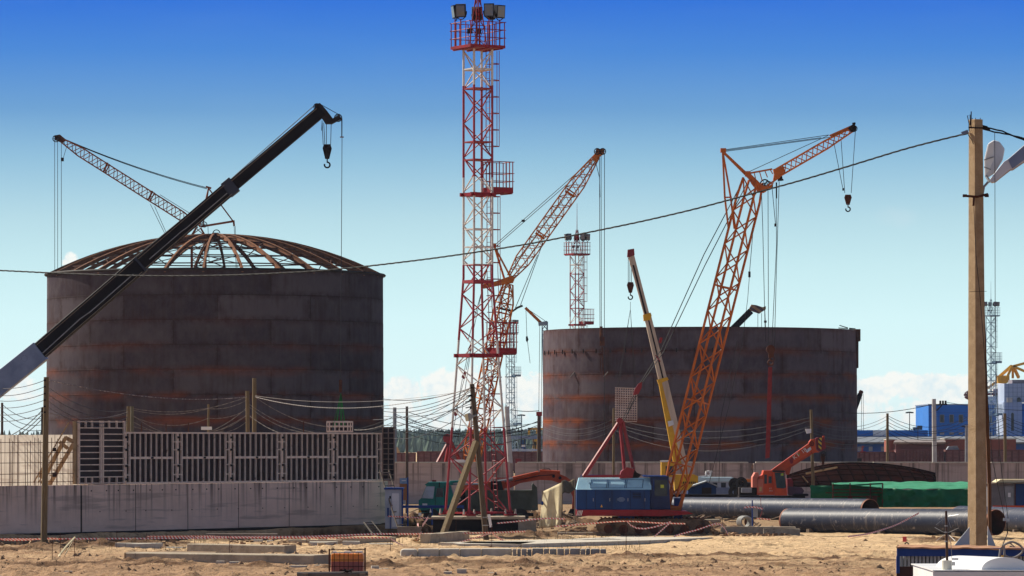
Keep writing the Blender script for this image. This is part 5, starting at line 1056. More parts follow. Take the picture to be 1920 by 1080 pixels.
t_ = thing('warning_sign', 'small white sign with a yellow warning triangle on the blue rail', 'sign', P(787, 967, 245.8)); MB().pbox(784.5, 960, 790, 967, 245.8, .02).build('plate', m_white, t_); MB().pprism([(784, 961), (790.5, 961), (787.2, 954)], 245.78, .018).build('triangle', m_yellow, t_); mb = MB(); mb.pbox(787.0, 956.3, 787.5, 958.6, 245.765, .01); mb.pbox(787.0, 959.2, 787.5, 959.8, 245.765, .01); mb.build('exclamation_mark', m_dark, t_)
t_ = MB().pprism([(805, 961), (809.5, 961), (807.2, 953)], 245.8, .03).solo('warning_triangle', m_white, 'small white triangle sign on the blue rail under the truck cab', 'sign')
# ladders
def ladder_thing(label, a0, a1, b0, b1, nr, mat, w=.05, name='wooden_ladder'):
    t_ = thing(name, label, 'ladder', (a0+b0)/2); mb = MB(); mb.beam(a0, a1, w, w*1.6); mb.beam(b0, b1, w, w*1.6); mb.build('side_rail', mat, t_); mb = MB()
    for k in range(nr): f_ = (k+.6)/nr; mb.beam(a0.lerp(a1, f_), b0.lerp(b1, f_), w*.7, w*1.2)
    mb.build('rungs', mat, t_); return t_
ladder_thing('grey wooden ladder leaning at the right end of the long wall', P(747, 992, 246), P(712, 882, 248), P(762, 990, 247), P(729, 881, 249), 9, m_woodd)
ladder_thing('short wooden ladder lying against the foot of the long wall', P(700, 1003, 240), P(682, 979, 243.5), P(716, 1002, 241), P(697, 978, 244.5), 6, M('pale_grey_wood', (.10, .085, .075), None))
D = 237.0; t_ = thing('wooden_stair', 'rough wooden stair with handrail in front of the pale sunlit wall', 'stair', P(100, 905, D))
mb = MB(); mb.beam(P(92, 910, D), P(139, 830, D), .09, .22); mb.beam(P(78, 907, D+.7), P(124, 820, D+.7), .09, .18); mb.build('stringer', m_woodl, t_)
mb = MB()
for k in range(8): f_ = k/7; a = P(90, 904, D).lerp(P(136, 830, D), f_); mb.box(a+Vector((0, .35, .05)), (.22, .8, .05))
mb.build('tread', m_woodl, t_)
mb = MB(); mb.beam(P(63, 905, D), P(129, 792, D), .07); mb.beam(P(72, 905, D+.7), P(122, 818, D+.7), .06); mb.build('handrail', m_woodl, t_)
mb = MB(); mb.beam(P(111, 828, D), P(127, 841, D), .06, .2); mb.beam(P(122, 820, D), P(141, 830, D), .06, .22); mb.beam(P(76, 896, D), P(80, 882, D), .06, .22); mb.build('brace_board', m_woodl, t_)
MB().box(P(102, 843, D-.2), (.2, .1, .2)).build('bracket', m_dark, t_); MB().box(P(102, 890, D-.2), (.22, .1, .24)).build('bracket', m_dark, t_)
mb = MB(); mb.tube([P(139, 792, D), P(140, 905, D)], .06, 5); mb.build('post', m_rust, t_)
# ------------------------------------------------------------------ poles
POLES = {}
def pole(key, x0, y0, x1, D, r, mat, label, name='wooden_pole', group=None, top=None):
    t_ = thing(name, label, 'utility pole', G(x1, D)); a = G(x1, D, -.1); b_ = P(x0, y0, D)
    MB().tube([a, a.lerp(b_, .5), b_], r*1.12, 8, r*.9).build('pole_shaft', mat, t_, smooth=True); POLES[key] = t_; return t_
m_pd = M('dark_pole_wood', (.09, .06, .045), (.05, .035, .03), .9); m_pc = M('pole_concrete', (.48, .47, .46), (.36, .35, .34), .85)
pole('a', 87, 707, 82, 196, .135, m_wood, 'nearest wooden pole, standing in front of the left concrete wall')
t_ = POLES['a']; mb = MB(); [mb.box(P(84, y, 195.9), (.10, .12, .07)) for y in (713, 725, 738, 750, 762, 773)]; mb.build('insulator', m_dark, t_)
pole('b', 4, 755, 4, 290, .09, m_pd, 'thin dark pole at the left edge of the picture')
pole('c', 80, 764, 80, 290, .12, m_dark, 'dark pole partly hidden by the nearest wooden pole')
pole('d', 241, 762, 239, 256, .12, m_wood, 'weathered pole standing behind the tall formwork panel'); pole('d2', 248, 762, 248, 263, .12, M('grey_green_wood', (.13, .12, .07), (.08, .07, .05)), 'greyer pole close beside the weathered pole behind the tall formwork panel')
pole('e', 391, 758, 390, 266, .07, m_wood, 'short pole with a small lamp behind the second formwork panel')
MB().pbox(377, 800, 397, 806, 265.5, .15).build('lamp', m_white, POLES['e'])
pole('f', 464, 733, 466, 262, .13, m_wood, 'lower wooden pole of the pair behind the formwork'); pole('g', 477, 709, 477, 266, .14, m_wood, 'taller wooden pole of the pair behind the formwork')
pole('h', 763, 762, 763, 300, .10, m_pd, 'dark wooden pole right of the formwork end panel'); pole('i', 740, 764, 740, 360, .17, M('blue_grey_pole', (.20, .23, .27), (.14, .16, .19)), 'grey pole right of the left tank, behind the back wall')
pole('j', 885, 720, 912, 216, .135, M('dark_olive_wood', (.12, .085, .055), (.07, .05, .035), .85, ns=3, stretch=(8, 8, .5), bump=.5), 'leaning wooden pole with a floodlight and a prop in front of the red tower')
t_ = POLES['j']; mb = MB(); mb.beam(G(826, 214, 0.0), P(893, 828, 215.7), .26, .26); mb.build('wooden_prop', m_wood, t_)
MB().pprism([(914, 965), (919, 964), (923, 988), (918, 989)], 215.5, .25).build('meter_box', m_white, t_); mb = MB(); [mb.tube([P(905, y, 215.8), P(916, y, 215.8)], .03, 5) for y in (970, 985)]; mb.build('box_bracket', m_grey, t_)
mb = MB(); mb.pprism([(871, 777), (880, 774), (888, 779), (888, 782), (880, 790), (874, 789)], 215.6, .35); o = mb.build('floodlight', m_grey, t_); MB().pprism([(870.5, 777), (877, 775.5), (879, 789.5), (873.5, 790)], 215.56, .035).build('lamp_glass', m_canvas, o); MB().tube([P(887, 780, 215.8), P(893, 778, 215.9)], .05, 5).build('lamp_arm', m_grey, o)
mb = MB(); [mb.box(P(x, y, 215.7), (.12, .12, .08)) for x, y in ((885, 727), (883, 742), (882, 750), (883, 765))]; [mb.beam(P(x, y, 215.8), P(x-12, y+3, 215.8), .05) for x, y in ((885, 740), (884, 751), (885, 762))]; mb.build('insulator', m_dark, t_)
pole('k', 1011, 772, 1010, 362, .17, m_pd, 'dark pole with a red fitting just left of the right tank'); MB().box(P(1011, 776, 361.8), (.5, .3, .35)).build('fitting', m_dkred, POLES['k'])
pole('l', 950, 762, 961, 362, .22, m_pc, 'pale leaning pole behind the red tower'); pole('m', 1151, 765, 1150, 331, .10, m_wood, 'wooden pole standing behind the blue crane house'); pole('n', 1521, 768, 1526, 292, .11, m_wood, 'wooden pole with a white lamp behind the orange red crane boom')
MB().pprism([(1510, 804), (1521, 804), (1521, 812), (1513, 813)], 291.7, .3).build('lamp', m_white, POLES['n'])
pole('o', 1664, 775, 1664, 362, .12, m_wood, 'thin wooden pole right of the right tank')
pole('p', 1751, 748, 1753, 366, .2, m_pc, 'white concrete pole with a bracket of insulators before the blue building')
t_ = POLES['p']; mb = MB(); mb.beam(P(1756, 770, 366), P(1766, 760, 366), .1); mb.beam(P(1755, 759, 366), P(1776, 758, 366), .12); [mb.box(P(x, 755, 366), (.16, .16, .35)) for x in (1763, 1768, 1773)]; mb.build('insulator_bracket', m_dark, t_)
pole('q', 1812, 797, 1812, 362, .13, m_grey, 'grey pole just left of the square concrete pole'); MB().beam(P(1803, 800, 362), P(1822, 800, 362), .1).build('crossarm', m_dark, POLES['q'])
pole('r', 1884, 775, 1886, 362, .14, m_wood, 'wooden pole in front of the pale panelled tower at the right')
# ------------------------------------------------------------------ wires
def wire(a, b_, s, r=.016, mat=None, label=None, group=None, name='overhead_wire', twist=0.0):
    pts = sag(a, b_, s, 18); mb = MB()
    if twist:
        L = (b_-a).length; nn = int(L/twist*4); base = sag(a, b_, s, nn); st = [[], []]
        for i, p in enumerate(base):
            for q in (0, 1): t = i*math.pi/2+q*math.pi; st[q].append(p+Vector((0, math.cos(t)*r, math.sin(t)*r*1.3)))
        for q in st: mb.tube(q, r*.8, 4)
    else: mb.tube(pts, r, 4)
    mb.solo(name, mat or m_rope, label, 'wire', group)
lb, g_ = 'thin dark wire running from the nearest wooden pole to the left edge', 'wires left of the nearest pole'
for k, (y0, y1) in enumerate(((724, 713), (738, 725), (747, 738), (760, 750), (774, 762), (786, 773))): wire(P(-25, y0, 250), P(84, y1, 196), .25, .017, None, TOPO[k]+' dark wire from the nearest wooden pole to the left edge', g_)
for k, (y0, y1) in enumerate(((758, 800), (770, 812), (780, 826))): wire(P(4, y0, 290), P(80, y0+26, 290), .4, .02, None, TOPO[k]+' thin wire between the two dark poles at the left edge', 'wires between the dark poles at the left')
for k, (y0, y1) in enumerate(((826, 768), (832, 776), (838, 784))): wire(P(-10, y0, 290), P(80, y1, 290), .4, .03, None, TOPO[k]+' thicker dark wire rising to the dark pole at the left', 'thicker wires rising to the dark pole')
lb, g_ = 'dark wire from the nearest wooden pole to the poles behind the formwork', 'wires from the nearest pole to the formwork poles'
for k, (y0, y1, s) in enumerate(((725, 768, .5), (738, 775, .6), (750, 782, .7), (762, 790, .6))): wire(P(88, y0, 196), P(240, y1, 256), s, .013, None, TOPO[k]+' '+lb, g_)
wire(P(88, 773, 196), P(240, 772, 256), .35, .012, m_ropel, 'pale twisted wire from the nearest wooden pole to the tall formwork panel', twist=1.1)
wire(P(88, 712, 196), P(464, 744, 262), .45, .015, M('dotted_pale_wire', (.10, .08, .08), (.45, .38, .34), .6, ns=1.6, lo=.5, hi=.55), 'long beaded wire from the nearest wooden pole across the left tank')
lb, g_ = 'pale twisted wire between the poles behind the formwork', 'pale twisted wires behind the formwork'
for k, ((x0, y0), (x1, y1), s) in enumerate((((250, 766), (463, 744), .5), ((250, 769), (391, 766), .3), ((391, 766), (463, 750), .2), ((250, 779), (463, 764), 1.5), ((250, 781), (391, 784), .5), ((391, 784), (463, 768), .2), ((250, 791), (463, 778), 1.1), ((250, 800), (420, 808), .3), ((400, 808), (463, 778), .2), ((425, 810), (463, 790), .1))):
    wire(P(x0, y0, 262), P(x1, y1, 263), s, .012, m_ropel, lb+', counted '+ORD[k]+' from the top', g_, twist=.9)
lb, g_ = 'pale twisted wire falling from the pole pair down to the formwork', 'pale twisted wires right of the pole pair'
for k, ((x0, y0), (x1, y1), s) in enumerate((((478, 744), (640, 801), .5), ((466, 757), (590, 811), .3), ((466, 762), (570, 811), .3), ((466, 778), (522, 811), .1))): wire(P(x0, y0, 264), P(x1, y1, 262), s, .012, m_ropel, TOPO[k]+' '+lb, g_, twist=.9)
wire(P(664, 806, 264), P(716, 798, 262), .1, .012, m_ropel, 'short pale wire right of the small hanging framed panel', twist=.9)
wire(P(478, 744, 265), P(884, 728, 217), .85, .013, m_ropel, 'long pale twisted wire from the pole pair to the leaning pole', twist=1.2)
wire(P(478, 742, 265), P(884, 731, 217), .5, .009, m_ropel, 'thin pale wire just above the long twisted wire')
lb, g_ = 'dark wire gathered at the leaning pole from the left', 'wires gathered at the leaning pole'
for k, (y0, x0, y1, s, rr) in enumerate(((748, 718, 727, .3, .022), (765, 716, 727, .4, .018), (771, 718, 731, .45, .018), (787, 700, 741, .3, .018), (797, 716, 751, .4, .018), (800, 745, 733, .2, .018), (812, 760, 741, .2, .018), (822, 735, 765, .5, .018), (806, 735, 748, .4, .016), (780, 718, 757, .3, .016))): wire(P(x0, y0, 258), P(884, y1, 217), s, rr, None, lb+', counted '+ORD[k]+' from the top', g_)
lb, g_ = 'thin far wire strung between the grey pole and the pole left of the right tank', 'far wires left of the right tank'
for k, (y0, y1) in enumerate(((772, 792), (776, 800), (783, 789), (790, 803), (797, 797), (803, 812), (808, 790), (779, 808))): wire(P(740 if k % 2 else 764, y0, 361), P(1010, y1, 362), .8+.25*(k % 3), .024, None, TOPO[k]+' far wire from the grey pole to the pole with the red fitting', g_)
for k, (y0, y1) in enumerate(((800, 780), (808, 790), (795, 800), (812, 797))): wire(P(560, y0, 362), P(740, y1, 361), .8, .022, None, TOPO[k]+' thin far wire running behind the left tank to the grey pole', 'far wires behind the left tank')
wire(P(957, 768, 362), P(1011, 770, 362), .1, .03, None, 'short wire between the pale leaning pole and the pole with the red fitting')
lb, g_ = 'thin dark wire crossing in front of the right tank', 'wires in front of the right tank'
for k, (y0, y1) in enumerate(((785, 782), (793, 788), (797, 798), (806, 803))): wire(P(1012, y0+4, 362), P(1151, y0, 331), .8, .010, None, TOPO[k]+' wire before the right tank, ending at the pole behind the blue house', g_); wire(P(1151, y0, 331), P(1522, y1, 292), 1.0+.2*k, .009, None, TOPO[k]+' wire before the right tank, ending at the pole with white lamp', g_)
lb, g_ = 'thin dark wire between the poles right of the right tank', 'wires right of the right tank'
for k, (y0, y1, y2) in enumerate(((780, 781, 786), (786, 785, 793), (797, 793, 799), (803, 798, 806), (812, 806, 812), (820, 812, 820))):
    wire(P(1522, y0+8, 292), P(1664, y0, 362), .7, .016, None, TOPO[k]+' wire running left from the thin wooden pole right of the right tank', g_); wire(P(1664, y1-2, 362), P(1812, y1+2, 362), .9+.2*(k % 2), .02, None, TOPO[k]+' wire running right from the thin wooden pole right of the right tank', g_); wire(P(1812, y1+2, 362), P(1886, y1, 362), .5, .02, None, TOPO[k]+' wire crossing behind the square concrete pole', g_); wire(P(1886, y1, 362), P(2010, y2, 362), .7, .02, None, TOPO[k]+' wire from the pole before the pale tower to the right edge', g_)
wire(P(1560, 772, 366), P(1752, 757, 366), .4, .026, None, 'single wire reaching the top of the white concrete pole from the left'); wire(P(1774, 754, 366), P(1990, 768, 366), .3, .02, None, 'single wire leaving the insulator bracket to the right')
# long cable across the whole picture
cab = [(-60, 505), (0, 507), (100, 512), (200, 516), (300, 517.5), (400, 517), (500, 513.5), (600, 508), (700, 498), (800, 486), (900, 472), (1000, 456), (1100, 436.5), (1200, 416), (1300, 393), (1400, 366), (1500, 339), (1600, 309), (1700, 278), (1780, 258), (1812, 250), (1830, 247)]
cp = [P(x, y, 96-21*(x+60)/1890.0) for x, y in cab]
def resample(pts, step):
    out = []; 
    for a, b_ in zip(pts[:-1], pts[1:]):
        k = max(1, int((b_-a).length/step)); out += [a.lerp(b_, j/k) for j in range(k)]
    return out+[pts[-1]]
def smooth_pts(pts):
    return [pts[0]]+[(pts[i-1]+pts[i]*2+pts[i+1])/4 for i in range(1, len(pts)-1)]+[pts[-1]]
rs = resample(cp, .08)
for _ in range(40): rs = smooth_pts(rs)
def twisted(rs, r, per):
    mb = MB()
    for q in range(3):
        mb.tube([p+Vector((0, math.cos(i*2*math.pi/per+q*2.1)*r, math.sin(i*2*math.pi/per+q*2.1)*r)) for i, p in enumerate(rs)], r*.75, 4)
    return mb
m_cable = M('black_cable', (.006, .006, .008), (.03, .03, .03), .7, ns=4, spec=.15)
twisted(rs, .0105, 8).solo('twisted_cable', m_cable, 'thick twisted black cable sagging across the whole view to the square concrete pole', 'cable')
for j, pts in enumerate([[(1841, 237), (1858, 241), (1880, 246), (1900, 255), (1935, 268)], [(1841, 241), (1862, 247), (1890, 252), (1935, 263)]]):
    twisted(resample([P(x, y, 75) for x, y in pts], .06), .009, 8).solo('twisted_cable', m_cable, ['upper', 'lower'][j]+' of two black cables leaving the square concrete pole to the right edge', 'cable')
twisted(resample([P(1865, 247, 74.5), P(1865.5, 350, 74.5), P(1866, 600, 74.5), P(1868, 700, 74.5), P(1874, 850, 74.3), P(1890, 972, 74)], .08), .006, 8).solo('hanging_cable', m_cable, 'thin twisted cable hanging from the two black cables right of the concrete pole', 'cable')
twisted(resample([P(1826, 388, 74.8), P(1830, 480, 74.7), P(1838, 560, 74.7), P(1850, 720, 74.5), P(1860, 860, 74.3), P(1884, 972, 74)], .08), .006, 8).solo('hanging_cable', m_cable, 'thin twisted cable running down from the clamp of the square concrete pole', 'cable')
# ------------------------------------------------------------------ square concrete pole with its lamps
D = 75.0; CPo = thing('concrete_pole', 'tall square tan concrete pole with two street lamps near the right edge', 'concrete pole', G(1834, D))
m_tan = M('aggregate_concrete', (.52, .37, .22), (.40, .27, .15), .95, ns=6, bump=.9, bs=60, c3=(.66, .53, .37), f3=.60, s3=40)
a = math.radians(32); R = Matrix.Rotation(a, 3, 'Z'); b0 = G(1834, D, -.2); zt = P(0, 224, D).z; mb = MB(); i = len(mb.v)
for z, s in ((-.2, .272), (zt, .176)):
    xc = b0.x+(0 if z < 0 else (1829.5-1834)*D/F)
    for x, y in ((-1, -1), (1, -1), (1, 1), (-1, 1)): v_ = R @ Vector((x*s/2, y*s/2*1.05, 0)); mb.v.append((xc+v_.x, D+v_.y, z))
for q in ((0, 3, 2, 1), (4, 5, 6, 7), (0, 1, 5, 4), (1, 2, 6, 5), (2, 3, 7, 6), (3, 0, 4, 7)): mb.f.append(q)
mb.build('pole_shaft', m_tan, CPo, bevel=.012)
pp = lambda x, y, d=0: P(x, y, D+d)
mb = MB(); mb.tube([pp(1819, 235, -.16), pp(1819, 215, -.16), pp(1814, 217, -.16), pp(1817, 232, -.16), pp(1817, 246, -.16)], .008, 5); mb.tube([pp(1821, 209, -.16), pp(1820.5, 238, -.16)], .010, 5)
for x in (1823, 1829, 1838): mb.tube([pp(x, 227, 0), pp(x, 221, 0)], .006, 4)
mb.build('wire_hook', m_dark, CPo)
mb = MB(); mb.tube([pp(1816, 239, -.2), pp(1842, 240, -.15), pp(1856, 243, -.1)], .014, 5); mb.tube([pp(1815, 252, -.18), pp(1822, 262, -.18), pp(1825, 270, -.18)], .008, 5); mb.tube([pp(1842, 236, 0), pp(1850, 238, 0), pp(1855, 243, 0)], .018, 5); mb.build('cable_tie', m_dark, CPo)
mb = MB(); mb.beam(pp(1803, 250.5), pp(1815, 246), .045, .055); mb.build('cable_clamp', m_bluel, CPo)
mb = MB(); mb.beam(pp(1805, 367, -.18), pp(1832, 369, -.2), .03, .04); mb.beam(pp(1832, 369, -.2), pp(1852, 364, -.1), .03, .04); [mb.box(pp(x, 367, -.19), (.035, .035, .05)) for x in (1807, 1811, 1848, 1852)]; mb.tube([pp(1826, 370, -.2), pp(1825, 386, -.2)], .02, 5); mb.build('steel_clamp', m_rust, CPo)
mb = MB(); mb.tube([pp(1839, 420, .1), pp(1841, 372, .05), pp(1845, 350, 0), pp(1853, 341, 0)], .022, 7); mb.build('lamp_bracket', m_grey, CPo)
m_lh = M('lamp_shell_grey', (.55, .57, .62), (.46, .48, .53), .4)
# lamp seen from below, pointing away up-left
mb = MB(); mb.prism([pp(1846, 320, .3), pp(1845, 300, .3), pp(1852, 270, .3), pp(1863, 263, .3), pp(1874, 266, .3), pp(1884, 280, .3), pp(1880, 300, .3), pp(1865, 325, .3), pp(1853, 333, .3), pp(1846, 331, .3)], (.02, .16, .02)); o = mb.build('street_lamp', m_lh, CPo, bevel=.03)
mb = MB(); mb.prism([pp(1847, 300, .28), pp(1854, 271, .28), pp(1863, 265, .28), pp(1863, 300, .28), pp(1855, 318, .28), pp(1847, 330, .28)], (0, .02, 0)); mb.build('lamp_cover', m_white, o)
mb = MB(); mb.beam(pp(1845, 300, .26), pp(1863, 294, .26), .012, .02); mb.beam(pp(1845, 313, .26), pp(1858, 318, .26), .012, .02); mb.beam(pp(1856, 341, .2), pp(1849, 330, .3), .035); mb.build('lamp_hinge', m_grey, o)
mb = MB(); mb.prism([pp(1855, 337), pp(1858, 343), pp(1866, 341), pp(1894, 318), pp(1898, 318), pp(1960, 276), pp(1960, 232), pp(1945, 250), pp(1890, 298), pp(1882, 303)], (.03, .19, 0)); o = mb.build('street_lamp', m_lh, CPo, bevel=.03)
mb = MB(); mb.prism([pp(1890, 299, -.01), pp(1900, 291, -.01), pp(1960, 240, -.01), pp(1960, 268, -.01), pp(1903, 313, -.01), pp(1898, 316, -.01)], (0, .018, 0)); mb.build('lamp_cover', m_bluel, o); mb = MB(); mb.prism([pp(1866, 342, .02), pp(1896, 319, .02), pp(1900, 319, .02), pp(1960, 278, .02), pp(1960, 274, .02), pp(1896, 316, .02)], (0, .15, 0)); mb.build('lamp_lens', M('warm_lens', (.45, .32, .24), None, .4), o)
mb = MB(); mb.beam(pp(1840, 500, .12), pp(1855, 905, .3), .06, .07); mb.tube([pp(1855, 905, .3), G(1858, 75.3, 0)], .035, 6); mb.solo('leaning_plank', M('brown_plank', (.16, .075, .035), (.11, .05, .025), .8), 'thin brown plank leaning behind the square concrete pole', 'plank')
mb = MB(); [mb.tube([pp(1817, y, -.17), pp(1850, y-1, -.12)], .004, 4) for y in (547,)]; mb.build('tie_wire', m_dark, CPo)
# ------------------------------------------------------------------ kiosk and white roof at lower right
t_ = thing('kiosk', 'low kiosk with blue fascia and corrugated grey panels below the square concrete pole', 'kiosk', G(1830, 66)); D = 66.0
x0 = P(1679, 0, D).x; x1 = P(2060, 0, D).x
mb = MB(); mb.grid(40, 2, lambda u, v: Vector((x0+.2*v+(x1-x0)*u, 65.85+1.6*v, P(0, 1025.5+u*4, D).z+.006*math.sin(u*60)+.004*math.sin(u*23)))); mb.build('roof_sheet', M('brown_rusty_roof', (.42, .23, .13), (.30, .15, .08), .85), t_, solid=.02)
mb = MB(); mb.pbox(1682, 1027.5, 2060, 1043, 65.92, .06); mb.pbox(1681, 1043, 1687, 1075, 65.95, .06); mb.build('fascia', m_blue2, t_)
mb = MB(); x = 1687.0
while x < 2060: mb.pprism([(x, 1043), (x+1.2, 1043), (x+1.2, 1062), (x, 1062)], 66.02, .05); mb.pbox(x+1.2, 1043, x+5.6, 1062, 65.99, .04); x += 7.0
mb.build('corrugated_panel', M('galvanised_sheet', (.33, .36, .37), (.26, .29, .30), .45), t_)
mb = MB(); mb.pbox(1687, 1043, 2060, 1062, 66.08, .02); mb.build('panel_backing', m_dark, t_)
mb = MB(); a_, b__ = P(1681, 0, 66).x, P(2060, 0, 66).x; zk = P(0, 1062.5, 66).z; mb.prism([(a_, 66, 0), (b__, 66, 0), (b__, 67.4, 0), (a_+.24, 67.4, 0)], (0, 0, zk)); mb.build('lower_wall', M('dark_brown_boards', (.045, .022, .02), (.06, .03, .028), .8, ns=1), t_)
for sx_, pts in enumerate((((1818, 988), (1818, 1023), (1789, 1023)), ((1852, 986), (1852, 1024), (1867, 1024)))):
    MB().pprism(pts, 68.0, .03).solo('metal_gusset', M('white_grey_sheet', (.50, .54, .56), (.42, .45, .47), .5), ['left', 'right'][sx_]+' white triangular sheet beside the foot of the square concrete pole', 'metal sheet')
D = 45.0; t_ = thing('service_truck', 'white service truck roof with a rounded hatch at the lower right corner', 'truck', G(1880, 46))
zr = P(0, 1071, D).z; xl, xr = P(1752, 0, D).x, P(2080, 0, D).x
mb = MB(); mb.zbox(xl, xr, 45, 47.4, .9, zr); mb.build('body', m_white, t_, bevel=.02); mb = MB(); mb.zbox(xl-.02, xr+.02, 44.96, 47.42, zr+.002, zr+.012); mb.zbox(xl-.02, xr, 44.95, 44.99, zr-.05, zr-.005); mb.build('roof_edge', m_white, t_)
arc = [P(1840, 1072, D+.1)]+[P(1840+(46+46*-math.cos(t_a)), 1072-27*math.sin(t_a)**.8, D+.1) for t_a in np.linspace(.12, math.pi-.12, 16)]+[P(1932, 1072, D+.1)]
mb = MB(); mb.prism(arc, (-.36, 1.2, -.012)); mb.build('rounded_hatch', M('gloss_white', (.80, .80, .79), (.76, .76, .76), .35), t_, smooth=True)
mb = MB(); c_ = P(1775, 1071, D+.15); mb.tube([c_, c_+Vector((0, 0, .115))], .056, 20); mb.build('roof_vent_pipe', M('ivory_plastic', (.72, .70, .58), (.6, .58, .5), .5), t_, smooth=True); mb = MB(); mb.box(P(1786, 1057, D+.25), (.05, .05, .04)); mb.box(P(1790, 1048, D+.3), (.07, .1, .02)); mb.build('roof_fitting', m_white, t_)
for x in (0.6, 1.9): MB().tube([(xl+x, 45.1, .5), (xl+x, 45.4, .5)], .5, 18).build('wheel', m_rubber, t_)
AN = thing('whip_antenna_mast', 'thin brown mast with crossed rods rising from the white truck roof', 'antenna', P(1776, 1056, 45.15)); D = 45.15
mb = MB(); mb.tube([P(1776, 1060, D), P(1775, 1010, D), P(1774, 958, D)], .0145, 8, .0125); mb.build('mast', M('dark_brown_mast', (.05, .028, .022), (.09, .05, .04), .6), AN, smooth=True)
mb = MB(); [mb.tube([P(*p, D+dy), P(*q, D)], .0032, 4) for p, q, dy in (((1755, 984), (1772, 970), -.1), ((1753, 989), (1771, 999), -.1), ((1797, 990), (1777, 999), -.1), ((1756, 1014), (1771, 1002), .1), ((1778, 968), (1797, 965), .1), ((1780, 1004), (1791, 1014), .1))]; mb.build('rod', m_steel, AN)
mb = MB(); mb.tube([P(1778, 1002, D), P(1783, 1020, D), P(1785, 1050, D)], .0025, 4); mb.tube([P(1777, 972, D), P(1783, 990, D)], .002, 4); mb.build('lead', m_steel, AN); mb = MB(); [mb.tube([P(1774, y, D), P(1774, y+2, D)], .0165, 8) for y in (985, 997, 1014)]; mb.build('band', m_steel, AN)
# hose, clamp and handle at the lower right
HO = thing('hose_coil', 'grey hose loop hanging over the kiosk edge below the hanging cables', 'hose', P(1896, 1040, 65.7)); D = 65.7
pts = [P(1897+19*math.cos(t)+2*math.cos(3*t), 1031+15*math.sin(t), D+.05*math.sin(t)) for t in np.linspace(-2.6, 2.4, 20)]; mb = MB(); mb.tube(pts, .017, 7); mb.tube([P(1874, 1046, D), P(1876, 1030, D), P(1882, 1022, D), P(1884, 1046, D)], .02, 7); mb.tube([P(1884, 1020, D), P(1894, 1018, D), P(1903, 1026, D), P(1893, 1024, D)], .014, 7); mb.build('hose', M('grey_hose', (.30, .29, .29), (.22, .21, .21), .5), HO, smooth=True)
MB().pbox(1878, 1041, 1882, 1048, D-.05, .05).build('yellow_fitting', m_yellow, HO)
HC = thing('cable_clamp', 'steel clamp with dark handle joining the two hanging cables', 'clamp', P(1887, 1010, 73)); D = 73.0
mb = MB(); mb.beam(P(1868, 1005, D), P(1868, 1006, D), .01); mb.box(P(1871, 1004, D), (.05, .05, .05)); mb.box(P(1877, 1005, D), (.05, .05, .045)); mb.v = [(v[0]+(1887-1874)*D/F, v[1], v[2]+(1005-975)*D/F) for v in mb.v]; mb.build('clamp_body', m_steel, HC); mb = MB(); mb.tube([P(1888, 980, D), P(1889, 1000, D), P(1875, 1034, D-1)], .009, 6); mb.build('pull_rope', m_rope, HC); mb = MB(); mb.tube([P(1871, 1024, D-1), P(1870, 1042, D-1)], .022, 7); mb.build('handle', m_dark, HC)
# ------------------------------------------------------------------ concrete pieces lying on the ground
def slab(px0, px1, yt, yb, label, name='concrete_beam', depth=.7, mat=None, dyr=0.0, grp=None, cat='concrete beam', irr=.0, z0=None, hh=None):
    D0 = 40000/(yb-HY); h = max(.06, (yb-yt)*D0/F); a = G(px0, D0); b_ = G(px1, D0-dyr if dyr else D0); d = (b_-a); L = d.length; u = d.normalized(); v = Vector((-u.y, u.x, 0)); zz = min(gz(a.x+.1, a.y), gz(b_.x-.1, b_.y), 0)-.08
    mb = MB(); n_ = max(2, int(L/.8)); N = []
    for i in range(n_+1):
        p = a+d*(i/n_); e = .0 if not irr else random.uniform(-irr, irr); 
        mb.v += [tuple(p+Vector((0, 0, zz))+v*e), tuple(p+Vector((0, 0, h-.03+e*.3))+v*e), tuple(p+v*.03+Vector((0, 0, h+e*.3))), tuple(p+v*depth+Vector((0, 0, h+e*.2))), tuple(p+v*depth+Vector((0, 0, zz)))]
    for i in range(n_):
        for j in range(4): q = i*5+j; mb.f.append((q, q+5, q+6, q+1))
    mb.f.append((0, 1, 2, 3, 4)); q = n_*5; mb.f.append((q+4, q+3, q+2, q+1, q)); return mb.solo(name, mat or m_conc, label, cat, grp)
slab(216, 303, 1018.5, 1032, 'pale slab with a dirt heap before it, right of the nearest wooden pole', mat=m_concl, irr=.04); slab(310, 352, 1026, 1033, 'low pale concrete strip between two larger slabs', mat=m_concl)
slab(351, 533, 1019.5, 1041, 'long concrete beam with a broken left end, behind the longest beam', dyr=3.5, depth=.8); slab(236, 588, 1036.5, 1053.5, 'longest concrete beam lying left of the amber liquid tank', dyr=4.0, depth=1.6)
slab(233, 400, 1036, 1049, 'broken row of slab ends caked with soil', mat=M('soil_caked_concrete', (.27, .19, .115), (.17, .115, .075), .95, bump=.8), irr=.16, depth=2.4)
slab(386, 520, 1000.5, 1012, 'mottled grey concrete beam behind the tape at the foot of the long wall', mat=M('mottled_concrete', (.22, .18, .15), (.13, .10, .085), .9, ns=4)); slab(470, 492, 1012, 1021, 'small square concrete block between two beams', mat=m_concl, depth=.4); slab(500, 512, 1013, 1021, 'small rough stone lump between two beams', 'stone', mat=m_concl, depth=.3, cat='stone')
slab(541, 640, 1012, 1024, 'thin shaded slab left of the rounded pale slab', depth=.5); slab(580, 632, 1015.5, 1028, 'rounded pale slab behind the amber liquid tank', mat=m_concl, irr=.05); slab(642, 674, 1015, 1028, 'pale broken slab right of the rounded slab', mat=m_concl, irr=.05)
slab(630, 742, 1007, 1019, 'shaded beam with a rough right end below the short ladder', depth=.6, irr=.03); slab(692, 736, 1019, 1026, 'low pale strip in front of the shaded beam', mat=m_concl)
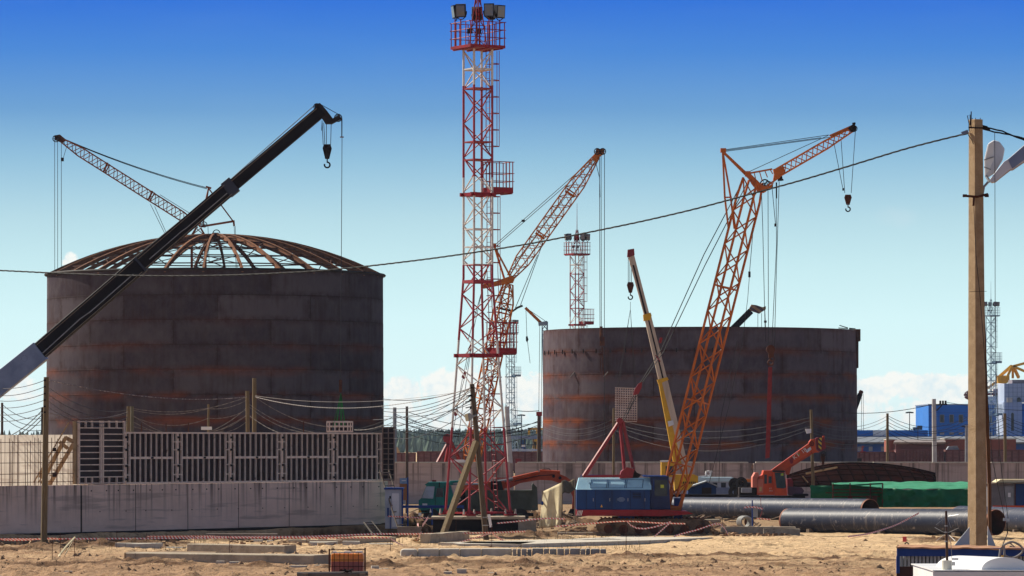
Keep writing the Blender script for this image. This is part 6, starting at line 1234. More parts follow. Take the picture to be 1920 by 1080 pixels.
slab(806, 882, 1001, 1021, 'tilted slab with a broken left corner left of the leaning pole', dyr=-6, depth=.5, irr=.05); slab(862, 980, 998, 1003, 'thin dark beam right behind the leaning pole', depth=.5); slab(1045, 1175, 998, 1004, 'thin low beam in front of the blue crane tracks', depth=.5)
slab(1222, 1350, 974, 986, 'thick beam under the back pipe, right of the crane tracks', depth=1.2); slab(1352, 1492, 988, 1004, 'concrete beam with a rough left end before the large pipe', depth=.9, irr=.05); slab(1432, 1500, 991, 1005.5, 'broken concrete block close to the left pipe end', depth=.5, irr=.08)
slab(1068, 1110, 973, 979, 'small pale block left of the blue crane tracks', depth=.6); slab(1180, 1215, 992, 1003, 'muddy lump under the crane house', 'stone', mat=m_clod, irr=.12, cat='stone'); slab(745, 790, 988, 994, 'flat rubble piece behind the tape right of the ladder', 'stone', irr=.12, cat='stone')
g_ = 'road slabs behind the kerb row'; lbs = ['leftmost thin road slab, behind the long kerb stones', 'second road slab from the left, in front of the leaning pole', 'road slab under the trailing tape', 'rightmost road slab ending in the sand before the crane tracks']
for (x0, y0, x1, y1), l in zip(((850, 1027.5, 975, 1028), (977, 1028, 1100, 1024), (1102, 1024, 1218, 1020.5), (1220, 1020.5, 1336, 1015)), lbs):
    D0, D1 = 40000/(y0-HY), 40000/(y1-HY); a, b_ = G(x0, D0), G(x1, D1); u = (b_-a).normalized(); v = Vector((-u.y, u.x, 0)); mb = MB(); mb.prism([a+Vector((0, 0, -.1)), b_+Vector((0, 0, -.1)), b_+Vector((0, 0, .2)), a+Vector((0, 0, .2))], v*5.0); mb.solo('road_slab', m_concl, l, 'road slab', g_)
g_ = 'kerb stones in one long row'; xs_ = [750, 783, 823, 862, 902, 960]; nm = ['rounded end kerb stone at the left tip of the row', 'long kerb stone next to the rounded end one', 'long kerb stone third from the left tip', 'long kerb stone fourth from the left tip', 'long kerb stone just before the short blocks begin']
for i in range(5):
    a, b_ = xs_[i], xs_[i+1]; y = 1044.5-i*.2; D0 = 186.3+i*.15; mb = MB(); A_, B_ = G(a+.3, D0), G(b_-.3, D0); mb.zbox(A_.x, B_.x, D0, D0+.8, -.1, .36); mb.solo('kerb_stone', m_concl, nm[i], 'kerb stone', g_, bevel=.05 if i else .14)
x = 961; k = 0
wd = [9, 8, 11, 9, 22, 11, 14, 14, 10, 20, 10, 9, 18, 12]
for k, w_ in enumerate(wd):
    D0 = 186.4+random.uniform(0, .5); A_, B_ = G(x, D0), G(x+w_-1.5, D0); mb = MB(); mb.zbox(A_.x, B_.x, D0, D0+.7, -.1, .33+random.uniform(0, .04)); mb.solo('kerb_block', M('grey_kerb_concrete', (.34, .32, .29), (.25, .23, .21), .9, ns=3) , ORD[k]+' short grey kerb block counted from the left in the kerb row', 'kerb block', 'short kerb blocks at the right of the row', bevel=.03); x += w_
for i, (x, y, w_, h_) in enumerate(sorted([(224, 1056.5, 17, 5), (240, 1057, 17, 3.6), (278, 1057, 14, 3.5), (296, 1059, 14, 5), (339, 1057, 17, 4), (190, 1057, 12, 2.5), (405, 1058, 15, 5), (430, 1058, 18, 3), (755, 1071, 13, 6), (832, 1075, 15, 5), (857, 1074, 17, 8), (915, 1075, 15, 4), (1021, 1078, 18, 6), (696, 1070, 14, 5), (712, 1071, 15, 3), (545, 1064, 30, 2.5), (590, 1064, 20, 2.5), (1085, 1079, 14, 3), (120, 1080, 14, 3)])):
    D0 = 40000/(y-HY); p = G(x+w_/2, D0); zz = gz(p.x, p.y); mb = MB(); mb.box(p+Vector((0, .2, zz+h_*D0/F/2-.02)), (w_*D0/F, .35, h_*D0/F+.06), random.uniform(-.25, .25)); mb.solo('loose_brick', m_concl, ORD[i]+' loose grey block from the left on the brown churned soil', 'block', 'loose grey blocks on the soil')
mb = MB(); [mb.beam(P(x0, y0, d0), P(x1, y1, d0+.6), .14, .07) for x0, y0, x1, y1, d0 in ((184, 1030, 212, 1027, 198), (200, 1025, 212, 1031, 200), (186, 1031, 205, 1030, 197))]; mb.solo('timber_offcuts', m_woodl, 'few pale timber offcuts left of the dirt heaped slab', 'timber')
mb = MB(); [mb.beam(P(x0, y0, d0), P(x1, y1, d0+.6), .16, .08) for x0, y0, x1, y1, d0 in ((772, 1012, 800, 1020, 212), (775, 1019, 795, 1016, 210), (780, 1010, 796, 1018, 213))]; mb.solo('timber_offcuts', m_woodl, 'broken boards left of the tilted slab near the leaning pole', 'timber')
# ------------------------------------------------------------------ amber liquid container
D = 150.0; IB = thing('liquid_container', 'amber liquid container in a dark wire cage at the bottom of the picture', 'container', G(651, D))
m_amb = bpy.data.materials.new('amber_plastic'); m_amb.use_nodes = True; n = NT(m_amb.node_tree); b = n.n['Principled BSDF']
oz = n.sep(n.node('ShaderNodeTexCoord').outputs['Object'])[2]; oc = n.node('ShaderNodeTexCoord').outputs['Object']
f_ = n.m('GREATER_THAN', n.m('ADD', oz, n.m('MULTIPLY', n.noise(oc, 3), .02)), .83)
n.inp(b, 'Base Color', n.mix(f_, n.mix(n.ramp(n.noise(oc, 4), [(.35, 0.), (.7, 1.)]), (.42, .085, .05), (.26, .06, .05)), n.mix(n.ramp(n.noise(oc, 3), [(.4, 0.), (.6, 1.)]), (.90, .34, .03), (.80, .24, .03))))
b.inputs['Roughness'].default_value = .35; b.inputs['Transmission Weight'].default_value = .25; b.inputs['Subsurface Weight'].default_value = .35; b.inputs['Subsurface Radius'].default_value = (.3, .08, .03)
a_, b__ = P(620.5, 0, D), P(681, 0, D); mb = MB(); mb.zbox(a_.x, b__.x, D, D+1.0, .15, P(0, 1038, D).z); mb.build('plastic_tank', m_amb, IB, bevel=.06)
mb = MB(); [mb.box(P(x, 1035.5, D+.4), (w_, .3, .08)) for x, w_ in ((628, .12), (651, .2), (673, .22))]; mb.tube([P(621, 1037, D), P(681, 1035, D)], .02, 5); mb.build('tank_top_fitting', m_white, IB)
mb = MB(); [mb.beam(P(x, yt, D+dy), G(x, D+dy), .055) for x, yt in ((617.5, 1029), (684.5, 1027)) for dy in (-.08, 1.05)]; mb.beam(P(617, 1031, D-.08), P(684, 1030, D-.08), .03); mb.beam(P(617, 1031, D+1.05), P(684, 1030, D+1.05), .03); mb.build('frame_post', m_rust, IB)
mb = MB(); [mb.tube([P(x, 1036, D-.05), P(x, 1092, D-.05)], .009, 5) for x in (627, 637, 645, 653, 662, 672)]; [mb.tube([P(617, y, D-.06), P(684, y, D-.06)], .010, 5) for y in (1050, 1062, 1074)]; mb.build('wire_cage', m_dark, IB)
mb = MB(); mb.box(P(651, 1094, D+.5), (1.3, 1.15, .12)); mb.build('pallet_base', m_dark, IB)
mb = MB(); mb.tube([P(557, 1077, 147), P(690, 1075.5, 147)], .085, 10); t_ = mb.solo('steel_tube', M('grey_brown_tube', (.17, .15, .14), (.10, .085, .08), .55), 'grey steel tube lying in front of the amber liquid container', 'tube'); 
mb = MB(); [mb.box(G(x, 147, .2), (.2, .5, .62)) for x in (572, 680)]; mb.solo('tube_stand', m_woodd, 'two dark blocks carrying the grey steel tube', 'block')
mb = MB()
for i in range(16): a1 = random.random()*6; mb.tube([P(650, 1071, 146.8), P(650+random.uniform(-16, 14), 1071+random.uniform(-5, 4), 146.8)], .018, 4)
mb.solo('wire_tangle', m_dark, 'dark tangle of wire on the steel tube before the amber container', 'wire')
mb = MB()
for i in range(150):
    x, row = random.choice([(random.uniform(725, 820), random.uniform(975, 1000)), (random.uniform(955, 1080), random.uniform(968, 995)), (random.uniform(955, 1090), random.uniform(966, 990)), (random.uniform(1300, 1460), random.uniform(972, 1000))]); D0 = 40000/(row-HY); p = G(x, D0); p.z = gz(p.x, p.y)+.08
    a = random.random()*3.1; L = random.uniform(.3, 1.5); d = Vector((math.cos(a)*L, math.sin(a)*L, random.uniform(-.05, .35))); mb.beam(p-d/2+Vector((0, 0, .1)), p+d/2+Vector((0, 0, .1)), random.uniform(.04, .16), random.uniform(.03, .12))
tag(mb.build('site_debris', M('mixed_debris', (.30, .21, .13), (.08, .05, .035), .9, ns=.5)), 'messy heaps of broken boards and scrap around the tower base and canvas screen', 'debris', kind='stuff')
# spool ring, blue stand post and box, stakes
t_ = thing('concrete_ring', 'grey ribbed ring standing by the blue post in front of the back pipe', 'ring', G(1398, 233.5)); mb = MB(); c_ = P(1396, 979, 233.5)
for k in range(4): mb.ring(c_+Vector((-.06*k+.1, .1*k, 0)), .30, .06, 'Y', 24, 6)
mb.build('ring_body', M('pale_cable_coil', (.34, .34, .33), (.24, .24, .23)), t_, smooth=True); mb = MB(); mb.tube([c_+Vector((.25, .35, 0)), c_+Vector((.3, .45, 0))], .27, 18); mb.build('inner_disc', m_rust, t_); mb = MB(); mb.tube([P(1386, 990, 233.2), P(1396, 994, 233.2), P(1406, 992, 233.2), P(1411, 986, 233.2)], .025, 6); mb.build('loose_end', m_steel, t_)
t_ = thing('blue_post', 'thin blue post with a grey box on a cross base before the large pipes', 'post', G(1411, 232)); D = 232.0
MB().tube([G(1411, D), P(1410.5, 938, D)], .035, 6).build('post', m_blue2, t_); mb = MB(); mb.beam(G(1404, D, .05), G(1419, D, .05), .12, .08); mb.prism([G(1407, D, .05), G(1415, D, .05), G(1411, D, .35)], (0, .03, 0)); mb.build('base', m_blue2, t_); MB().pbox(1412.5, 949, 1421, 970, D-.05, .12).build('switch_box', m_grey, t_); mb = MB(); mb.tube([P(1425, 970, D), P(1429, 958, D), P(1427, 950, D), P(1426, 932, D)], .015, 4); mb.build('tie_cord', m_dkred, t_)
# barrier tapes
def tape(pts, D0, D1, label, w=.075, grp='red and white barrier tape'):
    if not isinstance(D0, (list, tuple)): D0 = [D0+(D1-D0)*i/(len(pts)-1) for i in range(len(pts))]
    p = [P(x, y, d) for (x, y), d in zip(pts, D0)]; p = resample(p, .35); 
    for _ in range(3): p = smooth_pts(p)
    mb = MB(); mb.uv = []; L = 0
    for i, q in enumerate(p):
        if i: L += (q-p[i-1]).length
        tw = .5*math.sin(L*.35+pts[0][0]); d = Vector((0, math.sin(tw), math.cos(tw)))*w/2
        mb.v += [tuple(q-d), tuple(q+d)]; mb.uv += [(L, 0), (L, w)]
    for i in range(len(p)-1): mb.f.append((2*i, 2*i+2, 2*i+3, 2*i+1))
    mb.solo('barrier_tape', m_tape, label, 'barrier tape', grp, solid=.004)
tape([(-20, 1011), (90, 1011), (170, 1010), (275, 1009.5), (430, 1008), (580, 1008.5), (730, 1008)], 203, 206, 'longest barrier tape stretched across the left half of the picture')
tape([(275, 1006), (400, 1005.5), (415, 1007), (575, 1006), (710, 1001), (790, 1001), (910, 999), (985, 996.5)], 207, 216, 'upper barrier tape running behind the longest one to the leaning pole')
tape([(4, 1012), (25, 1018), (50, 1012), (108, 1008), (113, 1011)], 203, 203, 'limp pinkish tape end fluttering at the far left')
tape([(730, 1008), (745, 1018), (757, 1024), (800, 1026), (842, 1022), (900, 1006), (922, 999)], 205, 214, 'barrier tape dipping to the ground left of the leaning pole')
tape([(922, 999), (930, 1010), (945, 1018), (975, 1022), (1040, 1019), (1110, 1014), (1150, 1016)], 212, 214, 'barrier tape fallen on the road slabs right of the leaning pole', .11)
tape([(932, 981), (978, 977), (1020, 971), (1060, 973)], 230, 229, 'barrier tape between the tower base and the canvas screen'); tape([(1040, 987), (1105, 982), (1160, 977), (1185, 977), (1230, 981), (1285, 982)], 226, 226, 'barrier tape stretched in front of the blue crane tracks')
tape([(1175, 977), (1178, 988), (1190, 995), (1225, 991), (1258, 978)], 224, 224, 'slack barrier tape hanging below the blue crane house'); tape([(1227, 1006), (1258, 979)], 222, 223, 'short slanting tape rising to a stake before the crane tracks', .09)
tape([(1263, 1006), (1271, 998), (1290, 1000), (1320, 990), (1355, 974), (1359, 990), (1365, 1002)], 222, 224, 'wavy barrier tape right of the crane tracks'); tape([(1395, 952), (1404, 947), (1412, 948), (1430, 954)], 231, 231, 'short tape knotted to the blue post', .10)
tape([(1590, 1006), (1630, 1001), (1680, 985), (1723, 962)], 221, 226, 'barrier tape rising from the sand to the front pipe', .09); tape([(1418, 972), (1445, 974)], 232, 232, 'bit of red tape beside the grey switch box')
tape([(782, 984), (787, 970), (785, 986)], 232, 231, 'red and white tape dangling left of the tower base', .16); tape([(792, 986), (803, 970)], 231, 232, 'slanting red and white tape scrap beside the dangling one', .16); tape([(728, 968), (810, 972)], 240, 241, 'faint tape in front of the pale cabin'); tape([(782, 1013), (790, 998)], 212, 213, 'pink tape scrap on the broken boards')
def stakes(lst, label, grp):
    for k, (x, yt, yb) in enumerate(sorted(lst)):
        D0 = 40000/(yb-HY); MB().tube([G(x, D0, -.05), P(x, yt, D0)], .013, 4).solo('rebar_stake', m_rust, ORD[k]+' '+label, 'stake', grp)
stakes([(113, 1000, 1042), (219, 995, 1036), (275, 1000, 1030), (140, 1010, 1057), (98, 1012, 1056), (365, 1002, 1040), (430, 1003, 1048), (575, 1005, 1025), (732, 1008, 1036), (790, 992, 1014), (922, 985, 1028), (855, 975, 998)], 'thin rusty stake from the left, holding barrier tape in the left half', 'rusty stakes, left half')
stakes([(1174, 975, 1047), (1258, 975, 1006), (1355, 972, 1003), (1016, 972, 1002), (1060, 968, 1004), (1285, 980, 1006), (1723, 960, 1003)], 'thin rusty stake from the left near the cranes and pipes', 'rusty stakes, right half')
mb = MB(); mb.tube([P(140, 1008, 190), P(122, 1027, 186), P(112, 1040, 184), (P(110, 1052, 182))], .05, 5); mb.tube([P(138, 1012, 190), P(122, 1040, 185)], .02, 4); mb.solo('bent_strip', m_canvas, 'pale bent plastic strip hanging from a stake right of the nearest wooden pole', 'plastic strip')
mb = MB(); mb.pbox(1692.5, 1006, 1700, 1016, 205, .05); a__ = mb.solo('tape_bundle', stripe_mat('red_white_rag', (.55, .05, .05), (.7, .6, .55), .1, 1.0), 'small red and white marker in the sand above the kiosk', 'marker')
mb = MB(); mb.ring(P(1700, 1021, 204), .09, .03, 'Y', 12, 5); mb.solo('rubber_ring', m_rubber, 'small black ring on the sand above the kiosk', 'ring')
# weeds and rubble along the trench: too many to count
mb = MB()
for i in range(700):
    x, row = random.choice([(random.uniform(0, 330), random.uniform(1012, 1034)), (random.uniform(740, 820), random.uniform(985, 1010)), (random.uniform(960, 1340), random.uniform(985, 1006)), (random.uniform(1340, 1480), random.uniform(1000, 1008)), (random.uniform(380, 740), random.uniform(1010, 1030))]); D0 = 40000/(row-HY); p = G(x, D0); r = random.uniform(.05, .17); zz = gz(p.x, p.y)
    mb.box(p+Vector((0, 0, zz+r*.3)), (r*random.uniform(1, 2.2), r, r), R=Matrix.Rotation(random.random()*3, 3, 'Z') @ Matrix.Rotation(random.uniform(-.6, .6), 3, 'X'))
tag(mb.build('rubble', m_clod), 'broken rubble and soil lumps along the trench edge', 'rubble', kind='stuff')
mb = MB()
for i in range(900):
    x, row = random.choice([(random.uniform(-10, 420), random.uniform(1014, 1040)), (random.uniform(700, 1000), random.uniform(1000, 1030)), (random.uniform(1000, 1200), random.uniform(1002, 1040)), (random.uniform(260, 520), random.uniform(1008, 1020))]); D0 = 40000/(row-HY); p = G(x, D0); zz = gz(p.x, p.y)
    h_ = random.uniform(.1, .35); q = p+Vector((random.uniform(-.08, .08), 0, zz+h_)); mb.face([p+Vector((-.012, 0, zz-.02)), p+Vector((.012, 0, zz-.02)), q])
tag(mb.build('dry_weeds', M('dry_weed', (.22, .17, .06), (.12, .11, .04), .9)), 'sparse dry weeds sprouting between the slabs', 'weeds', kind='stuff')
# ------------------------------------------------------------------ background
m_wag = M('wagon_maroon', (.17, .055, .05), (.10, .035, .035), .8, ns=.8, c3=(.26, .12, .10), f3=.58); m_wag2 = M('wagon_panel_sunlit', (.26, .12, .11), (.16, .07, .065), .85, ns=1.2, stretch=(.6, 1, 2.5), c3=(.38, .24, .2), f3=.6)  # second material: paler pinkish colour stands in for sunlit panel patches
D = 600.0
def wagon(x0, x1, label, closed=0.0, top=849.0):
    t_ = thing('freight_wagon', label, 'freight wagon', G((x0+x1)/2, D), 'freight wagons on the railway'); a, b_ = P(x0, top, D), P(x1, top, D)
    mb = MB(); mb.zbox(a.x, b_.x, D, D+2.8, 1.1, a.z); mb.build('body', m_wag2, t_)
    mb = MB(); w = b_.x-a.x; nr_ = 14
    for k in range(nr_+1): x = a.x+.08+(w-.16)*k/nr_; mb.zbox(x-.11, x+.11, D-.16, D, 1.1, a.z-.02)
    mb.zbox(a.x-.02, b_.x+.02, D-.18, D+2.9, a.z-.02, a.z+.14); mb.zbox(a.x-.02, b_.x+.02, D-.18, D, 1.0, 1.2)
    if closed: mb.zbox(a.x+w*closed, a.x+w*(closed+.16), D-.2, D-.1, 1.1, a.z+.05)
    mb.build('frame_ribs', m_wag, t_); mb = MB(); mb.zbox(a.x+.3, b_.x-.3, D+.6, D+2.2, .7, 1.05); mb.build('underframe', m_dark, t_)
    for f_ in (.1, .22, .78, .9):
        for yy in (.6, 2.2): MB().tube([(a.x+w*f_, D+yy-.08, .48), (a.x+w*f_, D+yy+.08, .48)], .48, 12).build('wheel', m_dark, t_)
wagon(604, 779, 'maroon freight wagon just right of the left tank', top=851); wagon(782, 956, 'maroon freight wagon behind the red tower', top=848); wagon(959, 1132, 'maroon freight wagon partly behind the right tank', top=848.5)
wagon(1545, 1678, 'redder freight wagon beside the right tank', top=849); wagon(1680, 1769, 'short freight wagon with a plain dark end before the brick building', .01, top=845); wagon(1773, 1948, 'maroon freight wagon at the far right', top=845)
mb = MB(); mb.pprism([(1774, 845), (1779, 837), (1795, 836), (1800, 845)], D+.3, 1.5); mb.solo('cargo_heap', m_grey, 'grey covered heap on the wagon at the far right', 'cargo')
mb = MB(); mb.tube([P(1617, 849, D-.4), P(1617, 838, D-.4)], .12, 6); mb.box(P(1618, 838, D-.4), (.3, .25, .3)); mb.tube([P(1613, 846, D-.4), P(1623, 847, D-.4)], .06, 5); mb.solo('red_valve', m_dkred, 'small red valve wheel on a stem before the redder wagon', 'valve')
mb = MB(); mb.pbox(844, 862, 870, 868, 380, 1.2); mb.pbox(870, 863, 880, 868, 380.2, .9); mb.solo('white_cabin_roof', m_white, 'white cabin roof showing over the wall behind the red tower', 'cabin')
mb = MB(); mb.pprism([(966, 860), (978, 860), (977, 868), (967, 868)], 372, .8); mb.solo('red_skip', m_dkred, 'small dark red skip showing over the wall behind the pale pole', 'skip')
# long blue works building
m_bw = M('blue_cladding', (.012, .075, .30), (.010, .055, .22), .6, ns=.3); m_bw2 = M('bright_blue_cladding', (.010, .16, .55), (.008, .13, .46), .6, ns=.25)
D = 720.0; t_ = thing('works_building', 'long low blue works building behind the wagons at the right', 'building', G(1760, D))
def pb(name, x0, y0, x1, y1, dd, dep, mat, par): return MB().pbox(x0, y0, x1, y1, dd, dep).build(name, mat, par)
pb('wall', 1560, 830, 2050, 872, D, 20, m_bw, t_); pb('upper_wall', 1560, 806.5, 1740, 818, D+6, 12, m_bw2, t_)
mb = MB(); mb.prism([P(1555, 830, D-1), P(2055, 830, D-1), P(2055, 829, D-1), P(1555, 829, D-1)], (0, 1, 0)); mb.prism([P(1555, 829, D-1.2), P(2055, 829, D-1.2), P(2055, 818, D+5.9), P(1555, 818, D+5.9)], (0, .2, -.25)); mb.build('lean_to_roof', M('grey_blue_roof', (.20, .22, .26), (.15, .17, .20), .7), t_)
pb('roof_gap', 1637, 807, 1663, 817, D+5.9, .05, m_white, t_)
for x in (1608, 1629, 1652, 1896, 1930): pb('window', x, 829.5+8, x+7, 846, D-.06, .05, m_grey, t_)
mb = MB(); [mb.tube([P(x, y0, D+8), P(x, y1, D+8)], .45, 10) for x, y0, y1 in ((1716, 806, 801), (1724.5, 806, 798))]; mb.build('roof_ventilator', M('dark_blue_grey', (.05, .08, .11), None), t_, smooth=True); mb = MB(); mb.tube([P(1721, 848, D-2), P(1721, 800, D-2)], .05, 4); mb.build('pipe_riser', m_dark, t_)
D = 660.0; t_ = thing('brick_building', 'low red brick building with a dark roof overhang behind the wagons', 'building', G(1720, D)); m_br = M('red_brick', (.27, .075, .045), (.20, .055, .035), .85, ns=2)
m_bsh = M('overhang_shade_brick', (.12, .035, .035), (.09, .03, .03), .85)  # shade under the roof overhang, put into a darker wall colour
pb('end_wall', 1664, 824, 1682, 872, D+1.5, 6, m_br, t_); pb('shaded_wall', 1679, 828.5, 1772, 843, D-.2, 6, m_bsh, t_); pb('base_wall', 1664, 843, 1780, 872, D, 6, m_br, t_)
mb = MB(); mb.prism([P(1675, 829, D-1.2), P(1773, 829, D-1.2), P(1773, 824, D+2), P(1680, 824, D+2)], (0, .3, -.3)); mb.build('roof', M('worn_grey_roof', (.30, .26, .25), (.18, .15, .15), ns=3), t_); pb('right_wall', 1772, 824, 1905, 872, D+.5, 6, m_br, t_); pb('parapet', 1771, 822, 1906, 824, D+.2, 6.4, m_concl, t_); pb('left_parapet', 1663, 823, 1675, 825, D+1.3, 6.4, m_concl, t_)
D = 750.0; t_ = thing('works_building', 'tall bright blue works building behind the concrete pole', 'building', G(1850, D))
pb('wall', 1741, 759, 2060, 872, D+7, 24, m_bw2, t_); pb('parapet', 1740, 757.5, 2061, 759.5, D+6.8, 24.3, m_bluel, t_)
mb = MB(); [mb.pbox(1741, y, 2060, y+.5, D+6.93, .06) for y in (767, 773, 781, 789, 797, 805, 811)]; mb.build('cladding_seam', m_bw, t_)
for x in (1763, 1781, 1798.5, 1816, 1853, 1876.5): w_ = pb('window', x-.7, 777.3, x+7.5, 792.5, D+6.85, .08, m_grey, t_); pb('pane', x, 778, x+6.6, 791.6, D+6.82, .02, m_glass, w_)
for x in (1763, 1781, 1798.5, 1853): w_ = pb('window', x-.7, 810.5, x+7.5, 815, D+6.85, .08, m_grey, t_)
D = 738.0; m_pt = M('pale_panel_cladding', (.38, .45, .58), (.32, .39, .52), .5, ns=.3); t_ = thing('stair_tower', 'pale blue panelled tower at the right edge with an arched window', 'building', G(1910, D))
pb('upper_block', 1883, 719, 2010, 754, D+2, 10, m_pt, t_); pb('front_block', 1883, 754, 1916, 816, D, 12, m_pt, t_); pb('side_block', 1916.3, 756, 2010, 816, D+3, 9, m_bw2, t_); pb('roof_plant', 1898, 712, 1990, 719, D+4, 6, M('plant_grey', (.22, .19, .22), None), t_)
mb = MB(); [mb.pbox(x, 719, x+.6, 754, D+1.94, .05) for x in (1891, 1899, 1907, 1915)]; [mb.pbox(1883, y, 1960, y+.5, D+1.93, .05) for y in (727, 735, 743, 750)]; [mb.pbox(x, 754, x+.5, 816, D-.06, .05) for x in (1891, 1899, 1907)]; [mb.pbox(1883, y, 1916, y+.4, D-.05, .04) for y in (762, 770, 778, 786, 794, 802, 810)]; mb.build('panel_seam', m_bluel, t_)
def arch(x0, x1, y0, y1, D, par): r = (x1-x0)/2; MB().pprism([(x0, y1)]+[((x0+x1)/2-r*math.cos(t), y0+r-r*math.sin(t)) for t in np.linspace(0, math.pi, 9)]+[(x1, y1)], D, .06).build('arched_window', m_glass, par)
arch(1896, 1901, 774, 808, D-.08, t_); arch(1907, 1914, 745, 753.5, D+1.88, t_); mb = MB(); mb.box(P(1893, 750, D-.5), (.9, .8, .8)); mb.build('dish', m_concl, t_)
t_ = thing('white_silo', 'white block with a red band behind the grey blue tower at the right', 'silo', G(1856, 760)); D = 790.0; pb('block', 1842, 743, 1882, 760, D, 6, m_white, t_); pb('red_band', 1842, 736.5, 1880, 741, D-.5, 2, m_dkred, t_); pb('upper_block', 1862, 729, 1884, 760, D+1, 5, m_white, t_)
D = 860.0; t_ = thing('harbour_crane', 'yellow crane top with splayed struts behind the pale tower', 'crane', G(1895, D)); mb = MB(); mb.pprism([(1869, 704), (1893, 704), (1893, 716), (1886, 719), (1872, 718)], D, 3); mb.build('machine_house', m_yellow, t_)
mb = MB(); [mb.beam(P(*p, D), P(*q, D+dy), .5) for p, q, dy in (((1897, 686), (1874, 706), 2), ((1898, 686), (1886, 712), 0), ((1899, 686), (1899, 708), 2), ((1900, 687), (1910, 708), 2), ((1900, 687), (1935, 702), 0), ((1899, 687), (1940, 676), 0), ((1868, 716), (1852, 728), 0))]; mb.beam(P(1895, 720, D), G(1895, D), 2.0); mb.build('strut', m_yellow, t_)
D = 900.0; mb = MB()
for i in range(16): a = random.random()*6.28; mb.tube([P(1816, 742, D), P(1816+9*math.cos(a), 741+8*math.sin(a), D)], .12, 4)
mb.ring(P(1817, 741, D), .9, .10, 'Y', 14, 4); mb.tube([P(1817, 741, D), G(1817, D)], .2, 5); mb.solo('jib_end', M('maroon_jib', (.16, .04, .06), None), 'maroon lattice jib end peeping left of the square concrete pole', 'crane')
# light masts far away
for x, y, lb in ((1705.5, 772, 'thin far light mast with a crown of lamps above the blue works'), (977.5, 777, 'thin far light mast with a crown of lamps left of the right tank')):
    D = 840.0; t_ = thing('light_mast', lb, 'light mast', G(x, D)); mb = MB(); mb.tube([G(x, D), P(x, y, D)], .12, 6, .07); mb.build('mast', m_dark, t_); mb = MB(); [mb.box(P(x+dx, y+1+abs(dx)*.15, D+dy), (.5, .4, .25)) for dx, dy in ((-5, 0), (-2.5, .5), (2.5, .5), (5, 0), (0, -.4))]; mb.tube([P(x-5.5, y+2, D), P(x+5.5, y+2, D)], .05, 4); mb.build('lamp_crown', m_dark, t_)
# left background: yellow gantry crane, blue canopy, far vehicles
D = 1000.0; t_ = thing('gantry_crane', 'yellow gantry crane behind the pole with the red fitting', 'gantry crane', G(1005, D)); mb = MB(); mb.pbox(990, 802, 1040, 806, D, 2); mb.pbox(990, 802, 994, 815, D, 2); mb.pbox(1005, 806, 1008, 814, D, 2); mb.build('girder', m_yellow, t_); mb = MB(); mb.beam(P(1000, 852, D), P(1004, 822, D), .8); mb.beam(P(1008, 852, D), P(1003, 822, D), .8); mb.pbox(999, 824, 1008, 828, D-.5, 1); mb.pbox(1038, 806, 1041, 852, D, 2); mb.build('leg', m_yellow, t_)
D = 960.0; t_ = thing('loading_canopy', 'long pale roofed loading canopy behind the red tower', 'canopy', G(985, D)); MB().pbox(947, 817, 1060, 823, D, 10).build('roof', m_bluel, t_); mb = MB(); [mb.pbox(x, 823, x+1.5, 852, D+1, .4) for x in (950, 968, 983, 1000, 1018)]; mb.pbox(950, 833, 1050, 834, D+1, .3); mb.build('post', m_dark, t_); MB().pbox(976, 824, 986, 850, D+3, 2).build('stair_core', m_bw, t_)
D = 800.0; mb = MB()
for i in range(14): mb.pbox(948+i*5.5, 841+random.uniform(0, 2), 954+i*5.5, 846, D+i*.03, 1.2)
mb.solo('covered_cargo', M('pale_blue_cargo', (.34, .42, .52), (.55, .60, .66), .5, ns=2), 'row of pale blue covered cargo behind the wagons', 'cargo'); mb = MB(); mb.pbox(978, 834, 985, 838, D, 1.2); mb.solo('white_cab', m_white, 'small white vehicle cab in front of the loading canopy', 'vehicle')
mb = MB(); mb.beam(P(741, 840, 700), P(752, 866, 700), .7, .9); mb.solo('conveyor_arm', m_woodl, 'slanting brown arm right of the formwork end panel', 'conveyor')
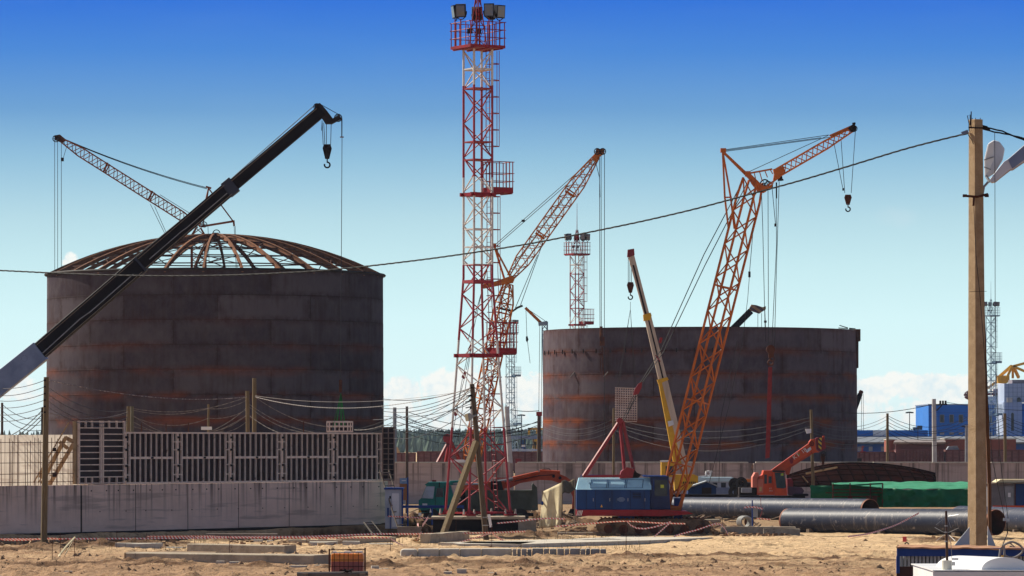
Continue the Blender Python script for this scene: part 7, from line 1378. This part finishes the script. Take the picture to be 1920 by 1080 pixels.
# hills and forest
def ridge(D, x0, x1, f, name, mat, n=240, depth=400):
    mb = MB(); xs_ = np.linspace(x0, x1, n+1); 
    for x in xs_: h = f(x); mb.v += [(x, D, -2), (x, D+depth*.3, h*.7), (x, D+depth, h), (x, D+depth*2, h*.6-2)]
    for i in range(n):
        for j in range(3): q = i*4+j; mb.f.append((q, q+4, q+5, q+1))
    o = mb.build(name, mat, None, smooth=True); o['kind'] = 'structure'; return o
def hf(x): return 15.5+1.4*math.sin(x/190.0+1)+1.3*math.sin(x/61.0)+.8*math.sin(x/23.0)
ridge(3900, -2900, 2900, hf, 'hills', M('hill_woods', (.035, .055, .035), (.05, .07, .05), .95, ns=.01), 200)
fo = MB()
def conifer(x, y, h):
    k = 5; z0 = -.5; q = len(fo.v); r = h*.24; a0 = random.random()*6
    for j in range(k): t = a0+j*2*math.pi/k; rr = r*random.uniform(.7, 1.25); fo.v.append((x+rr*math.cos(t), y+rr*math.sin(t), z0+h*random.uniform(.05, .2)))
    for j in range(k): t = a0+.6+j*2*math.pi/k; rr = r*random.uniform(.35, .75); fo.v.append((x+rr*math.cos(t), y+rr*math.sin(t), z0+h*random.uniform(.5, .68)))
    fo.v.append((x+random.uniform(-.1, .1)*h, y, z0+h))
    for j in range(k): fo.f.append((q+j, q+(j+1) % k, q+k+(j+1) % k, q+k+j)); fo.f.append((q+k+j, q+k+(j+1) % k, q+2*k))
for i in range(6500):
    D = random.uniform(2100, 3300); px = random.uniform(560, 1100) if i % 3 else random.uniform(-1500, 3400); x = (px-CX)*D/F
    hb_ = 9.6+(D-2100)/1200*5.6; conifer(x, D, hb_*random.uniform(.75, 1.12)+ (vnoise(np.array([x/30]), np.array([D/60]), 33)[0]-.5)*2)
tag(fo.build('far_forest', M('conifer_green', (.045, .080, .055), (.065, .10, .065), .95, ns=.03, lo=.45, hi=.55)), 'hazy band of far conifer forest along the horizon', 'forest', kind='stuff')
# air
hz = MB(); hz.zbox(-3480, 3480, -290, 4900, -1.3, 36.0); m_h = bpy.data.materials.new('air_haze'); m_h.use_nodes = True; nt = m_h.node_tree; nt.nodes.clear(); n = NT(nt)
pv = n.node('ShaderNodeVolumePrincipled'); pv.inputs['Color'].default_value = (.62, .78, 1.0, 1); pv.inputs['Density'].default_value = HAZE; pv.inputs['Anisotropy'].default_value = .1
n.l.new(pv.outputs[0], n.node('ShaderNodeOutputMaterial').inputs['Volume'])
if HAZE: o = hz.build('haze', m_h); o['kind'] = 'stuff'; o.display_type = 'WIRE'
